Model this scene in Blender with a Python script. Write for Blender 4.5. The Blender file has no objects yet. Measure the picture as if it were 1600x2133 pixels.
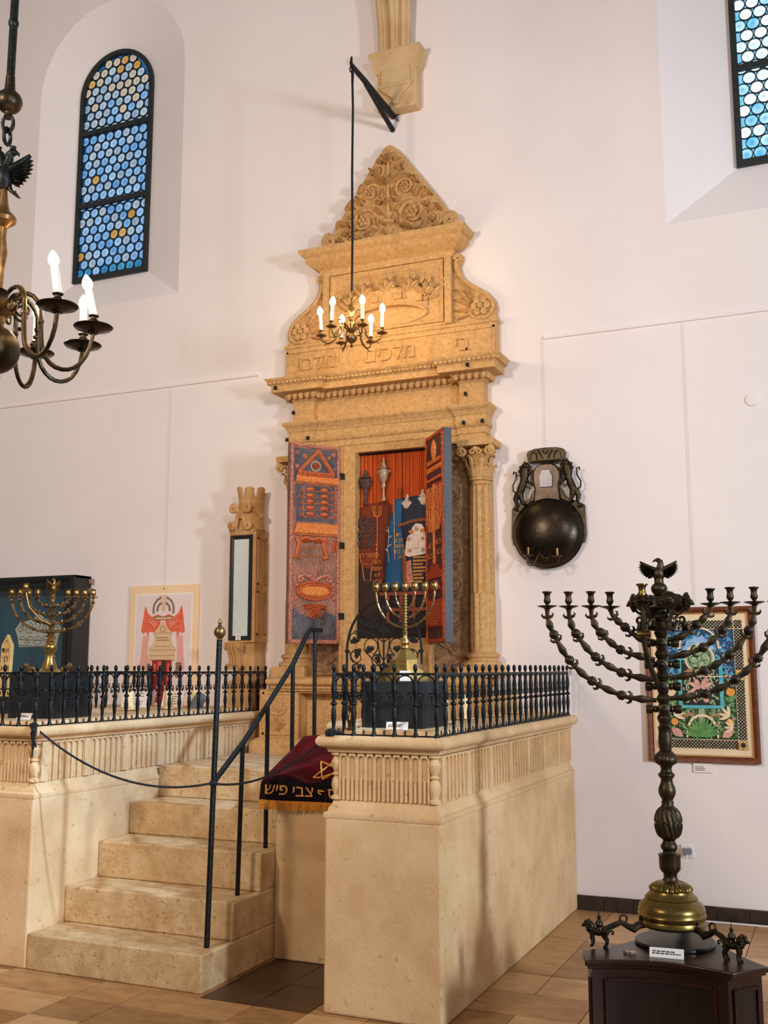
import bpy, bmesh, math, random
from mathutils import Vector, Matrix
random.seed(7)
C = bpy.context.scene.collection
PI = math.pi
D = 7.03                       # the hall's end wall stands at y = D; the viewer stands at the origin, eye 1.55 m above the floor

# ------------------------------------------------------------------ camera, daylight, lamps, exposure
cam = bpy.data.cameras.new('camera')
co = bpy.data.objects.new('camera', cam); C.objects.link(co)
cam.sensor_fit = 'HORIZONTAL'; cam.sensor_width = 36.0
cam.lens = 36.0 * 2175.0 / 1600.0
cam.clip_start = 0.05; cam.clip_end = 100
co.location = (0, 0, 1.55)
co.rotation_euler = (math.radians(90 + 8.52), 0, math.radians(23.6))
bpy.context.scene.camera = co

w = bpy.data.worlds.new('World'); bpy.context.scene.world = w; w.use_nodes = True
bg = w.node_tree.nodes['Background']
bg.inputs[0].default_value = (0.95, 0.90, 0.88, 1); bg.inputs[1].default_value = 0.24

def area(name, loc, target, sx, sy, power, col):
    l = bpy.data.lights.new(name, 'AREA'); l.shape = 'RECTANGLE'; l.size = sx; l.size_y = sy
    l.energy = power; l.color = col
    o = bpy.data.objects.new(name, l); C.objects.link(o); o.location = loc
    o.rotation_euler = (Vector(target) - Vector(loc)).to_track_quat('-Z', 'Y').to_euler()
    return o
# daylight through the tall side window on the right, added fill lamps behind the viewer
area('side_window_daylight', (5.2, 2.0, 2.7), (-2.6, 5.6, 0.9), 0.5, 1.1, 360, (0.84, 0.95, 1.1))
def spot(name, loc, target, power, ang, col, r=0.06):
    l = bpy.data.lights.new(name, 'SPOT'); l.energy = power; l.spot_size = math.radians(ang); l.spot_blend = 0.7
    l.color = col; l.shadow_soft_size = r
    o = bpy.data.objects.new(name, l); C.objects.link(o); o.location = loc
    o.rotation_euler = (Vector(target) - Vector(loc)).to_track_quat('-Z', 'Y').to_euler()
spot('wall_wash_fill', (2.4, -0.6, 4.4), (-4.8, 7.0, 3.4), 520, 62, (1.0, 0.91, 0.86), 0.4)  # unseen spot added to wash the wall, its soft cone dimming the edges
spot('left_wall_fill', (-4.2, -0.8, 4.6), (-5.8, 7.0, 5.4), 930, 140, (1.0, 0.83, 0.69), 0.4)  # unseen warm spot added to brighten the left wall and stair front
spot('ark_spotlight', (-1.2, 1.5, 5.8), (-3.0, 7.0, 2.6), 70, 34, (1.0, 0.70, 0.40), 0.12)
spot('stair_spotlight', (1.6, 4.1, 4.6), (-4.04, 5.3, 0.9), 1400, 26, (0.62, 0.92, 1.36), 0.1)

vs = bpy.context.scene.view_settings
bpy.context.scene.display_settings.display_device = 'sRGB'
vs.view_transform = 'Standard'; vs.look = 'None'; vs.gamma = 1.0; vs.use_curve_mapping = False
vs.exposure = 0.0
bpy.context.scene.cycles.max_bounces = 6
bpy.context.scene.cycles.sample_clamp_indirect = 4.0

# ------------------------------------------------------------------ materials
def lin(c):
    c = [x / 255.0 for x in c]
    return tuple((x / 12.92 if x <= 0.04045 else ((x + 0.055) / 1.055) ** 2.4) for x in c) + (1.0,)
MATS = {}
def mat(name, c1, c2=None, rough=0.6, metal=0.0, scale=4.0, bump=0.0, bscale=40.0, emit=0.0, spec=0.5, fine=0.0, ecol=None, spots=None, stretch=None, lo=0.35, hi=0.65):
    """Noise-mottled surface between two sRGB colours, with fine relief; spots = (colour, scale, threshold) for pits and dirt."""
    m = bpy.data.materials.new(name); m.use_nodes = True; nt = m.node_tree; N = nt.nodes; L = nt.links
    b = N['Principled BSDF']
    b.inputs['Roughness'].default_value = rough; b.inputs['Metallic'].default_value = metal
    b.inputs['Specular IOR Level'].default_value = spec
    tc = N.new('ShaderNodeTexCoord'); geo = N.new('ShaderNodeNewGeometry')
    src = geo.outputs['Position']
    if stretch:
        mp = N.new('ShaderNodeMapping'); mp.inputs['Scale'].default_value = stretch
        L.new(src, mp.inputs['Vector']); src = mp.outputs['Vector']
    n = N.new('ShaderNodeTexNoise'); n.inputs['Scale'].default_value = scale; n.inputs['Detail'].default_value = 5
    n.inputs['Roughness'].default_value = 0.6; L.new(src, n.inputs['Vector'])
    r = N.new('ShaderNodeValToRGB'); r.color_ramp.elements[0].position = lo; r.color_ramp.elements[1].position = hi
    r.color_ramp.elements[0].color = lin(c1); r.color_ramp.elements[1].color = lin(c2 or c1)
    L.new(n.outputs['Fac'], r.inputs['Fac']); out = r.outputs['Color']
    if spots:
        n2 = N.new('ShaderNodeTexNoise'); n2.inputs['Scale'].default_value = spots[1]; n2.inputs['Detail'].default_value = 3
        L.new(src, n2.inputs['Vector'])
        r2 = N.new('ShaderNodeValToRGB'); r2.color_ramp.elements[0].position = spots[2]; r2.color_ramp.elements[1].position = spots[2] + 0.08
        L.new(n2.outputs['Fac'], r2.inputs['Fac'])
        mx = N.new('ShaderNodeMixRGB'); L.new(r2.outputs['Color'], mx.inputs['Fac']); L.new(out, mx.inputs['Color1'])
        mx.inputs['Color2'].default_value = lin(spots[0]); out = mx.outputs['Color']
    L.new(out, b.inputs['Base Color'])
    if bump:
        nb = N.new('ShaderNodeTexNoise'); nb.inputs['Scale'].default_value = bscale; nb.inputs['Detail'].default_value = 4
        L.new(src, nb.inputs['Vector'])
        bp = N.new('ShaderNodeBump'); bp.inputs['Strength'].default_value = bump; bp.inputs['Distance'].default_value = 0.01
        L.new(nb.outputs['Fac'], bp.inputs['Height']); L.new(bp.outputs['Normal'], b.inputs['Normal'])
    if emit:
        b.inputs['Emission Color'].default_value = lin(ecol or c1); b.inputs['Emission Strength'].default_value = emit
    MATS[name] = m
    return m

M = MATS
mat('plaster', (236, 225, 221), (240, 230, 226), 0.9, scale=1.3, bump=0.08, bscale=9)
mat('plaster_reveal', (236, 229, 228), (240, 233, 232), 0.9, scale=1.3)
mat('limestone', (204, 166, 118), (224, 192, 146), 0.85, scale=3.2, bump=0.25, bscale=70, spots=((192, 156, 110), 24, 0.63))
mat('step_stone', (182, 148, 102), (210, 180, 136), 0.85, scale=9, bump=0.5, bscale=90, spots=((168, 134, 90), 40, 0.6))
mat('ark_stone', (192, 146, 88), (218, 174, 116), 0.82, scale=32, bump=0.7, bscale=120, spots=((160, 114, 62), 70, 0.62), lo=0.3, hi=0.7)
mat('ark_dark_stone', (120, 86, 62), (170, 130, 90), 0.85, scale=22, bump=0.6, bscale=60)
mat('pillar_stone', (176, 128, 76), (202, 158, 104), 0.8, scale=5, bump=0.3, bscale=70)
mat('rib_stone', (196, 160, 112), (214, 182, 136), 0.85, scale=3, bump=0.3, bscale=50, spots=((176, 130, 70), 4, 0.6))
mat('floor_stone_a', (166, 122, 76), (188, 144, 96), 0.38, scale=6, bump=0.05, bscale=30, stretch=(1, 2.5, 1), spots=((150, 104, 64), 7, 0.62))
mat('floor_stone_b', (192, 148, 100), (210, 170, 122), 0.36, scale=6, bump=0.05, bscale=30, stretch=(1, 2.5, 1), spots=((170, 126, 84), 7, 0.64))
mat('floor_stone_c', (140, 98, 56), (168, 124, 78), 0.38, scale=6, bump=0.05, bscale=30, stretch=(1, 2.5, 1), spots=((132, 92, 56), 7, 0.6))
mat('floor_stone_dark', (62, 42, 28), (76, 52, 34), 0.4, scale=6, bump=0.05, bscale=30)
mat('grout', (110, 84, 58), (128, 98, 70), 0.95)
mat('dark_tile', (44, 34, 28), (62, 50, 42), 0.35, scale=9, bump=0.2, spots=((150, 140, 132), 30, 0.72))
mat('iron', (17, 22, 23), (25, 31, 32), 0.38, metal=0.6, scale=30, bump=0.3, bscale=120)
mat('iron_matt', (20, 22, 24), (30, 32, 34), 0.6, metal=0.4, scale=30)
mat('bronze', (50, 43, 32), (74, 63, 44), 0.40, metal=0.85, scale=14, bump=0.15, bscale=60, spots=((34, 36, 30), 8, 0.6))
mat('bronze_dark', (44, 37, 31), (62, 52, 42), 0.30, metal=0.85, scale=10, bump=0.1)
mat('brass', (158, 126, 66), (180, 146, 84), 0.27, metal=0.9, scale=12)
mat('brass_old', (112, 86, 52), (146, 114, 70), 0.34, metal=0.85, scale=14, spots=((104, 78, 48), 12, 0.6))
mat('brass_base', (104, 86, 44), (136, 114, 60), 0.3, metal=0.9, scale=6)
mat('ebony_ball', (22, 18, 18), None, 0.2)
mat('mahogany', (34, 15, 13), (50, 23, 18), 0.26, scale=6, stretch=(1, 1, 8), bump=0.05)
mat('mahogany_panel', (22, 12, 11), (32, 17, 14), 0.34, scale=6, stretch=(6, 6, 1))
mat('black_lacquer', (22, 24, 26), (28, 30, 32), 0.3, scale=10)
mat('black_box', (17, 22, 25), (22, 27, 30), 0.5, scale=10)
mat('frame_wood', (96, 50, 30), (128, 72, 42), 0.4, scale=10, stretch=(1, 1, 4))
mat('frame_gilt', (190, 140, 84), (208, 160, 100), 0.45)
mat('card', (236, 226, 214), (240, 232, 222), 0.8)
mat('ink', (60, 52, 48), None, 0.8)
mat('wax', (238, 208, 150), (246, 224, 176), 0.5, scale=6)
mat('candle_tube', (244, 236, 222), (250, 244, 234), 0.5, scale=20)
mat('bulb', (255, 236, 196), None, 0.3, emit=120.0, ecol=(255, 220, 164))
mat('bulb_large', (255, 236, 196), None, 0.3, emit=110.0, ecol=(255, 214, 160))
mat('gold_thread', (214, 138, 40), (236, 164, 60), 0.55, scale=80, bump=0.5, bscale=300)
mat('velvet_red', (58, 2, 7), (84, 4, 11), 0.5, scale=7, spec=0.12)
mat('velvet_black', (12, 9, 12), (18, 12, 16), 0.8, scale=20, spec=0.1)
for nm in ('velvet_red', 'velvet_black'):
    b_ = M[nm].node_tree.nodes['Principled BSDF']; b_.inputs['Sheen Weight'].default_value = 0.12; b_.inputs['Sheen Tint'].default_value = (0.7, 0.02, 0.04, 1)
mat('white_plastic', (232, 228, 224), None, 0.4)
mat('grey_plastic', (120, 128, 132), None, 0.5)
mat('wire', (206, 194, 188), None, 0.6)
mat('rope', (22, 24, 28), (34, 36, 40), 0.9, scale=200, bump=0.8, bscale=300)
mat('copper_dark', (112, 76, 62), (170, 112, 86), 0.42, metal=0.4, scale=6, bump=0.5, bscale=90)
mat('copper_slate', (62, 58, 62), (96, 84, 82), 0.45, metal=0.35, scale=9, bump=0.5, bscale=60)
mat('copper', (176, 84, 46), (226, 128, 78), 0.38, metal=0.45, scale=110, bump=0.6, bscale=130)
mat('copper_rose', (150, 74, 58), (250, 178, 150), 0.4, metal=0.45, scale=120, bump=0.8, bscale=150)  # light and dark speckle paints in embossed sparkle, also in copper and copper_red
mat('copper_bright', (206, 96, 24), (252, 172, 92), 0.4, metal=0.4, scale=110, bump=0.6, bscale=160)
mat('copper_red', (120, 34, 18), (226, 96, 50), 0.42, metal=0.4, scale=100, bump=0.7, bscale=130)
mat('door_plum', (70, 40, 50), (92, 54, 58), 0.5, metal=0.3, scale=6, bump=0.3)
mat('door_edge', (70, 78, 84), (84, 88, 92), 0.6)
mat('curtain', (176, 66, 4), (206, 86, 10), 0.8, scale=3, stretch=(30, 30, 1))
mat('mantle_rust', (96, 34, 8), (122, 48, 12), 0.8, scale=9)
mat('mantle_dark', (34, 16, 10), (52, 22, 12), 0.8, scale=9)
mat('mantle_blue', (8, 70, 118), (16, 92, 142), 0.7, scale=9)
mat('mantle_navy', (8, 22, 44), (12, 32, 58), 0.7, scale=9)
mat('mantle_brown', (120, 66, 30), (150, 84, 40), 0.8, scale=9)
mat('old_silver', (150, 128, 112), (196, 172, 150), 0.4, metal=0.6, scale=40, bump=0.4, bscale=120)
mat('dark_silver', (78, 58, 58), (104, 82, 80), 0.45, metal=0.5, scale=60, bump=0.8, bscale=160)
mat('pale_silver', (208, 186, 172), (228, 210, 196), 0.5, metal=0.2, scale=40, bump=0.4, bscale=120)
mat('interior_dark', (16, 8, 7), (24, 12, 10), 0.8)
mat('table_orange', (110, 38, 8), (134, 48, 12), 0.6)
mat('poster_mount', (240, 204, 160), (244, 212, 172), 0.8)
mat('poster_paper', (228, 208, 204), (234, 216, 212), 0.8)
mat('print_coral', (214, 88, 60), (236, 118, 84), 0.8, scale=30)
mat('print_pink', (222, 150, 136), (234, 178, 164), 0.8, scale=20, stretch=(30, 1, 1))
mat('print_sand', (214, 176, 132), (228, 194, 154), 0.8, scale=40)
mat('print_sepia', (120, 92, 74), (150, 120, 98), 0.8, scale=60)
mat('print_red', (150, 30, 26), (170, 40, 30), 0.8)
mat('print_dark', (66, 40, 36), None, 0.8)
mat('cloth_teal', (20, 66, 84), (30, 88, 104), 0.7, scale=5)
mat('cloth_cream', (222, 208, 190), None, 0.8)
mat('thread_pink', (214, 160, 140), None, 0.8)
mat('gold_board', (196, 158, 96), (214, 178, 116), 0.55, scale=10)
mat('enamel_blue', (18, 26, 74), (24, 34, 92), 0.25)
mat('cream_glass', (196, 202, 194), (208, 212, 204), 0.12, scale=3, bump=0.05, bscale=6)
mat('paint_teal', (40, 120, 156), (90, 170, 196), 0.7, scale=60, bump=0.0)
mat('paint_navy', (14, 48, 84), (26, 84, 130), 0.7, scale=40)
mat('paint_forest', (22, 54, 40), (58, 92, 52), 0.7, scale=50)
mat('paint_black', (30, 34, 32), None, 0.7)
mat('paint_cream', (230, 204, 164), (236, 212, 176), 0.75, scale=8)
mat('paint_gold', (214, 164, 84), (228, 184, 110), 0.7, scale=40)
mat('paint_turquoise', (50, 154, 168), (110, 190, 190), 0.7, scale=20)
mat('paint_sky', (130, 164, 214), (164, 190, 226), 0.7, scale=30)
mat('paint_sage', (130, 158, 112), (168, 186, 140), 0.7, scale=40)
mat('paint_pink', (206, 140, 126), (222, 168, 150), 0.7, scale=40)
mat('paint_orange', (226, 140, 48), (238, 164, 80), 0.7)
mat('paint_leaf', (56, 120, 66), (120, 160, 84), 0.7, scale=30)
mat('paint_tan', (150, 122, 84), (170, 142, 100), 0.7, scale=60)
mat('lead', (16, 26, 34), None, 0.6)
mat('window_iron', (22, 30, 32), (34, 40, 40), 0.55, scale=20)

def glass(name, c, c2, strength):
    """Daylit crown glass: the light of the sky coming through, thicker and paler in rings."""
    m = bpy.data.materials.new(name); m.use_nodes = True; nt = m.node_tree; N = nt.nodes; L = nt.links
    b = N['Principled BSDF']; b.inputs['Roughness'].default_value = 0.15; b.inputs['Base Color'].default_value = tuple(x * 0.25 for x in lin(c)[:3]) + (1,)
    g = N.new('ShaderNodeNewGeometry'); n = N.new('ShaderNodeTexNoise'); n.inputs['Scale'].default_value = 14; n.inputs['Detail'].default_value = 3
    L.new(g.outputs['Position'], n.inputs['Vector'])
    oi = N.new('ShaderNodeObjectInfo')
    ad = N.new('ShaderNodeMath'); ad.operation = 'MULTIPLY_ADD'; ad.inputs[1].default_value = 0.35; L.new(oi.outputs['Random'], ad.inputs[0]); L.new(n.outputs['Fac'], ad.inputs[2])
    r = N.new('ShaderNodeValToRGB'); r.color_ramp.elements[0].position = 0.38; r.color_ramp.elements[1].position = 0.95
    r.color_ramp.elements[0].color = lin(c); r.color_ramp.elements[1].color = lin(c2)
    L.new(ad.outputs[0], r.inputs['Fac']); # the blown disc is thicker in rings round its knob: they pass less light
    tc = N.new('ShaderNodeTexCoord'); ln = N.new('ShaderNodeVectorMath'); ln.operation = 'LENGTH'; L.new(tc.outputs['Object'], ln.inputs[0])
    rr_ = N.new('ShaderNodeValToRGB'); e_ = rr_.color_ramp.elements
    e_[0].position = 0.0; e_[0].color = (.55, .55, .55, 1); e_[1].position = 1.0; e_[1].color = (.72, .72, .72, 1)
    for ps, v in ((.10, .62), (.18, 1.25), (.26, .62), (.36, .9), (.55, 1.0), (.72, 1.15), (.84, .95), (.93, .55)):
        q = e_.new(ps); q.color = (v, v, v, 1)
    ml = N.new('ShaderNodeMath'); ml.operation = 'MULTIPLY'; ml.inputs[1].default_value = 1 / .0445; L.new(ln.outputs['Value'], ml.inputs[0]); L.new(ml.outputs[0], rr_.inputs['Fac'])
    mu = N.new('ShaderNodeMixRGB'); mu.blend_type = 'MULTIPLY'; mu.inputs['Fac'].default_value = 0.0 if 'infill' in name else 1.0
    L.new(r.outputs['Color'], mu.inputs['Color1']); L.new(rr_.outputs['Color'], mu.inputs['Color2'])
    L.new(mu.outputs['Color'], b.inputs['Emission Color']); b.inputs['Emission Strength'].default_value = strength
    M[name] = m
glass('glass_blue', (84, 144, 204), (164, 200, 232), 0.9)
glass('glass_grey', (128, 158, 190), (190, 206, 216), 0.8)
glass('glass_teal', (22, 112, 170), (90, 170, 210), 0.8)
glass('glass_amber', (190, 140, 60), (216, 176, 110), 0.75)
glass('glass_pale', (186, 176, 160), (206, 190, 166), 0.8)
glass('glass_infill', (24, 104, 172), (70, 150, 200), 0.6)
glass('glass_infill_warm', (140, 150, 150), (190, 180, 150), 0.7)
glass('glass_white', (190, 228, 252), (255, 255, 255), 1.3)
glass('glass_infill_bright', (70, 184, 232), (150, 222, 250), 0.95)
glass('glass_sky', (84, 178, 228), (200, 236, 252), 1.1)

# ------------------------------------------------------------------ geometry kit
class B:
    """Collects shapes; build() links them as one mesh object."""
    def __init__(s): s.v = []; s.f = []; s.T = Matrix.Identity(4)
    def add(s, vs, fs):
        n = len(s.v); T = s.T
        s.v += [tuple(T @ Vector(p)) for p in vs]; s.f += [tuple(i + n for i in q) for q in fs]; return s
    def box(s, x0, y0, z0, x1, y1, z1):
        return s.add([(x0, y0, z0), (x1, y0, z0), (x1, y1, z0), (x0, y1, z0), (x0, y0, z1), (x1, y0, z1), (x1, y1, z1), (x0, y1, z1)],
                     [(0, 3, 2, 1), (4, 5, 6, 7), (0, 1, 5, 4), (1, 2, 6, 5), (2, 3, 7, 6), (3, 0, 4, 7)])
    def prism(s, poly, a, b, plane='xz'):
        n = len(poly)
        if plane == 'xz': f = lambda p, t: (p[0], t, p[1])
        elif plane == 'xy': f = lambda p, t: (p[0], p[1], t)
        else: f = lambda p, t: (t, p[0], p[1])
        vs = [f(p, a) for p in poly] + [f(p, b) for p in poly]
        return s.add(vs, [tuple(range(n)), tuple(range(2 * n - 1, n - 1, -1))] + [(i, (i + 1) % n, n + (i + 1) % n, n + i) for i in range(n)])
    def lathe(s, prof, c=(0, 0, 0), n=16, rf=None, axis='z', a0=0.0, caps=True):
        vs = []; fs = []; k = len(prof)
        for i, (r, z) in enumerate(prof):
            for j in range(n):
                a = a0 + 2 * PI * j / n; q = max(r, 0.0004) * (rf(a, i / (k - 1.0), z) if rf else 1)
                x, y, h = q * math.cos(a), q * math.sin(a), z
                p = (x, y, h) if axis == 'z' else ((x, h, y) if axis == 'y' else (h, x, y))
                vs.append((c[0] + p[0], c[1] + p[1], c[2] + p[2]))
        for i in range(k - 1):
            for j in range(n):
                fs.append((i * n + j, i * n + (j + 1) % n, (i + 1) * n + (j + 1) % n, (i + 1) * n + j))
        if caps: fs.append(tuple(range(n - 1, -1, -1))); fs.append(tuple((k - 1) * n + j for j in range(n)))
        return s.add(vs, fs)
    def tube(s, pts, r, n=6, closed=False, flat=1.0, up=None):
        pts = [Vector(p) for p in pts]; k = len(pts); vs = []; fs = []
        R = r if isinstance(r, (list, tuple)) else [r] * k
        u = None
        for i in range(k):
            if closed: t = pts[(i + 1) % k] - pts[i - 1]
            else: t = pts[min(i + 1, k - 1)] - pts[max(i - 1, 0)]
            t = t.normalized() if t.length > 1e-9 else Vector((0, 0, 1))
            if up is not None: u = Vector(up) - t * t.dot(Vector(up))
            elif u is None: u = t.orthogonal()
            else: u = u - t * t.dot(u)
            u = u.normalized() if u.length > 1e-9 else t.orthogonal().normalized()
            w_ = t.cross(u)
            for j in range(n):
                a = 2 * PI * j / n + PI / n
                vs.append(tuple(pts[i] + u * (R[i] * flat * math.cos(a)) + w_ * (R[i] * math.sin(a))))
        m = k if closed else k - 1
        for i in range(m):
            for j in range(n):
                i2 = (i + 1) % k
                fs.append((i * n + j, i * n + (j + 1) % n, i2 * n + (j + 1) % n, i2 * n + j))
        if not closed: fs.append(tuple(range(n - 1, -1, -1))); fs.append(tuple((k - 1) * n + j for j in range(n)))
        return s.add(vs, fs)
    def ball(s, c, r, n=10, sc=(1, 1, 1)):
        k = max(4, n // 2 + 1)
        pr = [(math.sin(PI * i / k), -math.cos(PI * i / k)) for i in range(k + 1)]
        vs = []; fs = []
        for a, h in pr:
            for j in range(n):
                t = 2 * PI * j / n
                vs.append((c[0] + r * sc[0] * max(a, .001) * math.cos(t), c[1] + r * sc[1] * max(a, .001) * math.sin(t), c[2] + r * sc[2] * h))
        for i in range(k):
            for j in range(n): fs.append((i * n + j, i * n + (j + 1) % n, (i + 1) * n + (j + 1) % n, (i + 1) * n + j))
        return s.add(vs, fs)
    def sweep(s, prof, path, closed=False):
        """Moulding: profile [(out, z)] run along an xy path, out to the right of travel, mitred."""
        k = len(path); m = len(prof); P = [Vector((p[0], p[1])) for p in path]; vs = []; fs = []
        for i in range(k):
            d0 = (P[i] - P[i - 1]) if (closed or i > 0) else (P[1] - P[0]); d1 = (P[(i + 1) % k] - P[i]) if (closed or i < k - 1) else d0
            if not closed and i == 0: d0 = d1
            d0 = d0.normalized(); d1 = d1.normalized()
            n0 = Vector((d0.y, -d0.x)); n1 = Vector((d1.y, -d1.x)); b = (n0 + n1)
            b = b / max(b.dot(n0), 0.2)
            for o, z in prof: vs.append((P[i].x + b.x * o, P[i].y + b.y * o, z))
        for i in range(k if closed else k - 1):
            for j in range(m - 1): fs.append((i * m + j, ((i + 1) % k) * m + j, ((i + 1) % k) * m + j + 1, i * m + j + 1))
        if not closed: fs.append(tuple(range(m))); fs.append(tuple((k - 1) * m + j for j in range(m - 1, -1, -1)))
        return s.add(vs, fs)
    def grid(s, fn, nu, nv):
        vs = [fn(i / nu, j / nv) for i in range(nu + 1) for j in range(nv + 1)]
        return s.add(vs, [(i * (nv + 1) + j, (i + 1) * (nv + 1) + j, (i + 1) * (nv + 1) + j + 1, i * (nv + 1) + j + 1) for i in range(nu) for j in range(nv)])
    def mesh(s, name, m, smooth=35, fix=True):
        me = bpy.data.meshes.new(name); me.from_pydata(s.v, [], s.f)
        if fix:
            bm = bmesh.new(); bm.from_mesh(me); bmesh.ops.recalc_face_normals(bm, faces=bm.faces); bm.to_mesh(me); bm.free()
        me.materials.append(M[m])
        if smooth:
            me.shade_smooth(); me.set_sharp_from_angle(angle=math.radians(smooth))
        return me
    def build(s, name, m, parent=None, smooth=35, label=None, fix=True, bevel=0):
        if parent is not None and parent.name in OFF:
            o_ = OFF[parent.name]; s.v = [(a - o_[0], b - o_[1], c - o_[2]) for a, b, c in s.v]
        o = inst(name, s.mesh(name, m, smooth, fix), parent=parent)
        if parent is not None and parent.name in OFF: OFF[o.name] = OFF[parent.name]
        if label: o['label'] = label
        if bevel:
            md = o.modifiers.new('edge', 'BEVEL'); md.width = bevel; md.segments = 2; md.limit_method = 'ANGLE'
        return o
OFF = {}
def inst(name, me, loc=(0, 0, 0), rot=(0, 0, 0), parent=None, scale=None):
    o = bpy.data.objects.new(name, me); C.objects.link(o); o.location = loc; o.rotation_euler = rot
    if scale: o.scale = scale
    if parent is not None: o.parent = parent
    return o
def tag(o, label=None, cat=None, group=None, kind=None):
    if label: o['label'] = label
    if cat: o['category'] = cat
    if group: o['group'] = group
    if kind: o['kind'] = kind
    return o
def thing(name, label, cat, loc=(0, 0, 0), rotz=0.0, group=None, world=False):
    """An Empty at the thing's base. world=True: its parts are given in room coordinates."""
    o = bpy.data.objects.new(name, None); C.objects.link(o); o.location = loc; o.rotation_euler = (0, 0, rotz)
    o.empty_display_size = 0.05
    if world: OFF[o.name] = tuple(loc)
    return tag(o, label, cat, group)
def struct(name, b, m, **k): return tag(b.build(name, m, **k), kind='structure')
def copy_tree(o, parent=None):
    c = o.copy(); C.objects.link(c)
    if parent is not None: c.parent = parent
    for ch in list(o.children): copy_tree(ch, c)
    return c
def arc(cx, cz, r, a0, a1, n=12, y=None, rz=None):
    out = []
    for i in range(n + 1):
        a = math.radians(a0 + (a1 - a0) * i / n); p = (cx + r * math.cos(a), cz + (rz or r) * math.sin(a))
        out.append(p if y is None else (p[0], y, p[1]))
    return out
def spiral(cx, cz, r0, r1, a0, turns, n=22, y=0.0, lift=0.0):
    """Points of a flat spiral in an xz plane, from radius r0 in to r1."""
    out = []
    for i in range(n + 1):
        t = i / n; a = math.radians(a0) + turns * 2 * PI * t; r = r0 + (r1 - r0) * t
        out.append((cx + r * math.cos(a), y - lift * t, cz + r * math.sin(a)))
    return out
def taper(a, b, n): return [a + (b - a) * i / (n - 1) for i in range(n)]
def bez(p0, p1, p2, p3, n=12):
    p0, p1, p2, p3 = map(Vector, (p0, p1, p2, p3)); o = []
    for i in range(n + 1):
        t = i / n; u = 1 - t; o.append(tuple(p0 * u ** 3 + p1 * 3 * u * u * t + p2 * 3 * u * t * t + p3 * t ** 3))
    return o
def leaf(b, base, tip, wid, thick, lobes=3, y=0.0, bend=0.0):
    """Carved acanthus leaf lying in an xz plane: lobed outline, ridged, bulging towards -y."""
    bx, bz = base; tx, tz = tip; dx, dz = tx - bx, tz - bz; L = math.hypot(dx, dz); dx /= L; dz /= L; nx, nz = -dz, dx
    k = lobes * 3; vs = []; fs = []
    for i in range(k + 1):
        t = i / k; wv = wid * (math.sin(PI * min(1, t * 0.92 + 0.08)) ** 0.7) * (0.72 + 0.28 * abs(math.cos(PI * t * lobes)))
        c = bend * L * math.sin(PI * t)
        px, pz = bx + dx * L * t + nx * c, bz + dz * L * t + nz * c
        h = thick * (0.35 + 0.65 * math.sin(PI * (0.15 + 0.75 * t)))
        vs += [(px - nx * wv, y, pz - nz * wv), (px - nx * wv * .5, y - h, pz - nz * wv * .5), (px, y - h * .55, pz), (px + nx * wv * .5, y - h, pz + nz * wv * .5), (px + nx * wv, y, pz + nz * wv)]
    for i in range(k):
        for j in range(4): fs.append((i * 5 + j, i * 5 + j + 1, i * 5 + 6 + j, i * 5 + 5 + j))
    return b.add(vs, fs)
def rosette(b, cx, cz, r, y, thick, petals=6):
    for i in range(petals):
        a = 2 * PI * i / petals
        b.ball((cx + .62 * r * math.cos(a), y - thick * .3, cz + .62 * r * math.sin(a)), r * .36, 8, (1, thick / (r * .36) * .6, 1))
    b.ball((cx, y - thick * .5, cz), r * .3, 8, (1, thick / (r * .3) * .6, 1))
    return b
def text_mesh(body, size, m, depth=0.001, shear=0.0, align='CENTER', wide=1.0):
    """Lettering as a mesh in the xz plane facing -y, centred on its own middle. Hebrew is typed here in reading order."""
    if any('\u0590' <= ch <= '\u05ff' for ch in body): body = body[::-1]
    c = bpy.data.curves.new('lettering', 'FONT'); c.body = body; c.size = size; c.extrude = depth; c.align_x = align; c.align_y = 'CENTER'; c.resolution_u = 2
    o = bpy.data.objects.new('lettering', c); C.objects.link(o)
    me = bpy.data.meshes.new_from_object(o.evaluated_get(bpy.context.evaluated_depsgraph_get()))
    bpy.data.objects.remove(o); bpy.data.curves.remove(c)
    for v in me.vertices: v.co = (v.co.x * wide + v.co.y * shear, -v.co.z, v.co.y)
    me.materials.clear(); me.materials.append(M[m])
    return me
def text_into(b, body, size, at, depth=0.001, wide=1.0, align='CENTER', warp=None):
    me = text_mesh(body, size, 'ink', depth, wide=wide, align=align)
    f = warp or (lambda p: (p[0] + at[0], p[1] + at[1], p[2] + at[2]))
    b.add([f(tuple(v.co)) for v in me.vertices], [tuple(p.vertices) for p in me.polygons]); bpy.data.meshes.remove(me)
    return b
def lines_into(b, x0, x1, z0, z1, y, rows, h=0.2, seed=1):
    """Small print too fine to read: rows of short strokes standing 0.3 mm proud of the paper."""
    rr = random.Random(seed); dz = (z1 - z0) / rows
    for i in range(rows):
        z = z1 - (i + .5) * dz; x = x0; end = x1 - rr.random() * .35 * (x1 - x0)
        while x < end:
            l = min((x1 - x0) * (.05 + .1 * rr.random()), end - x); b.box(x, y - .0004, z - dz * h, x + l, y, z + dz * h); x += l + (x1 - x0) * .03
    return b
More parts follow.
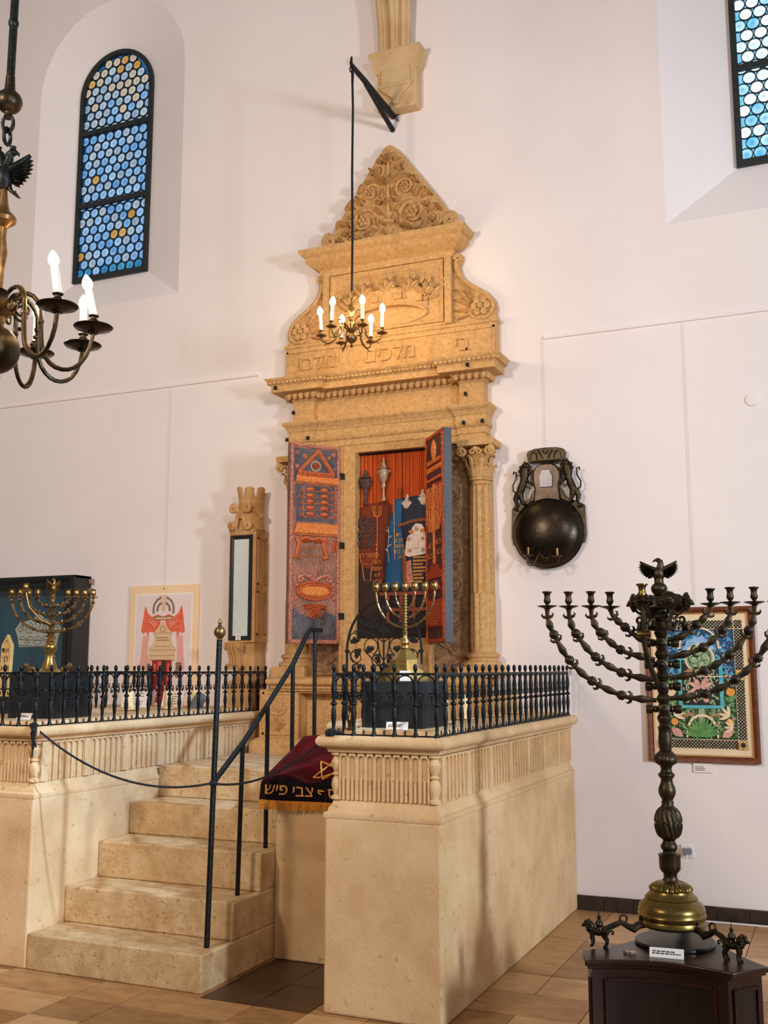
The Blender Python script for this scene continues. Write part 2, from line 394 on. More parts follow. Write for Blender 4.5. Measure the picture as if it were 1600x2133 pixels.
# ================================================================== the room shell
def arch_out(cx, hw, z0, zs, n=16):
    """Outline of a round-headed opening, from the bottom left corner clockwise over the head to the bottom right."""
    p = [(cx - hw, z0), (cx - hw, zs)]
    for i in range(1, n): a = PI - PI * i / n; p.append((cx + hw * math.cos(a), zs + hw * math.sin(a)))
    return p + [(cx + hw, zs), (cx + hw, z0)]
N1 = (-5.765, 0.80, 4.68, 6.80); W1 = (-5.832, 0.408, 5.01, 6.805)
N2 = (-0.065, 0.885, 4.577, 6.80); W2 = (-0.07, 0.412, 4.976, 6.805)
SET = 0.19; TOPZ = 9.6
b = B(); xs = -12.0
for (cx, hw, z0, zs) in (N1, N2):
    b.box(xs, D, 0, cx - hw, D + .02, TOPZ)
    b.box(cx - hw, D, 0, cx + hw, D + .02, z0)
    o = arch_out(cx, hw, z0, zs)[1:-1]
    b.prism(o + [(cx + hw, TOPZ), (cx - hw, TOPZ)], D, D + .02)
    xs = cx + hw
b.box(xs, D, 0, 4.6, D + .02, TOPZ)
wall = struct('wall_back', b, 'plaster', smooth=0)
for i, (nn, ww) in enumerate(((N1, W1), (N2, W2))):
    b = B(); A = arch_out(*nn); Z = arch_out(*ww); k = len(A)
    vs = [(x, D, z) for x, z in A] + [(x, D + SET, z) for x, z in Z]
    fs = [(j, j + 1, k + j + 1, k + j) for j in range(k - 1)] + [(k - 1, 0, k, 2 * k - 1)]
    b.add(vs, fs)
    r = b.build('window_reveal', 'plaster_reveal', parent=wall, smooth=30, fix=False)
b = B().box(-12, -6, -.12, 4.6, D + .02, -0.004)
floor = struct('floor', b, 'grout', smooth=0)
# floor slabs in irregular courses
rows = [2.4, 2.75, 3.1, 3.45, 3.70, 3.96, 4.225, 4.47, 4.82, 5.15, 5.48, 5.85, 6.25, 6.65, 7.03]
x0 = -3.49 - .29 * 9; rr = random.Random(3); g = .0025
for ri in range(len(rows) - 1):
    c = 0
    while c < 27:
        n = 2 if rr.random() < .28 else 1
        xa, xb = x0 + .29 * c + g, x0 + .29 * (c + n) - g; ya, yb = rows[ri] + g, rows[ri + 1] - g
        c += n
        # slabs under the masonry, or nearer than the frame reaches, are left out
        mx, my = (xa + xb) / 2, (ya + yb) / 2
        if xa > -4.0 and xb < -2.95 and ya > 4.56: continue
        if xb < -4.05 and ya > 4.6: continue
        if xa > -2.9 and xb < -1.72 and ya > 5.25: continue
        if xa > -2.24 and xb < -1.72 and ya > 4.55: continue
        if mx < -5.3 or my < 3.4 or mx > 1.6 or (mx > -1.6 and my < 3.7): continue
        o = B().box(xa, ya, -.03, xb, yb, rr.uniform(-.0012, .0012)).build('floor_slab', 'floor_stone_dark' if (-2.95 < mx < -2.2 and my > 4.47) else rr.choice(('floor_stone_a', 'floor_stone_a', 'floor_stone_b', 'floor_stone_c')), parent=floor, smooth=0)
b = B().box(-1.69, D - .012, 0, 4.6, D, .09)
base = struct('baseboard_back', b, 'grout', smooth=0)
x = -1.685; rr = random.Random(5)
while x < 1.0:
    l = rr.uniform(.13, .2); B().box(x, D - .022, .001, x + l - .004, D - .006, rr.uniform(.086, .094)).build('skirting_tile', 'dark_tile', parent=base, smooth=0, bevel=.002); x += l

# vault springing: a console and three ribs rising and leaning out into the hall
trim = struct('trim_1', B().box(-3.085, D - .11, 5.83, -2.755, D + .01, 6.20), 'rib_stone', smooth=0, bevel=.012)
prof = [(0, 6.14), (.02, 6.16), (.03, 6.2), (.03, 6.23), (.05, 6.26), (.052, 6.30), (0, 6.30)]
B().sweep(prof, [(-3.085, D), (-3.085, D - .11), (-2.755, D - .11), (-2.755, D)]).build('console_cap', 'rib_stone', parent=trim)
B().box(-3.04, D - .135, 6.02, -2.80, D - .1, 6.16).build('console_block', 'rib_stone', parent=trim, bevel=.006)
sh = [(-3.055, 6.02), (-3.05, 5.995), (-2.98, 5.93), (-2.945, 5.90), (-2.945, 5.855), (-2.895, 5.855), (-2.895, 5.90), (-2.86, 5.93), (-2.79, 5.995), (-2.785, 6.02)]
B().prism(sh, D - .14, D - .1).build('console_shield', 'rib_stone', parent=trim, bevel=.008)
B().prism([(-3.055, 6.02), (-2.785, 6.02), (-2.785, 5.995), (-3.055, 5.995)], D - .15, D - .1).build('shield_roll', 'rib_stone', parent=trim, bevel=.005)
for nm, sx, out, wd in (('vault_rib', -.62, .25, .085), ('vault_rib', -.10, .75, .10), ('vault_rib', .34, .40, .085)):
    pts = []; R = []
    for i in range(15):
        t = i / 14.0; a = t * PI / 2 * .82
        pts.append((-2.92 + (.0 if sx < -.3 else 0) + sx * .16 + sx * 1.9 * (1 - math.cos(a)), D - .07 - out * 2.2 * (1 - math.cos(a)), 6.29 + 2.4 * math.sin(a))); R.append(wd * .62)
    b = B().tube(pts, R, 8, up=(sx, -out, 0)); b.build(nm, 'rib_stone', parent=trim, smooth=20)
    q = [(p[0] + sx * .03, p[1] - .045, p[2]) for p in pts]
    B().tube(q, [r_ * .52 for r_ in R], 6).build('rib_roll', 'rib_stone', parent=trim)
# picture rails
for i, (xa, xb) in enumerate(((-9.0, -4.165), (-1.83, 4.6))):
    b = B().box(xa, D - .016, 3.866, xb, D + .001, 3.89)
    struct('trim_%d' % (i + 2), b, 'plaster', smooth=0, bevel=.003)
tag(B().lathe([(.0, -.012), (.04, -.01), (.045, 0)], (-.452, D, 3.281), 20, axis='y').build('junction_cap', 'plaster'), 'small round white cap flush on the wall below the picture rail', 'cap')
# hanging wires
for (x, z1, z0, yy, nm) in ((-5.0, 3.87, 2.19, D - .012, 'thin pale wire from the picture rail down to the poster'), (-1.835, 3.87, 3.02, D - .012, 'thin pale wire from the picture rail down to the bronze sconce'), (-.868, 3.87, 1.94, D - .012, 'thin pale wire from the picture rail down to the framed painting')):
    tag(B().tube([(x, yy, z1), (x, yy, z0)], .0013, 5).build('hanging_wire', 'wire'), nm, 'wire', 'hanging wires')

# ------------------------------------------------------------------ leaded windows of crown glass
PR = [(.0425, 0), (.043, -.004), (.034, -.0045), (.031, -.006), (.026, -.004), (.016, -.004), (.013, -.009), (.006, -.011), (0, -.011)]
def roundel_mesh(m): return B().lathe(PR, (0, 0, 0), 14, axis='y').mesh('roundel', m, 50)
RM = {}
def window(idx, ww, kind):
    cx, hw, z0, zs = ww; Y = D + SET
    out = arch_out(cx, hw, z0, zs, 20); inn = arch_out(cx, hw - .042, z0 + .05, zs, 20); k = len(out)
    b = B(); vs = [(x, Y - .03, z) for x, z in out] + [(x, Y - .03, z) for x, z in inn] + [(x, Y + .03, z) for x, z in out] + [(x, Y + .03, z) for x, z in inn]; fs = []
    for j in range(k):
        i = (j + 1) % k; fs += [(j, i, k + i, k + j), (2 * k + j, 3 * k + j, 3 * k + i, 2 * k + i), (k + j, k + i, 3 * k + i, 3 * k + j), (j, 2 * k + j, 2 * k + i, i)]
    fr = struct('window_%d' % idx, b.add(vs, fs), 'window_iron', smooth=30)
    top = zs + hw
    for z in (z0 + .73, z0 + 1.44):
        B().box(cx - hw + .01, Y - .035, z - .02, cx + hw - .01, Y + .01, z + .02).build('saddle_bar', 'window_iron', parent=fr, smooth=0)
    p = .0925; ph = p * .868; ri = 0; z = z0 + .045 + p / 2; lead = B(); rng = random.Random(idx * 11)
    def inside(x, z, r):
        if abs(x - cx) > hw - .03 - r: return False
        if z > zs and math.hypot(x - cx, z - zs) > hw - .042 - r: return False
        return z > z0 + .04
    while z < top - .03:
        x = cx - hw + .03 + (p / 2 if ri % 2 else p)
        x = cx + ((-4.75 + .5 * (ri % 2)) * p)
        for c in range(10):
            xx = x + c * p
            if not inside(xx, z, .0): continue
            hz = (z - z0) / (top - z0); u = rng.random()
            if kind == 'left':
                if hz > .80: m = 'glass_amber' if u < (.15 + 1.6 * (hz - .8)) else ('glass_pale' if u < .7 else 'glass_grey')
                elif hz > .66: m = 'glass_grey' if u < .7 else ('glass_pale' if u < .88 else 'glass_blue')
                elif hz < .07: m = 'glass_teal' if u < .6 else 'glass_blue'
                else: m = 'glass_blue' if u < .74 else ('glass_grey' if u < .975 else 'glass_amber')
            else: m = 'glass_white' if (hz > .1 and u < .74) else 'glass_sky'
            if m not in RM: RM[m] = roundel_mesh(m)
            rim = abs(xx - cx) > hw - .03 - .046 or (z > zs and math.hypot(xx - cx, z - zs) > hw - .08)
            inst('roundel', RM[m], (xx, Y + .004, z), parent=fr)
            lead.lathe([(.0415, .002), (.0415, -.012), (.0468, -.012), (.0468, .002), (.0415, .002)], (xx, Y + .004, z), 14, axis='y', caps=False)
        z += ph; ri += 1
    o = lead.build('lead_came', 'lead', parent=fr, smooth=0); o['kind'] = 'stuff'
    # the panes between the roundels: one sheet each above, between and below the saddle bars
    for (za, zb) in ((z0 + .03, z0 + .73), (z0 + .73, z0 + 1.44), (z0 + 1.44, top)):
        if zb < zs: q = [(cx - hw + .02, za), (cx + hw - .02, za), (cx + hw - .02, zb), (cx - hw + .02, zb)]
        else: q = [(cx - hw + .02, za)] + arch_out(cx, hw - .02, zs - .01, zs, 20)[1:-1] + [(cx + hw - .02, za)]
        B().prism(q, Y + .012, Y + .02).build('infill_glass', 'glass_infill_bright' if kind == 'right' else 'glass_infill', parent=fr, smooth=0)
    return fr
window(1, W1, 'left'); window(2, W2, 'right')
# ================================================================== stone platform: steps, two parapet blocks, lectern base
ST = [.18, .37, .57, .755, .948]; SY = [4.5, 4.78, 5.05, 5.33, 5.62]
t = thing('stone_staircase', 'worn sandstone stair of five steps rising between two parapet blocks to the ark', 'stairs', (-3.48, 4.5, 0), world=True)
zp = 0
for k in range(5):
    b = B()
    n = 24; xa, xb = -4.005, -2.926; ya = SY[k]; rr = random.Random(k)
    # front edge slightly worn and wavy
    ed = [(xa + (xb - xa) * i / n, ya + rr.uniform(-.003, .003)) for i in range(n + 1)]
    b.prism(ed + [(xb, 6.9), (xa, 6.9)], zp, ST[k], 'xy'); zp = ST[k]
    b.build('step', 'step_stone', parent=t, smooth=40, bevel=.009)

def parapet(name, label, x0, x1, y0, sides, corner_at):
    """Masonry block with a fluted frieze and a moulded ledge. sides: the faces that show, as (axis path, length)."""
    t = thing(name, label, 'platform', ((x0 + x1) / 2, y0, 0), world=True)
    b = B().box(x0, y0, 0, x1, D - .002, .865); b.build('masonry_block', 'limestone', parent=t, smooth=0, bevel=.012)
    path = [(x0, D - .002), (x0, y0), (x1, y0), (x1, D - .002)]
    sh = [(-.2, .86), (0, .86), (.004, .872), (.002, .885), (-.012, .892), (-.014, .905), (-.024, .918), (-.034, .945), (-.2, .945)]
    B().sweep(sh, path).build('shoulder_moulding', 'limestone', parent=t, smooth=30)
    i = .034
    B().box(x0 + i + .012, y0 + i + .012, .92, x1 - i - .012, D - .002, 1.18).build('frieze_core', 'limestone', parent=t, smooth=0)
    lg = [(-.2, 1.155), (-.026, 1.155), (-.012, 1.162), (-.008, 1.172), (-.004, 1.18), (.012, 1.184), (.026, 1.192), (.034, 1.204), (.034, 1.218), (.026, 1.232), (.012, 1.24), (-.2, 1.24)]
    B().sweep(lg, path).build('ledge', 'limestone', parent=t, smooth=40)
    B().box(x0 + .06, y0 + .06, 1.2, x1 - .06, D - .002, 1.262).build('cover_slab', 'limestone', parent=t, smooth=0, bevel=.006)
    # fluted panels and little pilasters
    def flutes(L):
        """Panel of length L in the local xz plane facing -y."""
        b = B(); z0, z1 = .945, 1.155; n = max(3, round(L / .047)); p = L / n; h = .014
        b.box(0, -.001, z0, L, .012, z1)
        for k in range(n + 1):
            x = k * p; b.box(max(0, x - .0055), -h, z0, min(L, x + .0055), 0, z1)
        for k in range(n):
            c = (k + .5) * p; r = p / 2 - .0055
            b.prism([(c - p / 2, z1), (c - r, z1 - r - .008)] + [(c + r * math.cos(PI - PI * q / 6), z1 - r - .008 + r * math.sin(PI - PI * q / 6)) for q in range(7)] + [(c + p / 2, z1)], -h, 0)
            b.tube([(c, -.002, z0), (c, -.002, z0 + .095), (c, -.001, z0 + .1)], [p * .2, p * .2, p * .06], 6)
        return b
    def strip():
        b = B(); b.box(-.024, -.017, .945, .024, .01, 1.155)
        for z in (.975, 1.04, 1.10): b.box(-.011, -.0185, z, .011, -.016, z + .009)
        return b
    fm = {}
    def place(L, loc, rot):
        k = round(L, 3)
        if k not in fm: fm[k] = flutes(L).mesh('fluted_panel', 'limestone', 30)
        o_ = OFF[t.name]; inst('fluted_panel', fm[k], (loc[0] - o_[0], loc[1] - o_[1], -o_[2]), (0, 0, rot), t)
    sm = strip().mesh('pilaster_strip', 'limestone', 30)
    o_ = OFF[t.name]
    for sd in sides:
        if sd == 'front': place(x1 - x0 - 2 * i - .06, (x0 + i + .03, y0 + i), 0)
        else:
            L = D - y0 - i - .03; n = 7; p = L / n; w = .052
            for k in range(n):
                y = y0 + i + .03 + k * p
                if sd == 'right':
                    inst('pilaster_strip', sm, (x1 - i - o_[0], y + .03 - o_[1], 0), (0, 0, PI / 2), t); place(p - w, (x1 - i, y + w + .004), PI / 2)
                else:
                    inst('pilaster_strip', sm, (x0 + i - o_[0], y + .03 - o_[1], 0), (0, 0, -PI / 2), t); place(p - w, (x0 + i, y + p + .004), -PI / 2)
    cb = [(.03, .945), (.03, .957), (.018, .965), (.022, .985), (.029, 1.01), (.024, 1.035), (.014, 1.05), (.022, 1.056), (.022, 1.062), (.014, 1.068), (.026, 1.095), (.03, 1.115), (.02, 1.135), (.016, 1.142), (.03, 1.148), (.03, 1.157)]
    for (cx, cy) in corner_at: B().lathe(cb, (cx, cy, 0), 12).build('corner_baluster', 'limestone', parent=t)
    return t
parapet('stone_parapet', 'pale limestone parapet block with fluted frieze, between the velvet cloth and the tall bronze menorah', -2.27, -1.69, 4.5, ('front', 'right', 'left'), ((-2.225, 4.545), (-1.735, 4.545)))
parapet('stone_parapet', 'pale limestone parapet block carrying the black showcase side, bordering the stair opposite the handrail', -5.6, -4.003, 4.5, ('front', 'right'), ((-4.048, 4.545),))
# the lectern base in the gap, and the wider part of the platform behind it
t = thing('lectern_base', 'plain stone block in the gap beside the stair, under the velvet cloth', 'lectern', (-2.6, 5.2, 0), world=True)
B().box(-2.924, 5.2, 0, -2.272, 5.64, .86).build('masonry_block', 'limestone', parent=t, smooth=0, bevel=.008)
B().prism([(5.185, .86), (5.185, .925), (5.56, 1.11), (5.64, 1.11), (5.64, .86)], -2.985, -2.28, 'yz').build('sloping_top', 'limestone', parent=t, smooth=0, bevel=.008)
B().box(-2.79, 5.66, 0, -2.272, D - .44, 1.2).build('rear_block', 'limestone', parent=t, smooth=0)
lg = [(-.1, 1.15), (0, 1.15), (.01, 1.165), (.016, 1.18), (.03, 1.19), (.038, 1.205), (.036, 1.222), (.024, 1.236), (0, 1.24), (-.1, 1.24)]
B().sweep(lg, [(-2.79, D - .44), (-2.79, 5.66), (-2.272, 5.66)]).build('rear_ledge', 'limestone', parent=t, smooth=40)

# ------------------------------------------------------------------ wrought iron railings
BAL = [(.0135, 0), (.0135, .004), (.008, .02), (.0065, .034), (.0085, .06), (.0115, .09), (.009, .12), (.0062, .138), (.0125, .141), (.0145, .147), (.0125, .154), (.0062, .157), (.0068, .17), (.011, .2), (.012, .22), (.0085, .25), (.0075, .27), (.009, .285), (.0055, .29), (.005, .296), (.0075, .302), (.0098, .312), (.0092, .322), (.005, .331), (0, .333)]
BAL = [(r * 1.12, z) for r, z in BAL]
bal_me = B().lathe(BAL, (0, 0, 0), 10).mesh('baluster', 'iron', 50)
def bay_mesh(w):
    b = B()
    pts = [(w * .12, 0, .2), (w * .10, 0, .235)] + [(w / 2 + w * .40 * math.cos(PI - PI * q / 10), 0, .24 + .04 * math.sin(PI - PI * q / 10)) for q in range(11)] + [(w * .90, 0, .235), (w * .88, 0, .2)]
    b.tube(pts, .0042, 5)
    for s in (0, 1):
        x = w * .27 if s == 0 else w * .73; sg = -1 if s == 0 else 1
        sp = [(x + sg * -1 * (.012 * (1 - q / 16)) * math.cos(PI * .6 + q * .42) * -1, 0, .182 + (.019 * (1 - q / 20)) * math.sin(PI * .6 + q * .42)) for q in range(13)]
        b.tube([(w * (.12 if s == 0 else .88), 0, .2)] + sp, .0036, 5)
    return b.mesh('scroll_bay', 'iron', 50)
pin_me = B().tube([(0, 0, .002), (0, 0, .03)], .0032, 5).mesh('rail_pin', 'iron', 50)
def railing(name, label, path, z=1.238, pitch=.11, skip=()):
    t = thing(name, label, 'railing', (path[0][0], path[0][1], z), group='iron railings'); x0, y0 = path[0]
    P = [(p[0] - x0, p[1] - y0) for p in path]
    for h, r in ((.004, .0075), (.286, .008)):
        B().tube([(p[0], p[1], h) for p in P], r, 4, up=(0, 0, 1)).build('rail', 'iron', parent=t, smooth=20)
    first = True
    for i in range(len(P) - 1):
        a, c = Vector(P[i]), Vector(P[i + 1]); L = (c - a).length; n = max(1, round(L / pitch)); w = L / n; rz = math.atan2(c.y - a.y, c.x - a.x); bm_ = bay_mesh(w)
        for k in range(n + 1):
            q = a + (c - a) * k / n
            if k > 0 or i == 0: inst('baluster', bal_me, (q.x, q.y, 0), (0, 0, 0), t)
            if k < n:
                inst('scroll_bay', bm_, (q.x, q.y, 0), (0, 0, rz), t); e = q + (c - a) * .5 / n; inst('rail_pin', pin_me, (e.x, e.y, 0), (0, 0, 0), t)
    return t
railing('iron_railing', 'black iron railing round the parapet in front of the seven-branched brass menorah', [(-2.225, 5.62), (-2.225, 4.50), (-1.705, 4.50), (-1.705, 6.96)])
railing('iron_railing', 'black iron railing along the parapet beside the stair, in front of the poster', [(-5.5, 4.50), (-4.018, 4.50), (-4.018, 6.96)])
railing('iron_railing', 'black iron railing seen beyond the candles, on the far edge of the parapet', [(-5.06, 4.75), (-5.06, 6.96)])
# ------------------------------------------------------------------ stair handrail
t = thing('stair_handrail', 'black iron stair handrail with four slim posts and a brass ball on the newel', 'handrail', (-2.985, 4.63, .18), world=True)
nb = (-2.985, 4.635, .181)
B().tube([nb, (-2.952, 4.635, 1.69)], .0145, 8).build('newel_post', 'iron', parent=t)
BX, BZ = -2.951, 1.69
kn = B().lathe([(.012, 0), (.018, .004), (.012, .012), (.02, .02)], (BX, 4.635, BZ), 12).ball((BX, 4.635, BZ + .045), .031, 16).lathe([(.008, .072), (.012, .08), (.006, .086), (.0105, .094), (.009, .104), (.003, .114), (0, .12)], (BX, 4.635, BZ), 10)
kn.build('brass_knob', 'brass_old', parent=t, label='round brass ball finial')
B().tube([(-2.963, 4.635, .985), (-2.985, 4.95, 1.16), (-2.99, 5.25, 1.38), (-2.99, 5.50, 1.575), (-2.99, 5.68, 1.765), (-2.99, 5.72, 1.785), (-2.99, 5.86, 1.785)], .0155, 8).build('rail', 'iron', parent=t)
for (x, y, z0, z1) in ((-3.0, 4.94, .37, 1.15), (-2.99, 5.21, .57, 1.345), (-2.99, 5.50, .755, 1.57), (-2.99, 5.78, .948, 1.785)):
    B().tube([(x, y, z0), ((-2.99 if z0 > .4 else -2.985), y, z1)], .0125, 8).build('post', 'iron', parent=t)
# rope slung from railing to newel to railing
t = thing('barrier_rope', 'thin black rope slung across the stair from railing to newel post', 'rope', (-4.05, 4.56, 1.0), world=True)
def sag(a, c, drop, n=20):
    return [(a[0] + (c[0] - a[0]) * i / n, a[1] + (c[1] - a[1]) * i / n, a[2] + (c[2] - a[2]) * i / n - drop * 4 * (i / n) * (1 - i / n)) for i in range(n + 1)]
B().tube(sag((-4.0, 4.485, 1.235), (-2.975, 4.617, .975), .12), .0058, 6).build('rope_swag', 'rope', parent=t)
B().tube(sag((-2.955, 4.617, .975), (-2.24, 4.49, 1.245), .075), .0058, 6).build('rope_swag', 'rope', parent=t)
k = B()
for q in range(5):
    r_ = random.Random(q); k.tube([(-4.02 + r_.uniform(-.02, .02), 4.49, 1.25), (-4.0 + r_.uniform(-.03, .03), 4.47, 1.255), (-3.98 + r_.uniform(-.02, .02), 4.45, 1.21), (-3.965 + r_.uniform(-.02, .03), 4.445, 1.12 + r_.uniform(-.04, .05))], .005, 5)
k.ball((-4.0, 4.47, 1.25), .017, 8).ball((-3.98, 4.455, 1.225), .013, 8); k.build('rope_knot', 'rope', parent=t)
k = B().ball((-2.24, 4.478, 1.252), .018, 8).ball((-2.222, 4.478, 1.255), .02, 8).tube([(-2.25, 4.47, 1.24), (-2.2, 4.465, 1.262), (-2.17, 4.475, 1.25)], .006, 5); k.build('rope_knot', 'rope', parent=t)
k = B().lathe([(.02, -.012), (.022, 0), (.02, .012)], (-2.966, 4.635, .975), 10); k.build('rope_knot', 'rope', parent=t)

# ------------------------------------------------------------------ velvet cloth on the lectern
t = thing('velvet_cloth', 'crimson and black velvet cloth with gold star, Hebrew letters and fringe, draped on the lectern', 'cloth', (-2.6, 5.17, .9), world=True)
XL, XR = -3.0, -2.285
def cloth_pt(u, v):
    """v: 0 at the hem, .42 at the front edge, 1 at the top of the slope."""
    x = XL + (XR - XL) * u
    if v < .42:
        s = v / .42; y = 5.168 - .012 * math.sin(u * 9) * (1 - s); z = .832 + .105 * s; x += (-.012 + .02 * u) * (1 - s)
    else:
        s = (v - .42) / .58; x = (XL + .055 * s) + (XR - XL - .055 * s) * u; y = 5.178 + .39 * s; z = .941 + .195 * s
        z += .026 * math.exp(-((u - .15 - .75 * s) * 8) ** 2) + .018 * math.exp(-((u - .55 - .4 * s) * 10) ** 2) - .012 * math.exp(-((u - .36 - .6 * s) * 9) ** 2) + .01 * math.sin(PI * s) - .02 * (1 - s) * u * .3
        z += .028 * math.exp(-((s - 1) * 5) ** 2) * math.exp(-((u - .2) * 3) ** 2)
    # rounded bend
    if .34 < v < .54: k = 1 - abs(v - .44) / .1; y -= -.006 * k; z -= .004 * k
    return (x, y, z)
b = B().grid(lambda u, v: cloth_pt(u, .44 + v * .56), 30, 22); o = b.build('velvet_slope', 'velvet_red', parent=t, smooth=60)
md = o.modifiers.new('thick', 'SOLIDIFY'); md.thickness = .006; md.offset = -1
b = B().grid(lambda u, v: cloth_pt(u, v * .45), 30, 10); o = b.build('velvet_band', 'velvet_black', parent=t, smooth=60)
md = o.modifiers.new('thick', 'SOLIDIFY'); md.thickness = .006; md.offset = -1
b = B(); rr = random.Random(2)
for i in range(150):
    u = (i + .5) / 150; p = cloth_pt(u, 0.0); l = .046 + rr.uniform(-.004, .006)
    b.tube([(p[0], p[1] - .002, p[2] + .004), (p[0] + rr.uniform(-.003, .003), p[1] - .004, p[2] - l * .5), (p[0] + rr.uniform(-.004, .004), p[1] - .002, p[2] - l)], [.0026, .0024, .0016], 4)
o = b.build('gold_fringe', 'gold_thread', parent=t); o['kind'] = 'stuff'
b = B()
def on_band(p):   # lettering in metres -> the hanging band
    u = (p[0] - XL) / (XR - XL); v = (p[2] - .832) / .105 * .42; q = cloth_pt(u, v); return (q[0], q[1] - .0045 + p[1], q[2])
def letters(s, size, cx, cz): text_into(b, s, size, (0, 0, 0), .0012, 1.15, warp=lambda p: on_band((p[0] + cx, p[1], p[2] + cz)))
letters('פיש', .085, -2.896, .893); letters('צבי', .085, -2.735, .888); letters('יוסף', .085, -2.562, .884)
b.build('gold_lettering', 'gold_thread', parent=t, smooth=0)
b = B()
def on_slope(x, s): q = cloth_pt((x - XL) / (XR - XL), .42 + .58 * s); return (q[0], q[1] - .003, q[2] + .006)
cx, cs, rx, rs = -2.625, .215, .095, .205
for k in range(2):
    tri = [(cx + rx * math.sin(a + PI * k), cs + rs * math.cos(a + PI * k)) for a in (0, 2 * PI / 3, 4 * PI / 3)]
    for i in range(3):
        (xa, sa), (xb_, sb) = tri[i], tri[(i + 1) % 3]
        b.tube([on_slope(xa + (xb_ - xa) * q / 10, max(.0, sa + (sb - sa) * q / 10)) for q in range(11)], .0052, 5)
b.build('gold_star', 'gold_thread', parent=t)
# ================================================================== the stone ark
AX = -3.02
ark = thing('stone_ark', 'tall carved yellow sandstone ark with columns, crown relief and triangular top against the white wall', 'ark', (AX, D - .4, .95), world=True)
def pathw(h, h2, o2, o1):
    return [(AX - h, D), (AX - h, D - o2), (AX - h2, D - o2), (AX - h2, D - o1), (AX + h2, D - o1), (AX + h2, D - o2), (AX + h, D - o2), (AX + h, D)]
# --- foot: two carved pedestals, a recessed wall, the rounded shelf
B().box(AX - .66, D - .22, .9, AX + .66, D + .01, 1.42).build('foot_wall', 'ark_stone', parent=ark, smooth=0)
for s in (-1, 1):
    x0, x1 = AX + s * .73 - .16, AX + s * .73 + .16
    p = B().box(x0, D - .34, .95, x1, D, 1.4).build('pedestal', 'ark_stone', parent=ark, smooth=0, bevel=.006)
    B().sweep([(-.05, .9), (.05, .9), (.05, 1.02), (.04, 1.035), (.02, 1.05), (0, 1.06), (-.05, 1.06)], [(x0, D), (x0, D - .34), (x1, D - .34), (x1, D)]).build('pedestal_foot', 'ark_stone', parent=p)
    b = B(); y = D - .34; cx = (x0 + x1) / 2
    for (xa, xb, za, zb) in ((x0 + .03, x1 - .03, 1.08, 1.095), (x0 + .03, x1 - .03, 1.365, 1.38), (x0 + .03, x0 + .045, 1.08, 1.38), (x1 - .045, x1 - .03, 1.08, 1.38)): b.box(xa, y - .008, za, xb, y + .002, zb)
    b.build('panel_frame', 'ark_stone', parent=p, smooth=0)
    b = B()
    for k in range(-3, 4): a = PI / 2 + k * .32; leaf(b, (cx, 1.11), (cx + .085 * math.cos(a), 1.11 + .1 * math.sin(a)), .013, .016, 1, y)
    for sg in (-1, 1):
        b.tube(spiral(cx + sg * .05, 1.29, .042, .008, 90, sg * 1.4, 16, y, .004), taper(.009, .005, 17), 5)
        leaf(b, (cx, 1.22), (cx + sg * .075, 1.26), .022, .016, 3, y); leaf(b, (cx + sg * .01, 1.25), (cx + sg * .05, 1.355), .02, .014, 3, y)
    leaf(b, (cx, 1.24), (cx, 1.36), .02, .018, 3, y); b.build('shell_carving', 'ark_stone', parent=p)
pth = [(AX - .76, D), (AX - .76, D - .37), (AX + .76, D - .37), (AX + .76, D)]
B().sweep([(-.2, 1.375), (-.03, 1.375), (-.02, 1.388), (0, 1.392), (.0, 1.402), (.012, 1.41), (.016, 1.425), (.03, 1.432), (.042, 1.448), (.042, 1.466), (.03, 1.482), (.015, 1.49), (-.2, 1.49)], pth).build('shelf_moulding', 'ark_stone', parent=ark, smooth=40)
B().box(AX - .76, D - .37, 1.40, AX + .76, D, 1.492).build('shelf', 'ark_stone', parent=ark, smooth=0)
# --- wall behind the columns, jambs, dark carved side panels
b = B().box(AX - .80, D - .055, 1.49, AX - .35, D + .005, 3.2).box(AX + .35, D - .055, 1.49, AX + .80, D + .005, 3.2).box(AX - .35, D - .06, 1.49, AX + .35, D + .005, 1.78)
b.build('ark_wall', 'ark_stone', parent=ark, smooth=0)
for s in (-1, 1):
    x0, x1 = sorted((AX + s * .37, AX + (.336 if s > 0 else -.24)))
    j = B().box(x0, D - .105, 1.49, x1, D + .005, 3.19).build('jamb', 'ark_stone', parent=ark, smooth=0, bevel=.004)
    e = AX + s * (.335 if s < 0 else .345); B().box(min(e, e + s * .025), D - .125, 1.49, max(e, e + s * .025), D - .1, 3.19).build('jamb_fillet', 'ark_stone', parent=j, smooth=0, bevel=.003)
    x0, x1 = sorted((AX + s * .63, AX + s * .37))
    d = B().box(x0, D - .075, 1.50, x1, D - .05, 3.14).build('carved_side_panel', 'ark_dark_stone', parent=ark, smooth=0, label='dark stone panel carved with vines')
    b = B(); xm = (x0 + x1) / 2; y = D - .075
    for k in range(14):
        z = 1.58 + k * .112; sg = 1 if k % 2 else -1
        b.tube(spiral(xm + sg * .04, z, .06, .012, 180 if sg > 0 else 0, sg * 1.3, 14, y, .004), taper(.008, .005, 15), 5)
        leaf(b, (xm - sg * .02, z), (xm - sg * .1, z + .05), .024, .014, 3, y)
    b.build('vine_carving', 'ark_dark_stone', parent=d)
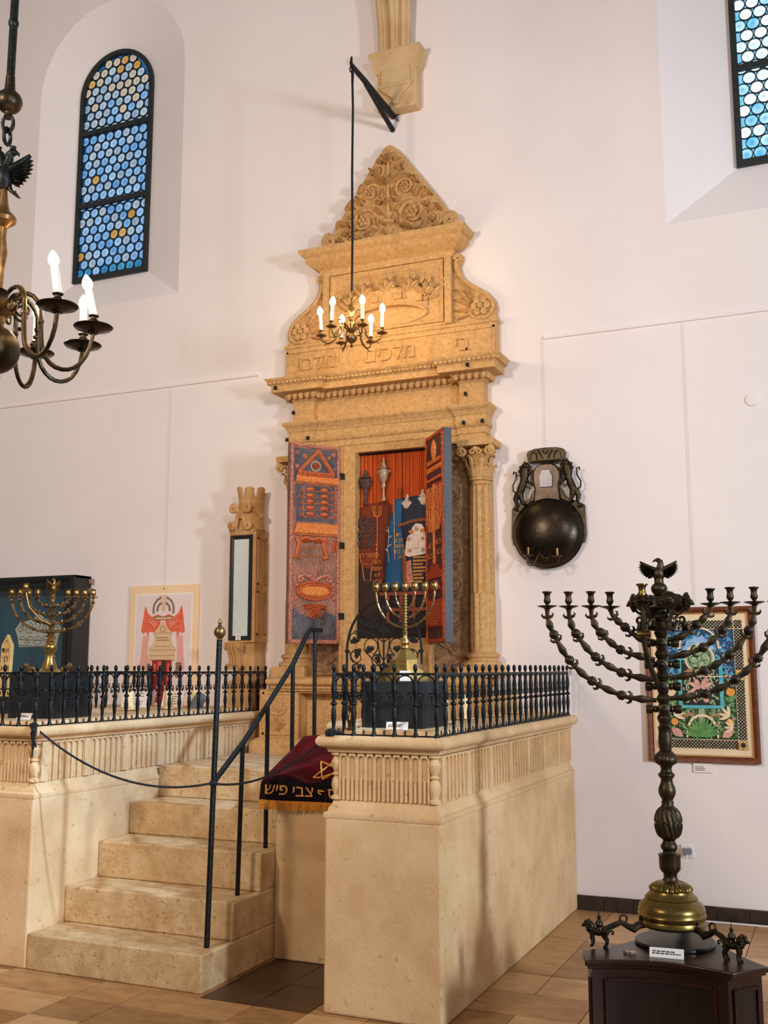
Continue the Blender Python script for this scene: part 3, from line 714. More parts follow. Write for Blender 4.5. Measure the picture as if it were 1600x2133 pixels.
# --- columns
def col(a, t, z):
    k = 12; ph = (a * k / (2 * PI)) % 1.0
    if z < 1.69 or z > 2.83: return 1.0
    if z < 2.07: return 1.0 + .09 * abs(math.sin(ph * PI)) - .05
    return 1.0 - .19 * (max(0, math.sin((ph - .1) / .8 * PI)) ** .6 if .1 < ph < .9 else 0)
for s in (-1, 1):
    cx, cy = AX + s * .73, D - .075
    c = B().lathe([(.088, 1.66), (.088, 1.685), (.088, 1.70), (.089, 1.8), (.089, 1.95), (.088, 2.06), (.081, 2.075), (.080, 2.3), (.078, 2.6), (.075, 2.80), (.074, 2.825), (.076, 2.835), (.076, 2.86)], (cx, cy, 0), 96, col).build('column_shaft', 'ark_stone', parent=ark, smooth=25)
    b = B().lathe([(.13, 1.56), (.135, 1.575), (.128, 1.592), (.11, 1.598), (.102, 1.61), (.104, 1.622), (.116, 1.628), (.118, 1.642), (.108, 1.652), (.09, 1.66)], (cx, cy, 0), 28)
    b.box(cx - .14, cy - .14, 1.49, cx + .14, D, 1.562); b.build('column_base', 'ark_stone', parent=ark, smooth=30)
    q = B().lathe([(.076, 2.855), (.088, 2.862), (.09, 2.872), (.082, 2.882), (.074, 2.89), (.074, 2.95), (.08, 3.0), (.10, 3.05), (.115, 3.075)], (cx, cy, 0), 24).build('capital', 'ark_stone', parent=ark)
    b = B()
    for k in range(9):
        a = PI + PI * k / 8; ca, sa = math.cos(a), math.sin(a); hi = k % 2; zt = 2.97 if not hi else 3.03
        pts = [(cx + ca * .078, cy + sa * .078, 2.885), (cx + ca * .088, cy + sa * .088, 2.93), (cx + ca * (.094 + .012 * hi), cy + sa * (.094 + .012 * hi), zt - .02), (cx + ca * (.116 + .012 * hi), cy + sa * (.116 + .012 * hi), zt), (cx + ca * (.126 + .012 * hi), cy + sa * (.126 + .012 * hi), zt - .018)]
        b.tube(pts, [.019, .021, .019, .013, .007], 6, flat=.5, up=(ca, sa, .01))
    b.build('acanthus_leaves', 'ark_stone', parent=q)
    b = B()
    for sg in (-1, 1):
        b.tube(spiral(cx + sg * .098, 3.062, .034, .008, 90, -sg * 1.5, 18, cy - .105, .02), taper(.015, .010, 19), 6)
        b.tube(spiral(cx + sg * .028, 3.06, .022, .006, 90, sg * 1.2, 14, cy - .108, .008), taper(.009, .006, 15), 6)
    b.ball((cx, cy - .115, 3.075), .02, 8); b.build('volutes', 'ark_stone', parent=q)
    A = [(-.13, 3.10), (-.135, 3.115), (-.135, 3.147), (.135, 3.147), (.135, 3.115), (.13, 3.10)]
    B().prism([(cx + p[0], p[1]) for p in A], cy - .125, D).build('abacus', 'ark_stone', parent=q, smooth=0, bevel=.004)
# --- entablature
H, H2, O2, O1 = .79, .57, .115, .055
core = B()
core.box(AX - H + .06, D - O1 + .01, 3.16, AX + H - .06, D + .005, 3.74); core.build('entablature_core', 'ark_stone', parent=ark, smooth=0)
pa = pathw(H - .012, H2 + .012, O2, O1 + .04)
B().sweep([(-.05, 3.147), (0, 3.147), (0, 3.205), (.008, 3.207), (.008, 3.252), (.016, 3.255), (.016, 3.275), (.018, 3.276), (.018, 3.34), (-.05, 3.34)], pa).build('architrave', 'ark_stone', parent=ark, smooth=0)
B().sweep([(-.05, 3.335), (.016, 3.335), (.024, 3.342), (.024, 3.35), (.034, 3.362), (.04, 3.38), (.052, 3.388), (.056, 3.40), (.056, 3.413), (-.05, 3.413)], pa).build('architrave_cornice', 'ark_stone', parent=ark, smooth=40)
B().sweep([(-.05, 3.40), (0, 3.40), (0, 3.60), (-.05, 3.60)], pathw(H - .02, H2 + .02, O2 - .005, O1)).build('frieze', 'ark_stone', parent=ark, smooth=0)
pc = pathw(H - .02, H2 + .02, O2 - .005, O1)
B().sweep([(-.05, 3.585), (.008, 3.585), (.010, 3.594), (.012, 3.60), (.03, 3.61), (.05, 3.632), (.052, 3.645), (-.05, 3.645)], pc).build('egg_moulding_bed', 'ark_stone', parent=ark)
B().sweep([(-.05, 3.64), (.125, 3.642), (.125, 3.69), (.13, 3.692), (.13, 3.70), (-.05, 3.70)], pc).build('corona', 'ark_stone', parent=ark, smooth=0)
B().sweep([(-.05, 3.698), (.132, 3.698), (.136, 3.71), (.15, 3.72), (.162, 3.732), (.166, 3.745), (-.05, 3.748)], pc).build('cornice_cyma', 'ark_stone', parent=ark)
egg = B().ball((0, -.004, 0), .0225, 10, (1, .9, 1.3)).mesh('egg', 'ark_stone', 60)
dart = B().ball((0, 0, 0), .006, 6, (1, 1, 3)).mesh('dart', 'ark_stone', 60)
def along(path, off, pitch, end=.0):
    k = len(path); P = [Vector((p[0], p[1])) for p in path]; N = []
    for i in range(k):
        d0 = (P[i] - P[i - 1]) if i else P[1] - P[0]; d1 = (P[i + 1] - P[i]) if i < k - 1 else d0
        d0 = d0.normalized(); d1 = d1.normalized(); n0 = Vector((d0.y, -d0.x)); n1 = Vector((d1.y, -d1.x)); b = n0 + n1; b = b / max(b.dot(n0), .2); N.append(P[i] + b * off)
    out = []
    for i in range(k - 1):
        d = N[i + 1] - N[i]; n = int(d.length / pitch)
        if n < 1: continue
        for j in range(n): out.append((N[i] + d * (j + .5) / n, math.atan2(d.y, d.x)))
    return out
o_ = OFF[ark.name]
for q, a in along(pc, .040, .05):
    inst('egg', egg, (q.x - o_[0], q.y - o_[1], 3.62 - o_[2]), (0, 0, a), ark)
b = B(); bd = B(); lf = B()
for q, a in along(pc, .034, .05): b.ball((q.x + .025 * math.cos(a), q.y + .025 * math.sin(a), 3.617), .006, 5, (1, 1, 3.2))
for q, a in along(pa, .018, .023): bd.ball((q.x, q.y, 3.265), .0085, 6)
for q, a in along(pc, .143, .034): lf.ball((q.x, q.y, 3.714), .0165, 7, (1, .55 if abs(math.sin(a)) < .5 else 1, 1.0))
for nm, bb in (('egg_darts', b), ('bead_row', bd), ('cyma_leaf_row', lf)): bb.build(nm, 'ark_stone', parent=ark)['kind'] = 'stuff'
hk = B()
for (x, z, o) in ((-.85, 3.675, .24), (-.76, 3.50, .112), (-.80, 3.285, .135), (-.62, 3.285, .135), (.70, 3.675, .24), (.64, 3.50, .112), (.63, 3.285, .135), (.77, 3.285, .135)):
    B().box(AX + x - .008, D - o - .018, z - .012, AX + x + .008, D - o + .01, z + .012).ball((AX + x, D - o - .02, z - .008), .011, 6).build('iron_hook', 'iron_matt', parent=ark, label='small black iron hook')
# --- inscription block
B().box(AX - .862, D - .07, 3.74, AX + .862, D + .005, 4.03).build('inscription_block', 'ark_stone', parent=ark, smooth=0, bevel=.004)
b = B(); y = D - .07
for (xa, xb, za, zb) in ((-.85, .85, 3.985, 4.0), (-.85, .85, 3.785, 3.797), (-.85, -.835, 3.785, 4.0), (.835, .85, 3.785, 4.0)): b.box(AX + xa, y - .01, za, AX + xb, y + .002, zb)
b.build('inscription_frame', 'ark_stone', parent=ark, smooth=0)
B().sweep([(-.04, 4.02), (0, 4.02), (.012, 4.03), (.014, 4.045), (.004, 4.055), (-.04, 4.06)], [(AX - .862, D), (AX - .862, D - .07), (AX + .862, D - .07), (AX + .862, D)]).build('block_moulding', 'ark_stone', parent=ark)
for s_, x_ in (('בי', .60), ('מלכים', .03), ('ימלכו', -.56)):
    b = B(); text_into(b, s_, .165, (AX + x_, y - .006, 3.888), .010, 1.0)
    b.build('carved_word', 'ark_stone', parent=ark, smooth=0, bevel=.003)
# --- crown panel between volutes
B().box(AX - .53, D - .075, 4.04, AX + .53, D + .005, 4.60).build('crown_panel', 'ark_stone', parent=ark, smooth=0)
for s in (-1, 1): B().box(*sorted((AX + s * .53, AX + s * .475))[:1], D - .10, 4.05, sorted((AX + s * .53, AX + s * .475))[1], D - .07, 4.58).build('panel_pilaster', 'ark_stone', parent=ark, smooth=0, bevel=.004)
def frame(b, x0, x1, z0, z1, w_, y, h, bev=.4):
    O = [(x0, z0), (x1, z0), (x1, z1), (x0, z1)]; I = [(x0 + w_, z0 + w_), (x1 - w_, z0 + w_), (x1 - w_, z1 - w_), (x0 + w_, z1 - w_)]
    Mm = [(x0 + w_ * .4, z0 + w_ * .4), (x1 - w_ * .4, z0 + w_ * .4), (x1 - w_ * .4, z1 - w_ * .4), (x0 + w_ * .4, z1 - w_ * .4)]
    vs = [(p[0], y, p[1]) for p in O] + [(p[0], y - h, p[1]) for p in O] + [(p[0], y - h * .9, p[1]) for p in Mm] + [(p[0], y - h * .25, p[1]) for p in I] + [(p[0], y, p[1]) for p in I]
    fs = []
    for r_ in range(4):
        for i in range(4): fs.append((r_ * 4 + i, r_ * 4 + (i + 1) % 4, r_ * 4 + 4 + (i + 1) % 4, r_ * 4 + 4 + i))
    return b.add(vs, fs)
frame(B(), AX - .465, AX + .465, 4.075, 4.555, .04, D - .073, .022).build('panel_moulding', 'ark_stone', parent=ark, smooth=0)
cr = B(); y = D - .075; cx = AX + .03; a_, bz, zc = .30, .062, 4.165
cr.grid(lambda u, v: (cx + (a_ + .02 * v) * math.cos(PI - PI * u) , y - .005 - (.055 + .012 * v) * math.sin(PI * u), zc + (bz + .02) * math.sin(PI * u) + .115 * v), 28, 3)
cw = cr.build('crown_relief', 'ark_stone', parent=ark, smooth=60)
B().prism([(cx + (a_ - .01) * math.cos(2 * PI * i / 28), zc + (bz + (.018 if i < 14 else 0)) * math.sin(2 * PI * i / 28)) for i in range(28)], y - .012, y).build('crown_inside', 'ark_stone', parent=cw, smooth=0)
b = B()
for r_, dz in ((a_ + .002, 0), (a_ + .02, .115)):
    b.tube([(cx + r_ * math.cos(PI - PI * i / 24), y - .008 - .058 * math.sin(PI * i / 24), zc + (bz + .02) * math.sin(PI * i / 24) + dz) for i in range(25)], .011, 6)
b.tube([(cx + a_ * math.cos(PI + PI * i / 24), y - .012, zc + bz * math.sin(PI + PI * i / 24)) for i in range(25)], .009, 6)
b.build('crown_rim', 'ark_stone', parent=cw)
b = B()
for u in (.2, .4, .6, .8):
    px, py, pz = cx + a_ * 1.03 * math.cos(PI - PI * u), y - .062 * math.sin(PI * u) - .008, zc + (bz + .02) * math.sin(PI * u) + .058
    b.box(px - .03, py - .014, pz - .026, px + .03, py + .01, pz + .026).ball((px, py - .012, pz), .022, 8, (1, .5, .9)).ball((px + .05, py, pz + .02), .013, 6).ball((px + .05, py, pz - .02), .013, 6)
b.build('crown_jewels', 'ark_stone', parent=cw)
b = B()
for k, u in enumerate((.10, .30, .50, .70, .90)):
    px, pz = cx + (a_ + .02) * math.cos(PI - PI * u), zc + (bz + .02) * math.sin(PI * u) + .115; yy = y - .03 - .03 * math.sin(PI * u)
    for sg in (-1, 1):
        leaf(b, (px + sg * .01, pz - .01), (px + sg * .065, pz + .055), .032, .03, 3, yy)
        b.tube(spiral(px + sg * .022, pz + .105, .022, .006, 270, sg * 1.2, 12, yy - .004, .006), taper(.009, .006, 13), 5)
    leaf(b, (px, pz), (px, pz + .09), .026, .026, 3, yy)
for sg in (-1, 1):
    px, pz = cx + sg * (a_ + .03), zc + .10
    leaf(b, (px, pz), (px + sg * .10, pz + .09), .035, .025, 3, y - .01); b.tube(spiral(px + sg * .10, pz + .11, .034, .008, 200 if sg > 0 else -20, -sg * 1.5, 16, y - .012, .006), taper(.013, .007, 17), 5)
b.build('crown_leaves', 'ark_stone', parent=cw)
# volutes at the sides
for s in (-1, 1):
    X = lambda d: AX + s * d
    out = [(.53, 4.585), (.575, 4.60), (.60, 4.58), (.595, 4.545), (.58, 4.50), (.59, 4.44), (.62, 4.39), (.67, 4.345), (.74, 4.305), (.80, 4.26), (.845, 4.20), (.86, 4.14), (.85, 4.085), (.865, 4.07), (.86, 4.055), (.53, 4.055)]
    v = B().prism([(X(d), z) for d, z in out], D - .05, D + .003).build('side_volute', 'ark_stone', parent=ark, smooth=0)
    b = B(); y = D - .05
    b.tube([(X(d), y - .006, z) for d, z in ((.555, 4.53), (.563, 4.46), (.60, 4.39), (.66, 4.335), (.73, 4.29), (.79, 4.245), (.83, 4.19), (.838, 4.14), (.82, 4.10), (.78, 4.075), (.73, 4.072), (.68, 4.09), (.655, 4.13))], taper(.022, .012, 13), 6)
    b.tube(spiral(X(.567), 4.555, .03, .008, 200 if s > 0 else -20, -s * 1.5, 16, y - .008, .006), taper(.016, .009, 17), 6)
    b.build('volute_roll', 'ark_stone', parent=v)
    rosette(B(), X(.74), 4.165, .082, y, .035, 6).build('volute_rosette', 'ark_stone', parent=v)
    b = B()
    for (p, q, w_) in (((.67, 4.2), (.555, 4.42), .022), ((.66, 4.19), (.545, 4.32), .024), ((.66, 4.17), (.54, 4.24), .024), ((.65, 4.13), (.545, 4.15), .022), ((.64, 4.10), (.56, 4.08), .018), ((.69, 4.21), (.60, 4.34), .02)):
        leaf(b, (X(p[0]), p[1]), (X(q[0]), q[1]), w_, .028, 3, y, bend=-.08 * s)
    b.build('volute_leaves', 'ark_stone', parent=v)
# --- upper cornice and pediment
pu = [(AX - .54, D), (AX - .54, D - .09), (AX + .54, D - .09), (AX + .54, D)]
B().sweep([(-.05, 4.565), (0, 4.565), (.008, 4.578), (.012, 4.59), (.012, 4.61), (.035, 4.622), (.065, 4.64), (.09, 4.658), (.10, 4.668), (.10, 4.70), (.112, 4.705), (.13, 4.72), (.14, 4.75), (.14, 4.757), (-.05, 4.762)], pu).build('upper_cornice', 'ark_stone', parent=ark, smooth=30)
B().box(AX - .60, D - .13, 4.755, AX + .58, D, 4.792).build('pediment_plinth', 'ark_dark_stone', parent=ark, smooth=0, bevel=.005)
tri = [(-.53, 4.79), (-.50, 4.90), (-.40, 5.04), (-.30, 5.18), (-.20, 5.33), (-.10, 5.47), (-.045, 5.54), (0, 5.565), (.045, 5.54), (.11, 5.47), (.21, 5.33), (.32, 5.18), (.42, 5.04), (.50, 4.90), (.53, 4.79)]
PXo = .02
p = B().prism([(AX + PXo + x, z) for x, z in tri], D - .07, D + .003).build('pediment', 'ark_stone', parent=ark, smooth=0, bevel=.006)
y = D - .07; cx = AX + PXo
for s in (-1, 1):
    b = B().tube([(cx + s * x, y - .01, z) for x, z in ((.33, 4.82), (.40, 4.84), (.46, 4.88), (.50, 4.90))] + [(q[0], q[1] - .01, q[2]) for q in spiral(cx + s * .50, 4.85, .055, .012, 90, -s * 1.6, 22, y, .012)], [.018] * 4 + taper(.026, .016, 23), 7)
    b.build('corner_volute', 'ark_stone', parent=p)
    for (x, z, r, t0, tw, rr_) in ((.20, 4.97, .118, 250, 1.35, .05), (.14, 5.19, .083, 250, 1.3, .036), (.31, 5.02, .045, 60, 1.2, .02), (.085, 5.36, .05, 240, 1.2, .024), (.36, 4.89, .055, 120, 1.2, .022)):
        B().tube(spiral(cx + s * x, z, r, r * .28, t0 if s > 0 else 180 - t0, -s * tw, 26, y - .004, .012), taper(r * .21, r * .12, 27), 6).build('scroll_vine', 'ark_stone', parent=p)
        rosette(B(), cx + s * x, z, rr_ * 1.1, y - .01, .04, 6).build('rosette', 'ark_stone', parent=p)
    b = B()
    for (p0, p1, w_) in (((.03, 5.25), (.12, 5.31), .022), ((.02, 5.24), (.20, 5.27), .018), ((.22, 5.10), (.28, 5.18), .022), ((.28, 5.08), (.36, 5.11), .022), ((.30, 4.86), (.22, 4.83), .028), ((.10, 4.88), (.20, 4.84), .024), ((.33, 4.95), (.42, 4.97), .025), ((.27, 4.90), (.34, 4.98), .026), ((.06, 5.08), (.10, 5.11), .02), ((.05, 5.42), (.10, 5.43), .014), ((.02, 5.40), (.06, 5.48), .016), ((.10, 5.06), (.05, 5.0), .022), ((.42, 4.86), (.36, 4.82), .02), ((.38, 5.0), (.44, 4.94), .02), ((.25, 5.2), (.22, 5.27), .018), ((.13, 5.33), (.16, 5.39), .016), ((.36, 5.08), (.30, 5.16), .018), ((.09, 4.98), (.08, 4.90), .02), ((.28, 4.84), (.34, 4.90), .02), ((.07, 5.13), (.05, 5.20), .016), ((.20, 5.13), (.26, 5.14), .018), ((.18, 5.0), (.25, 5.03), .03), ((.16, 4.93), (.24, 4.92), .03)):
        leaf(b, (cx + s * p0[0], p0[1]), (cx + s * p1[0], p1[1]), w_ * 1.15, .055, 3, y, bend=.1 * s)
    b.build('carved_leaves', 'ark_stone', parent=p)
b = B().lathe([(.012, 4.82), (.03, 4.83), (.045, 4.85), (.05, 4.87), (.02, 4.885), (.02, 4.90), (.055, 4.915), (.06, 4.93), (.03, 4.95), (.022, 4.97), (.034, 4.985), (.036, 5.0), (.022, 5.01)], (cx, y, 0), 14)
b.tube([(cx, y - .01, 5.0), (cx, y - .012, 5.2), (cx, y - .012, 5.34), (cx, y - .008, 5.53)], [.02, .018, .014, .008], 6); b.build('carved_urn', 'ark_stone', parent=p)
for (z, l) in ((5.06, .07), (5.22, .09), (5.42, .07)):
    b = B()
    for a in (-50, -25, 0, 25, 50):
        leaf(b, (cx, z), (cx + l * math.sin(math.radians(a)), z + l * math.cos(math.radians(a))), .014, .04, 2, y)
    b.build('palmette', 'ark_stone', parent=p)
# --- doors
def door_T(org, u):
    l = math.hypot(*u); ux, uy = u[0] / l, u[1] / l; nx, ny = uy, -ux
    return Matrix(((ux, -nx, 0, org[0]), (uy, -ny, 0, org[1]), (0, 0, 1, 1.725), (0, 0, 0, 1)))
DW, DH = .406, 1.465
def bb(T):
    b = B(); b.T = T; return b
def ring(b, cx, cz, rx, rz, r, y=-.004, n=28):
    return b.tube([(cx + rx * math.cos(2 * PI * i / n), y, cz + rz * math.sin(2 * PI * i / n)) for i in range(n)], r, 6, closed=True)
TL = door_T((-3.62, 6.58), (.25, .32))
dl = bb(TL).box(0, 0, 0, DW, .05, DH).build('ark_door', 'copper_dark', parent=ark, smooth=0, bevel=.004, label='open door with embossed copper pictures on dark ground')
bb(TL).box(.03, -.0015, DH * .805, DW - .03, .0005, DH * .975).build('slate_ground', 'copper_slate', parent=dl, smooth=0)
bb(TL).box(.05, -.0015, DH * .605, DW - .05, .0005, DH * .79).build('slate_ground', 'copper_slate', parent=dl, smooth=0)
bb(TL).prism([(.03, .032), (DW - .03, .032), (DW - .03, .20), (DW * .7, .235), (DW * .45, .19), (DW * .2, .215), (.03, .26)], -.0015, .0005).build('slate_ground', 'copper_slate', parent=dl, smooth=0)
rr = random.Random(4)
U = lambda u: u * DW
V = lambda v: (1 - v) * DH
b = bb(TL)
for (xa, xb, za, zb) in ((0, .028, 0, DH), (DW - .028, DW, 0, DH), (0, DW, 0, .03), (0, DW, DH - .028, DH)): b.box(xa + .002, -.006, za + .002, xb - .002, .001, zb - .002)
b.build('border', 'copper_rose', parent=dl, smooth=0, bevel=.002)
b = bb(TL)
for i in range(120):
    z = (i + .5) / 120 * DH
    for x in (.014, DW - .014): b.ball((x + rr.uniform(-.005, .005), -.008, z), rr.uniform(.004, .007), 5, (1, .7, 1))
for i in range(32):
    x = (i + .5) / 32 * DW
    for z in (.014, DH - .014): b.ball((x, -.008, z + rr.uniform(-.004, .004)), rr.uniform(.004, .007), 5, (1, .7, 1))
b.build('border_beads', 'copper_rose', parent=dl)['kind'] = 'stuff'
tri = [(.54, .035), (.86, .155), (.14, .155)]
b = bb(TL)
for i in range(3):
    (ua, va), (ub, vb) = tri[i], tri[(i + 1) % 3]; n = 14
    for d in (-.009, .009): b.tube([(U(ua + (ub - ua) * k / n), -.006 - d * .3, V(va + (vb - va) * k / n) + d) for k in range(n + 1)], .0105, 6)
    for k in range(n): b.ball((U(ua + (ub - ua) * (k + .5) / n), -.014, V(va + (vb - va) * (k + .5) / n)), .006, 5)
b.build('embossed_gable', 'copper', parent=dl)
b = bb(TL); rosette(b, U(.5), V(.112), .026, -.002, .014, 8); b.build('embossed_rosette', 'copper_red', parent=dl)
b = bb(TL)
for k in range(16): b.ball((U(.5) + .036 * math.cos(k * PI / 8), -.004, V(.112) + .036 * math.sin(k * PI / 8)), .0055, 6)
b.build('rosette_beads', 'poster_mount', parent=dl)
for (u, v, r) in ((.28, .066, .02), (.76, .066, .016), (.86, .045, .022), (.14, .05, .016), (.13, .12, .02), (.88, .12, .014)):
    b = bb(TL); rosette(b, U(u), V(v), r, 0, .01, 5); b.build('embossed_star', 'copper_bright' if u in (.28, .76) else 'copper_rose', parent=dl)
b = bb(TL).box(U(.12), -.008, V(.197), U(.95), 0, V(.165)); b.build('embossed_banner', 'copper_bright', parent=dl, smooth=0, bevel=.003)
b = bb(TL)
for i in range(26): b.ball((U(.13 + .81 * i / 25), -.008, V(.203)), .006, 5)
for i in range(18): b.box(U(.16 + .76 * i / 18), -.012, V(.193), U(.16 + .76 * i / 18) + .008, -.006, V(.171) if i % 3 else V(.178))
b.build('banner_relief', 'copper_bright', parent=dl)
for k in range(5):
    for u in (.40, .68):
        bb(TL).ball((U(u), -.002, V(.232 + .031 * k)), .032, 12, (1.12, .6, .62)).build('embossed_tablet', 'copper', parent=dl)
    b = bb(TL)
    b.tube([(U(.24), -.004, V(.246 + .031 * k)), (U(.54), -.007, V(.244 + .031 * k) + .004), (U(.86), -.004, V(.242 + .031 * k))], .0042, 5)
    for u in (.22, .88): b.ball((U(u), -.004, V(.245 + .031 * k)), .009, 6).tube(spiral(U(u), V(.24 + .031 * k), .016, .005, 0, 1.1, 10, -.003, .002), .003, 5)
    b.build('embossed_rod', 'copper', parent=dl)
bb(TL).tube([(U(.26), -.003, V(.375)), (U(.27), -.003, V(.22)), (U(.38), -.004, V(.212)), (U(.7), -.004, V(.212)), (U(.82), -.003, V(.22)), (U(.84), -.003, V(.375)), (U(.26), -.003, V(.375))], .003, 5).build('embossed_outline', 'copper_rose', parent=dl)
bb(TL).prism([(U(.08), V(.455)), (U(.93), V(.455)), (U(.97), V(.405)), (U(.14), V(.405))], -.012, 0).build('embossed_table_top', 'copper_bright', parent=dl, smooth=0, bevel=.004)
b = bb(TL)
for i in range(40): b.ball((U(rr.uniform(.14, .9)), -.012, V(rr.uniform(.412, .45))), rr.uniform(.004, .009), 5, (1, .5, 1))
for i in range(22): b.ball((U(.09 + .83 * i / 21), -.01, V(.462)), .008, 5)
b.build('table_top_grain', 'copper_bright', parent=dl)['kind'] = 'stuff'
b = bb(TL)
for s_, u in ((1, .16), (-1, .70)):
    b.tube([(U(u), -.006, V(.475)), (U(u + s_ * .03), -.008, V(.51)), (U(u - s_ * .01), -.006, V(.55)), (U(u - s_ * .03), -.006, V(.575)), (U(u + s_ * .05), -.006, V(.582))], [.026, .020, .016, .019, .012], 6)
    leaf(b, (U(u), V(.48)), (U(u + s_ * .22), V(.50)), .02, .02, 3, 0)
b.tube([(U(.2), -.006, V(.49)), (U(.3), -.006, V(.478)), (U(.43), -.007, V(.487)), (U(.56), -.006, V(.478)), (U(.66), -.006, V(.49))], .018, 6)
b.tube([(U(.2), -.004, V(.568)), (U(.66), -.004, V(.568))], .004, 5); b.tube([(U(.24), -.004, V(.54)), (U(.45), -.004, V(.52)), (U(.62), -.004, V(.535))], .004, 5)
for u in (.84, .9): leaf(b, (U(u), V(.545)), (U(u + .04), V(.48)), .014, .016, 3, 0)
b.build('embossed_table_legs', 'copper', parent=dl)
for (u, v) in ((.3, .59), (.22, .622), (.36, .622), (.5, .59), (.5, .63), (.72, .612), (.85, .618)): bb(TL).ball((U(u), 0, V(v)), .0075, 8).build('stud', 'copper_rose', parent=dl)
b = bb(TL); ring(b, U(.5), V(.74), .115, .044, .012); ring(b, U(.5), V(.74), .138, .064, .010)
for i in range(26): a = 2 * PI * i / 26; b.ball((U(.5) + .138 * math.cos(a), -.010, V(.74) + .064 * math.sin(a)), .0125, 6)
b.build('embossed_cartouche', 'copper', parent=dl)
bb(TL).prism([(U(.5) + .105 * math.copysign(min(1, abs(math.cos(a)) ** .5), math.cos(a)), V(.74) + .033 * math.copysign(abs(math.sin(a)) ** .6, math.sin(a))) for a in [2 * PI * i / 32 for i in range(32)]], -.012, 0).build('cartouche_field', 'copper_bright', parent=dl, smooth=0, bevel=.004)
b = bb(TL)
for s_ in (-1, 1):
    b.tube([(U(.5), -.006, V(.69)), (U(.5 + s_ * .1), -.008, V(.672)), (U(.5 + s_ * .22), -.006, V(.663)), (U(.5 + s_ * .32), -.006, V(.675))] + spiral(U(.5 + s_ * .27), V(.682), .02, .006, 10 if s_ > 0 else 170, -s_ * 1.2, 12, -.006, .002), [.018, .017, .015, .013] + taper(.012, .007, 13), 6)
    leaf(b, (U(.5 + s_ * .30), V(.70)), (U(.5 + s_ * .40), V(.72)), .02, .016, 3, 0); leaf(b, (U(.5 + s_ * .33), V(.765)), (U(.5 + s_ * .42), V(.79)), .018, .016, 3, 0)
leaf(b, (U(.5), V(.68)), (U(.5), V(.63)), .014, .014, 2, 0); b.build('cartouche_scrolls', 'copper_rose', parent=dl)
b = bb(TL)
for s_ in (-1, 1):
    for (u0, v0, u1, v1) in ((.5, .815, .72, .835), (.5, .84, .74, .815), (.5, .85, .62, .875)): leaf(b, (U(.5), V(v0)), (U(.5 + s_ * (u1 - .5)), V(v1)), .020, .022, 3, 0, bend=.12 * s_)
    b.tube(spiral(U(.5 + s_ * .13), V(.845), .028, .006, 90, s_ * 1.2, 14, -.004, .002), taper(.006, .003, 15), 5)
b.tube([(U(.5), -.004, V(.80)), (U(.51), -.005, V(.815)), (U(.5), -.005, V(.88))], .005, 5); b.build('embossed_flourish', 'copper', parent=dl)
for z in (.20, .72, 1.24): B().box(-3.372, 6.885, 1.725 + z - .02, -3.345, 6.93, 1.725 + z + .025).build('hinge', 'iron_matt', parent=dl, smooth=0)
TR = door_T((-2.68, 6.90), (.255, -.325))
dr = bb(TR).box(0, 0, 0, DW, .057, DH).build('ark_door', 'door_edge', parent=ark, smooth=0, label='open door seen along its grey edge, embossed copper pictures inside')
bb(TR).box(.004, -.003, .004, DW - .004, 0, DH - .004).build('picture_ground', 'door_plum', parent=dr, smooth=0)
b = bb(TR)
for (xa, xb, za, zb) in ((0, .028, 0, DH), (DW - .028, DW, 0, DH), (0, DW, 0, .03), (0, DW, DH - .03, DH)): b.box(xa + .003, -.010, za + .002, xb - .003, .001, zb - .002)
b.build('border', 'copper_red', parent=dr, smooth=0, bevel=.003)
b = bb(TR)
for i in range(100):
    z = (i + .5) / 100 * DH
    for x in (.014, DW - .014): b.ball((x + rr.uniform(-.005, .005), -.011, z), rr.uniform(.005, .008), 5, (1, .7, 1))
b.build('border_beads', 'copper', parent=dr)['kind'] = 'stuff'
b = bb(TR); leaf(b, (U(.5), V(.13)), (U(.5), V(.03)), .05, .02, 4, -.002); rosette(b, U(.5), V(.06), .035, -.004, .015, 6); b.build('embossed_finial', 'copper_bright', parent=dr)
for (v0, v1, m_) in ((.125, .15, 'copper_red'), (.158, .185, 'copper_bright'), (.215, .232, 'copper_red')):
    bb(TR).box(U(.08), -.011, V(v1), U(.92), 0, V(v0)).build('embossed_banner', m_, parent=dr, smooth=0, bevel=.004)
    b = bb(TR)
    for i in range(16): b.box(U(.12 + .77 * i / 16), -.014, V(v1 - .004), U(.12 + .77 * i / 16) + .011, -.01, V(v0 + .004))
    b.build('banner_relief', 'copper_bright', parent=dr, smooth=0)['kind'] = 'stuff'
b = bb(TR).tube([(U(.5), -.008, V(.62)), (U(.5), -.01, V(.25))], .011, 6)
for k in range(1, 4):
    for s_ in (-1, 1): b.tube([(U(.5), -.008, V(.505 - .01 * k)), (U(.5 + s_ * .09 * k), -.009, V(.47)), (U(.5 + s_ * .125 * k), -.008, V(.42)), (U(.5 + s_ * .125 * k), -.007, V(.26))], .008, 6)
b.build('embossed_tree', 'copper_bright', parent=dr)
b = bb(TR)
for i in range(230): b.ball((U(rr.uniform(.09, .91)), -.006, V(rr.uniform(.25, .46))), rr.uniform(.006, .013), 5, (1, .8, 1.6))
b.build('tree_foliage', 'copper_red', parent=dr)['kind'] = 'stuff'
for (u, v) in ((.28, .54), (.72, .53), (.24, .59), (.76, .58)):
    b = bb(TR); frame(b, U(u - .1), U(u + .1), V(v + .012), V(v - .012), .009, -.002, .008); b.build('embossed_plaque', 'copper', parent=dr, smooth=0)
b = bb(TR); rosette(b, U(.5), V(.615), .03, -.002, .018, 6); b.build('embossed_rosette', 'copper_bright', parent=dr)
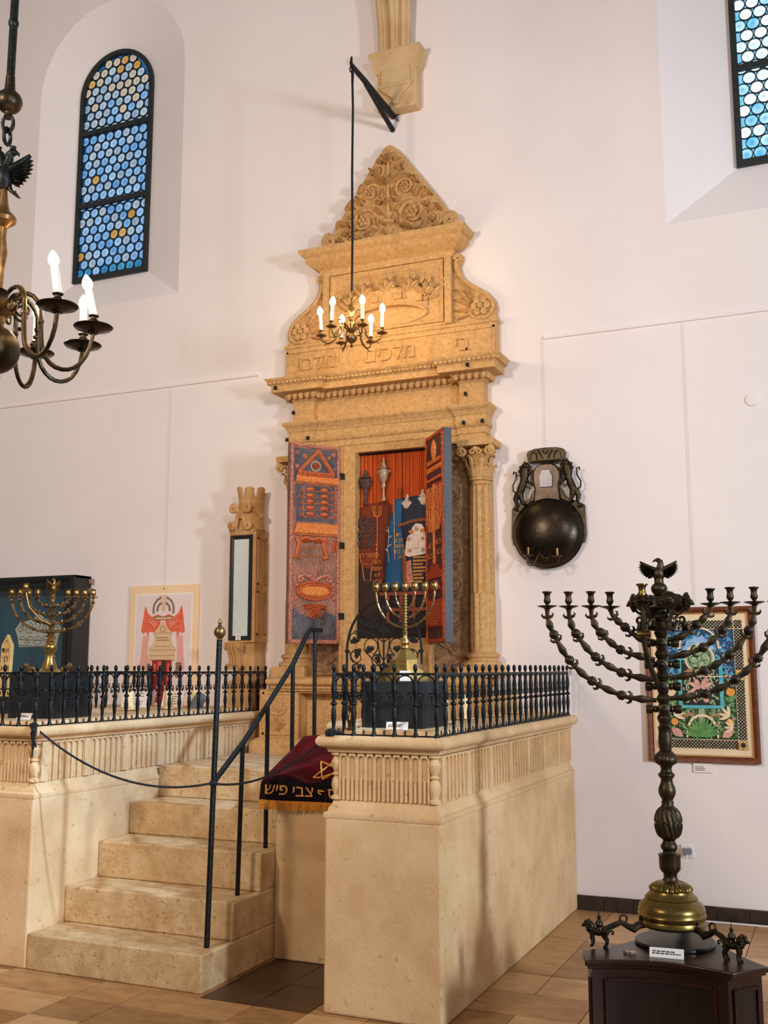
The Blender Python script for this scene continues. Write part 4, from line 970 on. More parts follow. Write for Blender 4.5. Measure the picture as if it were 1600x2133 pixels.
bb(TR).prism([(U(.1), V(.70)), (U(.9), V(.70)), (U(.9), V(.67)), (U(.78), V(.66)), (U(.7), V(.635)), (U(.3), V(.635)), (U(.22), V(.66)), (U(.1), V(.67))], -.012, 0).build('embossed_base', 'copper_red', parent=dr, smooth=0, bevel=.004)
b = bb(TR)
for k in range(5): leaf(b, (U(.5), V(.71)), (U(.2 + .15 * k), V(.755)), .02, .018, 3, -.002)
b.build('embossed_leaves', 'copper_red', parent=dr)
bb(TR).box(U(.1), -.010, V(.925), U(.9), 0, V(.80)).build('embossed_text_panel', 'copper_red', parent=dr, smooth=0, bevel=.004)
b = bb(TR); lines_into(b, U(.15), U(.88), V(.918), V(.806), -.010, 9, .3, 4); b.build('panel_text', 'copper', parent=dr, smooth=0)
# --- interior: printed panel of scrolls, in shallow relief
ip = thing('scroll_panel', 'picture panel of dressed Torah scrolls before an orange curtain, inside the open ark', 'panel', (-2.97, D - .06, 1.785), world=True)
YB = D - .012
B().box(-3.258, YB, 1.78, -2.686, D - .002, 3.19).build('backboard', 'interior_dark', parent=ip, smooth=0)
PX = lambda px: -3.256 + (px - 750) * .00388
PZ = lambda py: 3.17 - (py - 940) * .0036
rr = random.Random(8); x = -3.25
while x < -2.69:
    w_ = rr.uniform(.010, .02); B().tube([(x, YB - .002, 2.3), (x, YB - .002, 3.16)], w_ * .55, 6).build('curtain_pleat', 'curtain', parent=ip); x += w_
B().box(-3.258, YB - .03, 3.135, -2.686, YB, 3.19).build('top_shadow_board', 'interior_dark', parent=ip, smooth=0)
def mantle(name, poly, m, y, th, lab=None):
    """Cloth mantle: outline in picture coordinates, gently rounded towards the viewer."""
    q = [(PX(a), PZ(c)) for a, c in poly]; n = len(q); cx = sum(p[0] for p in q) / n; cz = sum(p[1] for p in q) / n; b = B(); vs = [(p[0], y, p[1]) for p in q]
    for k, hgt in ((.9, .6), (.65, .95), (.3, 1.05)): vs += [(cx + (p[0] - cx) * k, y - th * hgt, cz + (p[1] - cz) * (k * .15 + .85)) for p in q]
    fs = [(r_ * n + i, r_ * n + (i + 1) % n, (r_ + 1) * n + (i + 1) % n, (r_ + 1) * n + i) for r_ in range(3) for i in range(n)] + [tuple(3 * n + i for i in range(n))]
    return b.add(vs, fs).build(name, m, parent=ip, smooth=50, label=lab)
mantle('torah_mantle', [(742, 1240), (748, 1060), (775, 1052), (808, 1050), (818, 1060), (808, 1130), (800, 1240)], 'mantle_rust', YB - .004, .03, 'rust brown velvet mantle')
mantle('torah_mantle', [(740, 1330), (744, 1180), (800, 1190), (806, 1240), (800, 1330)], 'mantle_dark', YB - .006, .03, 'dark brown lower mantle')
mantle('torah_mantle', [(800, 1230), (806, 1130), (812, 1090), (824, 1062), (826, 1046), (850, 1046), (858, 1080), (850, 1120), (842, 1175), (840, 1232)], 'mantle_blue', YB - .008, .035, 'bright blue mantle')
mantle('torah_mantle', [(838, 1180), (842, 1110), (846, 1160), (856, 1210), (862, 1245), (842, 1245)], 'mantle_brown', YB - .02, .02, 'brown velvet fold')
mantle('torah_mantle', [(852, 1250), (846, 1180), (828, 1100), (834, 1046), (896, 1040), (898, 1250)], 'mantle_navy', YB - .012, .035, 'navy mantle with white shield')
b = B()
for i in range(11): b.ball((PX(836 + i * 5.4), YB - .05, PZ(1104 - 10 * math.sin(PI * i / 10 * .6))), .014, 6, (1, .5, 1))
b.build('mantle_trim', 'mantle_brown', parent=ip)
B().prism([(PX(a), PZ(c)) for a, c in ((848, 1165), (850, 1140), (854, 1126), (862, 1120), (862, 1110), (870, 1101), (882, 1103), (888, 1112), (890, 1130), (890, 1164), (870, 1167), (856, 1169))], YB - .062, YB - .05).build('breastplate', 'pale_silver', parent=ip, smooth=0, bevel=.004, label='white silver breastplate')
b = B()
for (px, py, r) in ((872, 1112, .02), (856, 1132, .016), (884, 1132, .016), (858, 1155, .018), (884, 1155, .018)): rosette(b, PX(px), PZ(py), r, YB - .062, .012, 5)
b.box(PX(867), YB - .07, PZ(1152), PX(876), YB - .06, PZ(1134)); b.build('breastplate_relief', 'pale_silver', parent=ip)['kind'] = 'stuff'
b = B()
for (px, py) in ((861, 1118), (884, 1116)): b.ball((PX(px), YB - .065, PZ(py)), .018, 8, (1.1, .5, .8))
b.build('breastplate_jewel', 'copper_bright', parent=ip)
b = B(); lines_into(b, PX(864), PX(892), PZ(1222), PZ(1166), YB - .053, 8, .28, 3)
for i, s_ in enumerate(('ית', 'נכת', 'ושתי', 'ה בת', 'א')): text_into(b, s_, .045, (PX(833 + i), YB - .047, PZ(1122 + 11.5 * i)), .001)
b.build('gold_lettering', 'gold_thread', parent=ip, smooth=0)
b = B(); text_into(b, 'אמסר רחל', .045, (PX(768), YB - .04, PZ(1161)), .001)
for i, s_ in enumerate(('חת', 'אמם', 'יהו', 'עלה')): text_into(b, s_, .042, (PX(790), YB - .04, PZ(1176 + 13 * i)), .001)
b.tube([(PX(p_), YB - .036, PZ(q_)) for p_, q_ in ((752, 1162), (757, 1178), (776, 1180), (788, 1165))], .003, 5)
b.tube([(PX(p_), YB - .038, PZ(q_)) for p_, q_ in ((758, 1182), (762, 1212), (775, 1214), (778, 1182))], .003, 5)
b.build('copper_lettering', 'copper_bright', parent=ip, smooth=0)
b = B().tube([(PX(790), YB - .045, PZ(1170)), (PX(790), YB - .045, PZ(1085))], .0035, 5)
for s_ in (-1, 1):
    for k in (1, 2, 3): b.tube([(PX(790), YB - .045, PZ(1084)), (PX(790 + s_ * 2.6 * k), YB - .044, PZ(1080)), (PX(790 + s_ * 3.6 * k), YB - .043, PZ(1060))], .003, 5)
b.build('copper_hand_candelabrum', 'copper_bright', parent=ip)
for k in range(3): B().ball((PX(789), YB - .047, PZ(1140 + 9 * k)), .009, 8).build('copper_bead', 'copper_bright', parent=ip)
b = B()
for i in range(110):
    a = rr.uniform(0, 2 * PI); q = rr.random() ** .5; b.ball((PX(766) + .075 * q * math.cos(a), YB - .04, PZ(1112) + .13 * q * math.sin(a)), rr.uniform(.006, .012), 5, (1, .6, 1))
b.build('dark_shield', 'dark_silver', parent=ip, label='tarnished silver shield')
b = B().tube([(PX(815), YB - .048, PZ(1178)), (PX(812), YB - .05, PZ(1150)), (PX(815), YB - .05, PZ(1120)), (PX(813), YB - .048, PZ(1105))], .0025, 5)
for (px, py, dx) in ((813, 1145, 9), (814, 1128, 8), (813, 1155, -7), (814, 1116, -5)): leaf(b, (PX(px), PZ(py)), (PX(px + dx), PZ(py - 6)), .007, .006, 1, YB - .046)
b.build('white_sprig', 'pale_silver', parent=ip)
B().tube([(PX(824), YB - .045, PZ(1048)), (PX(826), YB - .05, PZ(1100)), (PX(827), YB - .05, PZ(1172))], .0045, 6).build('torah_pointer', 'old_silver', parent=ip)
B().prism([(PX(a), PZ(c)) for a, c in ((852, 1228), (850, 1178), (860, 1174), (864, 1215), (866, 1230))], YB - .056, YB - .045).build('embroidered_patch', 'copper_rose', parent=ip, smooth=0)
def finial(px, py_top, py_bot, r, m, lab):
    zb, zt = PZ(py_bot), PZ(py_top); h = zt - zb
    pr = [(.35, 0), (.4, .05), (.22, .1), (.2, .28), (.45, .33), (.3, .37), (.3, .42), (.62, .48), (.85, .62), (.95, .7), (.6, .73), (.9, .75), (.5, .79), (.32, .84), (.42, .86), (.2, .89), (.24, .93), (.1, .96), (.02, 1)]
    T = Matrix.Translation((PX(px), YB - .035, zb)) @ Matrix.Diagonal((1, .45, 1, 1)); b = B(); b.T = T
    b.lathe([(q[0] * r, q[1] * h) for q in pr], (0, 0, 0), 14)
    for k in range(8):
        a = 2 * PI * k / 8; b.ball((.92 * r * math.cos(a), .92 * r * math.sin(a), .66 * h), r * .16, 6)
    b.build('torah_finial', m, parent=ip, label=lab)
finial(802, 958, 1050, .052, 'old_silver', 'tall silver tower finial')
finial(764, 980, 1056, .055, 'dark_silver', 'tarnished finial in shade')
finial(851, 1038, 1098, .05, 'pale_silver', 'squat silver crown finial')
finial(882, 1030, 1092, .042, 'pale_silver', 'slim silver finial')
finial(836, 1020, 1048, .018, 'mantle_brown', 'small wooden finial')
B().box(PX(742), YB - .05, PZ(1330), PX(892), YB, PZ(1290)).build('dark_floor', 'interior_dark', parent=ip, smooth=0)
B().box(PX(796), YB - .045, PZ(1292), PX(892), YB, PZ(1232)).build('table_front', 'interior_dark', parent=ip, smooth=0)
for (a, c) in ((810, 816), (836, 843), (862, 868)): B().box(PX(a), YB - .055, PZ(1300), PX(c), YB - .04, PZ(1244)).build('table_rail', 'table_orange', parent=ip, smooth=0)
for q in (1238, 1270): B().box(PX(796), YB - .056, PZ(q + 7), PX(892), YB - .04, PZ(q)).build('table_rail', 'table_orange', parent=ip, smooth=0)
# ================================================================== tall bronze menorah on its mahogany pedestal
def lion(b, s=1.0, T=Matrix.Identity(4)):
    """Little standing lion, nose towards +x, feet on z = 0, about 0.1 m tall at s = 1."""
    T0 = b.T; b.T = T0 @ T @ Matrix.Scale(s, 4)
    b.tube([(-.045, 0, .062), (-.03, 0, .066), (-.005, 0, .060), (.02, 0, .066), (.035, 0, .075)], [.010, .017, .0145, .018, .016], 8)
    b.ball((.036, 0, .084), .024, 10, (.95, .85, 1.05)).ball((.054, 0, .092), .0145, 8, (1, .85, .95)).ball((.067, 0, .086), .0085, 8, (1.1, 1, .8))
    for k in range(11):
        a = 2 * PI * k / 11; b.ball((.044 - .004 * (k % 2), .021 * math.cos(a), .087 + .023 * math.sin(a)), .0075, 6)
    for k in range(7):
        a = 2 * PI * k / 7; b.ball((.030, .019 * math.cos(a), .076 + .023 * math.sin(a)), .009, 6)
    for sy in (-1, 1):
        b.ball((.056, sy * .009, .105), .0045, 6)
        b.tube([(.026, sy * .010, .060), (.027, sy * .011, .036), (.023, sy * .011, .018), (.027, sy * .011, .005), (.036, sy * .011, .003)], [.0105, .008, .006, .007, .005], 6)
        b.tube([(-.038, sy * .010, .062), (-.028, sy * .012, .046), (-.040, sy * .012, .028), (-.034, sy * .012, .006), (-.024, sy * .012, .003)], [.012, .011, .0065, .007, .005], 6)
    b.tube([(-.048, 0, .066), (-.060, 0, .074), (-.068, 0, .070), (-.066, 0, .060), (-.058, 0, .060)], [.005, .0045, .0045, .006, .004], 5)
    b.T = T0; return b
def eagle(b, s, T, heads=1):
    """Eagle with spread wings, breast towards -y, standing on z = 0; about 0.085 m tall at s = 1."""
    T0 = b.T; b.T = T0 @ T @ Matrix.Scale(s, 4)
    b.tube([(0, 0, -.004), (0, -.002, .010), (0, -.003, .024), (.003, -.002, .036), (.006, -.002, .050)], [.012, .017, .0165, .012, .0085], 10)
    for h in range(heads):
        m = 1 if (h == 0 and heads == 1) else (-1 if h == 0 else 1); dx = .006 if heads == 1 else m * -.008
        b.tube([(.004 if heads == 1 else -m * .003, -.002, .040), (dx, -.003, .056), (dx - m * .001, -.003, .066), (dx - m * .008, -.003, .072), (dx - m * .015, -.003, .070)], [.011, .009, .0085, .0085, .005], 8)
        b.tube([(dx - m * .013, -.003, .0705), (dx - m * .019, -.003, .067), (dx - m * .021, -.003, .062)], [.0045, .003, .0008], 6)
    for m in (-1, 1):
        for k in range(9):           # flight feathers fan from the raised wrist down to the flank
            f = k / 8; a = math.radians(48 - 100 * f); l = .040 - .012 * f
            p0 = (m * (.013 + .012 * (1 - f)), .030 + .010 * (1 - f) - .012 * f); p1 = (p0[0] + m * l * math.cos(a), p0[1] + l * math.sin(a) * .8)
            leaf(b, p0, p1, .0072, .006, 1, .001 + .0005 * k); leaf(b, p0, p1, .0072, -.005, 1, .001 + .0005 * k)
        for k in range(5):
            f = k / 4; a = math.radians(40 - 80 * f); p0 = (m * .012, .032 - .01 * f); leaf(b, p0, (p0[0] + m * .026 * math.cos(a), p0[1] + .022 * math.sin(a)), .007, .009, 1, -.002)
        b.tube([(m * .008, -.002, .034), (m * .022, -.002, .042), (m * .034, -.001, .052), (m * .050, 0, .066)], [.009, .008, .006, .003], 7)
        b.tube([(m * .006, 0, .004), (m * .008, -.004, -.004)], [.005, .003], 5)
    b.T = T0; return b
def cup_prof(s=1.0):
    return [(q[0] * s, q[1] * s) for q in ((.004, 0), (.010, .002), (.007, .006), (.008, .010), (.0145, .018), (.016, .026), (.013, .036), (.0125, .046), (.015, .056), (.0215, .062), (.0215, .066), (.016, .067), (.012, .060), (.011, .03), (0, .028))]
def pan_prof(s=1.0): return [(q[0] * s, q[1] * s) for q in ((.012, -.012), (.016, -.008), (.03, -.003), (.042, .001), (.044, .003), (.042, .0045), (.02, .002), (.006, .002))]

PZ0 = .42
t = thing('menorah', 'tall dark bronze menorah topped by an eagle, lions for feet, on the mahogany pedestal', 'menorah', (-.724, 4.66, PZ0), math.radians(11))
def prof(lst): return [(r, z - PZ0) for z, r in lst]
def gad(n, z0, z1, d=.06):
    return lambda a, t_, z: 1 + (d * abs(math.sin(a * n / 2)) if z0 - PZ0 < z < z1 - PZ0 else 0)
b = B().lathe(prof([(.486, .05), (.488, .118), (.494, .134), (.502, .139), (.514, .138), (.52, .135), (.528, .138), (.538, .140), (.545, .136), (.556, .137), (.572, .133), (.584, .122), (.592, .112), (.60, .106), (.605, .108), (.61, .104), (.618, .094), (.627, .088), (.634, .086)]), n=48)
b.build('base_dome', 'brass_base', parent=t, label='polished brass dome base')
def swirl(a, t_, z):
    zz = z + PZ0
    if .855 < zz < .955 and abs(zz - .906) > .004: return 1 + .06 * math.sin(a * 16 + (zz - .9) * 60)
    return 1
def gz(a, t_, z):
    zz = z + PZ0
    if .632 < zz < .674: return 1 + .16 * (abs(math.sin(a * 11)) - .4) * min(1, (.676 - zz) / .03)
    if 1.163 < zz < 1.20: return 1 + .06 * abs(math.sin(a * 9))
    return swirl(a, t_, z)
st = [(.630, .084), (.64, .084), (.652, .076), (.664, .058), (.672, .034), (.682, .028), (.70, .028), (.707, .036), (.718, .043), (.74, .0445), (.765, .0445), (.772, .046), (.777, .047), (.780, .030), (.79, .026), (.80, .034), (.81, .036), (.82, .03), (.832, .024), (.842, .032)]
st += [(.842 + .122 * i / 24, .03 + .0265 * math.sin(PI * (.08 + .84 * i / 24)) ** .7) for i in range(1, 25)]
st += [(.97, .030), (.98, .024), (.99, .026), (.998, .022), (1.005, .026), (1.02, .034), (1.035, .037), (1.05, .034), (1.07, .026), (1.085, .024), (1.095, .032), (1.102, .035), (1.108, .033), (1.112, .026), (1.125, .022), (1.14, .026), (1.152, .046), (1.16, .049), (1.17, .048), (1.185, .042), (1.197, .030), (1.205, .024)]
B().lathe(prof([q for q in st if q[0] <= .673]), n=132, rf=gz).build('petal_collar', 'brass_base', parent=t, smooth=60, label='brass collar of fluted petals')
B().lathe(prof([q for q in st if q[0] >= .672]), n=108, rf=gz).build('lower_stem', 'bronze', parent=t, smooth=60)
up = [(1.205, .025), (1.22, .028), (1.25, .029), (1.28, .026), (1.293, .027), (1.30, .031), (1.305, .024), (1.315, .020), (1.325, .026), (1.34, .0305), (1.352, .026), (1.358, .02)]
for zc in (1.377, 1.473, 1.567, 1.658):
    up += [(zc - .013, .026), (zc - .01, .03), (zc + .01, .03), (zc + .013, .026), (zc + .022, .019), (zc + .03, .024), (zc + .044, .030), (zc + .056, .025), (zc + .064, .019)]
up += [(1.733, .024), (1.745, .026), (1.757, .02)]
B().lathe(prof([q for q in up if q[0] < 1.76]), n=24).build('upper_stem', 'bronze', parent=t)
for zc in (1.377, 1.473, 1.567, 1.658):
    z = zc - PZ0
    c = B().lathe([(.0, -.075), (.018, -.073), (.02, -.062), (.018, -.046), (.012, -.042), (.016, -.034), (.012, -.026), (.012, .026), (.016, .034), (.012, .042), (.018, .046), (.02, .062), (.018, .073), (0, .075)], (0, 0, z), 14, axis='x').build('cross_socket', 'bronze', parent=t)
    B().lathe([(.0, -.042), (.013, -.041), (.023, -.036), (.024, -.03), (.02, -.02)], (0, 0, z), 20, axis='y').build('rosette_plate', 'bronze', parent=c)
    B().ball((0, -.042, z), .0125, 10).build('rosette_bead', 'ebony_ball', parent=c)
# crown with lion masks, scrolls and bells
b = B().lathe(prof([(1.757, .03), (1.762, .05), (1.77, .056), (1.785, .056), (1.79, .05), (1.80, .05), (1.806, .056), (1.815, .052), (1.822, .034), (1.83, .026), (1.845, .02), (1.86, .018), (1.872, .026), (1.885, .034), (1.898, .0355), (1.91, .03), (1.918, .02), (1.93, .02), (1.945, .017)]), n=24)
cw = b.build('crown_hub', 'bronze', parent=t)
for k in range(6):
    a = -PI / 2 + .30 + 2 * PI * k / 6; T = Matrix.Rotation(a, 4, 'Z'); q = B(); q.T = T; R_ = .11; z = 1.835 - PZ0
    q.ball((R_, 0, z), .036, 12, (.5, 1, 1))
    for j in range(16): c_ = 2 * PI * j / 16; q.ball((R_ + .004, .034 * math.cos(c_), z + .034 * math.sin(c_)), .0085, 6); q.ball((R_ + .011, .022 * math.cos(c_ + .2), z + .022 * math.sin(c_ + .2)), .0075, 6)
    q.ball((R_ + .02, 0, z - .004), .013, 8).ball((R_ + .03, 0, z - .010), .007, 6)
    for sy in (-1, 1): q.ball((R_ + .022, sy * .010, z + .007), .0035, 6)
    q.build('lion_mask', 'bronze', parent=t)
    q = B(); q.T = T
    q.tube([(.05, 0, z - .045), (.075, 0, z - .055), (.10, 0, z - .04), (.112, 0, z - .015), (.10, 0, z + .0)], [.007, .007, .006, .005, .004], 6)
    q.tube(spiral(.088, z - .075, .026, .008, 90, 1.2, 14), taper(.006, .004, 15), 5); q.build('crown_scroll', 'bronze', parent=t)
for k in range(9):
    a = 2 * PI * k / 9 + .2; T = Matrix.Rotation(a, 4, 'Z') @ Matrix.Translation((.088, 0, 1.765 - PZ0)) @ Matrix.Rotation(.45 * (k % 3 - 1), 4, 'Y'); q = B(); q.T = T
    q.tube([(.009 * math.cos(c_ * PI / 5), 0, -.006 + .009 * math.sin(c_ * PI / 5)) for c_ in range(10)], .002, 5, closed=True)
    q.lathe([(.003, -.014), (.008, -.017), (.011, -.026), (.014, -.04), (.021, -.05), (.022, -.053), (.016, -.05), (.0, -.045)], n=14).tube([(0, 0, -.04), (.002, 0, -.062)], [.003, .004], 5).build('bell', 'bronze', parent=t)
q = eagle(B(), 1.0, Matrix.Translation((0, 0, 1.938 - PZ0)) @ Matrix.Diagonal((1.55, 1.3, 1.15, 1))); q.build('eagle', 'bronze', parent=t, smooth=60)
# arms
S = 490.0
def arm(pts, bosses, right, lift=0):
    sg = 1 if right else -1
    P3 = [Vector((sg * x / S, 0, (1395 - y + lift) / S * 1.0 + 1.55 - PZ0 + .003)) for x, y in pts]
    # smooth path
    W = []
    for i in range(len(P3) - 1):
        p0, p1, p2, p3 = P3[max(i - 1, 0)], P3[i], P3[i + 1], P3[min(i + 2, len(P3) - 1)]
        for k in range(8):
            u = k / 8; W.append(.5 * ((2 * p1) + (p2 - p0) * u + (2 * p0 - 5 * p1 + 4 * p2 - p3) * u * u + (3 * p1 - p0 - 3 * p2 + p3) * u ** 3))
    W.append(P3[-1]); L = [0]
    for i in range(1, len(W)): L.append(L[-1] + (W[i] - W[i - 1]).length)
    bl = []
    for x, y in bosses:
        tgt = Vector((sg * x / S, 0, (1395 - y + lift) / S + 1.55 - PZ0 + .003)); j = min(range(len(W)), key=lambda i: (W[i] - tgt).length); bl.append(L[j])
    seg = [0] + bl + [L[-1] - .02]
    def rad(l):
        for i in range(len(seg) - 1):
            if seg[i] <= l <= seg[i + 1]:
                f = (l - seg[i]) / (seg[i + 1] - seg[i] + 1e-6)
                return .0105 + .008 * math.exp(-((f - .42) / .14) ** 2)
        return .0125
    b = B().tube([tuple(p) for p in W], [rad(l) for l in L], 8, flat=.5, up=(0, 1, 0))
    for i in range(len(seg) - 1):     # spurs
        tgt = seg[i] + (seg[i + 1] - seg[i]) * .72; j = min(range(len(W) - 1), key=lambda k: abs(L[k] - tgt)); d = (W[j + 1] - W[j]).normalized(); n_ = Vector((-d.z, 0, d.x)); p = W[j]
        for m in (-1, 1): b.tube([tuple(p + n_ * m * .006), tuple(p + n_ * m * .018 + d * .002), tuple(p + n_ * m * .025 + d * .011), tuple(p + n_ * m * .021 + d * .02)], [.009, .007, .005, .0015], 6)
    o = b.build('arm', 'bronze', parent=t)
    for l in bl:
        j = min(range(len(W)), key=lambda k: abs(L[k] - l)); p = W[j]
        B().lathe([(.0, .008), (.019, .006), (.0215, 0), (.0205, -.006), (.017, -.012), (.013, -.014), (0, -.014)], tuple(p), 18, axis='y', rf=lambda a, t_, z: 1 + .06 * math.cos(9 * a)).build('rosette_plate', 'bronze', parent=o)
        B().ball((p.x, p.y - .014, p.z), .0115, 10).build('rosette_bead', 'ebony_ball', parent=o)
    e = W[-1]
    B().lathe(pan_prof(), tuple(e), 24).build('drip_pan', 'bronze', parent=o)
    B().lathe(cup_prof(), (e.x, e.y, e.z + .001), 16).build('candle_cup', 'bronze', parent=o)
A1 = ([(14, 1463), (50, 1460), (86, 1453), (147, 1423), (193, 1379), (225, 1324), (237, 1290), (238, 1263)], [(86, 1453), (147, 1423), (193, 1379), (225, 1324)])
A2 = ([(14, 1421), (50, 1415), (85, 1405), (138, 1372), (178, 1322), (190, 1290), (192, 1264)], [(85, 1405), (138, 1372), (178, 1322)])
A3 = ([(14, 1378), (45, 1371), (85, 1357), (126, 1320), (142, 1290), (144, 1264)], [(85, 1357), (126, 1320)])
A4 = ([(14, 1340), (45, 1332), (74, 1309), (98, 1285), (104, 1266)], [(74, 1309)])
for P_, B_ in (A1, A2, A3, A4):
    arm(P_, B_, False); arm(P_, B_, True, 4)
# serving light on a bracket of its own, in front of the crown
T = Matrix.Rotation(math.radians(-20), 4, 'Z')
b = B(); q0 = (-.075, -.09)
b.tube([(-.01, -.02, 1.455 - PZ0), (-.03, -.05, 1.50 - PZ0), (-.06, -.085, 1.58 - PZ0), (q0[0], q0[1], 1.66 - PZ0), (q0[0], q0[1], 1.83 - PZ0)], [.011, .012, .012, .011, .011], 8)
o = b.build('arm', 'bronze', parent=t, label='upright bracket arm of the serving light')
B().lathe([(.004, -.03), (.015, -.028), (.012, -.012), (.012, .012), (.015, .028), (.004, .03)], (q0[0], q0[1], 1.695 - PZ0), 12, axis='x').build('cross_socket', 'brass_base', parent=o)
B().lathe(pan_prof(.95), (q0[0], q0[1], 1.832 - PZ0), 24).build('drip_pan', 'bronze', parent=o)
B().lathe(cup_prof(1.15), (q0[0], q0[1], 1.834 - PZ0), 16).build('candle_cup', 'brass_base', parent=o)
# feet: three bent brackets ending in little lions
ang0 = math.radians(-11)
for (fx, fy, look) in ((-1.0, 4.478, PI), (-.462, 4.478, -.35), (-.724, 5.0, PI / 2)):
    d = Vector((fx + .724, fy - 4.66)); d = Matrix.Rotation(ang0, 2) @ d; a = math.atan2(d.y, d.x); L_ = d.length; T = Matrix.Rotation(a, 4, 'Z')
    b = B(); b.T = T; z = lambda q: q - PZ0
    b.tube([(.12, 0, z(.50)), (.15, 0, z(.498)), (.17, 0, z(.485)), (.195, 0, z(.495)), (.225, 0, z(.512)), (.26, 0, z(.50)), (L_ - .04, 0, z(.49)), (L_ - .015, 0, z(.492))], [.014, .016, .018, .013, .011, .012, .011, .012], 8)
    b.tube([(.215 + .016 * math.cos(c_ * PI / 6), 0, z(.525) + .016 * math.sin(c_ * PI / 6)) for c_ in range(12)], .0045, 6, closed=True)
    b.lathe([(.012, .48 - PZ0), (.015, .488 - PZ0), (.011, .498 - PZ0), (.017, .508 - PZ0), (.013, .52 - PZ0), (.006, .53 - PZ0), (.009, .538 - PZ0), (.004, .546 - PZ0), (.0005, .565 - PZ0)], (L_ - .01, 0, 0), 12)
    b.lathe([(.006, .50 - PZ0), (.01, .51 - PZ0), (.006, .52 - PZ0), (.008, .527 - PZ0), (.0005, .54 - PZ0)], (.14, 0, 0), 10)
    b.tube([(L_ - .01, 0, .062), (L_ - .012, 0, .075)], [.008, .009], 8)
    o = b.build('foot_bracket', 'bronze', parent=t)
    T2 = T @ Matrix.Translation((L_ - .005, 0, 0)) @ Matrix.Rotation(look - a + ang0, 4, 'Z')
    lion(B(), .92, T2).build('lion_foot', 'bronze', parent=o, smooth=60)

# pedestal
ped = thing('pedestal', 'dark mahogany pedestal with curved panelled sides under the tall bronze menorah', 'pedestal', (-.724, 4.62, 0), world=True)
Cn = [(-1.045, 4.395), (-1.0, 4.252), (-.455, 4.305), (-.335, 4.45), (-.64, 5.12), (-.80, 5.11)]
def plan(off):
    cx, cy = -.70, 4.60; out = []
    def sh(p): d = Vector((p[0] - cx, p[1] - cy)); d = d * (1 - off / d.length); return (cx + d.x, cy + d.y)
    def curve(p, q, bow, n=12):
        p, q = Vector(p), Vector(q); d = q - p; n_ = Vector((-d.y, d.x)).normalized()
        return [tuple(p + d * i / n + n_ * bow * 4 * (i / n) * (1 - i / n)) for i in range(n)]
    K = [sh(p) for p in Cn]
    out += [K[0]] + curve(K[1], K[2], .075) + [K[2]] + curve(K[3], K[4], .075) + [K[4]] + curve(K[5], K[0], .075)
    return out
B().prism(plan(0), .398, .42, 'xy').build('top', 'mahogany', parent=ped, smooth=20, bevel=.005)
B().prism(plan(.012), .386, .40, 'xy').build('top_moulding', 'mahogany', parent=ped, smooth=20, bevel=.004)
B().prism(plan(.032), .05, .388, 'xy').build('body', 'mahogany', parent=ped, smooth=20)
B().prism(plan(.016), 0.001, .055, 'xy').build('plinth', 'mahogany', parent=ped, smooth=20, bevel=.004)
P = plan(.032)
def face_panel(pts, name='side_panel'):
    pts = [Vector(p) for p in pts]; n = len(pts)
    L_ = sum((pts[i + 1] - pts[i]).length for i in range(n - 1)); m = min(.055, L_ * .16)
    def at(l):
        for i in range(n - 1):
            s = (pts[i + 1] - pts[i]).length
            if l <= s or i == n - 2: d = (pts[i + 1] - pts[i]) / s; return pts[i] + d * l, Vector((d.y, -d.x))
            l -= s
    ls = [m + (L_ - 2 * m) * i / 12 for i in range(13)]
    def strip(l0, l1, z0, z1, o0, o1, k=12):
        b = B(); vs = []
        for i in range(k + 1):
            p, nn = at(l0 + (l1 - l0) * i / k)
            for o, z in ((o0, z0), (o1, z0), (o1, z1), (o0, z1)): q = p + nn * o; vs.append((q.x, q.y, z))
        fs = [(i * 4 + j, i * 4 + (j + 1) % 4, i * 4 + 4 + (j + 1) % 4, i * 4 + 4 + j) for i in range(k) for j in range(4)] + [(0, 1, 2, 3), (k * 4 + 3, k * 4 + 2, k * 4 + 1, k * 4)]
        return b.add(vs, fs)
    pn = strip(m, L_ - m, .085, .345, -.004, .002).build(name, 'mahogany_panel', parent=ped, smooth=20)
    b = strip(m, L_ - m, .337, .349, -.002, .010)
    for l0 in (m - .006, L_ - m - .006):
        c = strip(l0, l0 + .012, .08, .349, -.002, .010, 1); b.add(c.v, c.f)
    b.build('panel_moulding', 'mahogany', parent=pn, smooth=20)
    strip(m, L_ - m, .078, .09, -.002, .013).build('panel_sill', 'mahogany', parent=pn, smooth=20, label='reddish lower panel moulding')
face_panel(P[1:14]); face_panel([P[0], P[1]]); face_panel([P[13], P[14]])
tag(B().lathe([(.001, 0), (.160, 0), (.163, .004), (.163, .012), (.159, .016), (.001, .016)], (-.715, 4.655, .4205), 48).build('turntable_disc', 'black_lacquer'), 'flat black round disc on the pedestal under the bronze menorah', 'disc')
b = B(); b.T = Matrix.Translation((-.713, 4.415, .4205)) @ Matrix.Rotation(math.radians(4), 4, 'Z') @ Matrix.Rotation(math.radians(-28), 4, 'X')
lab = b.box(-.066, 0, 0, .066, .002, .038).build('label_card', 'card', smooth=0)
tag(lab, 'white printed label card leaning on the black disc below the bronze menorah', 'label', 'label cards')
b2 = B(); b2.T = b.T; lines_into(b2, -.055, .055, .012, .028, -.0003, 2, .3, 5); b2.build('print', 'ink', parent=lab, smooth=0)
b = B()
for k in range(7): r_ = random.Random(k); b.ball((-.86 + (k - 3) * .006, 4.425 + r_.uniform(-.006, .006), .4275), .0075, 6, (1.2, .8, .9))
b.box(-.884, 4.418, .4205, -.838, 4.432, .427)
tag(b.build('metal_lump', 'old_silver', smooth=50), 'small crumpled dark metal piece lying on the mahogany pedestal near a lion foot', 'ornament')
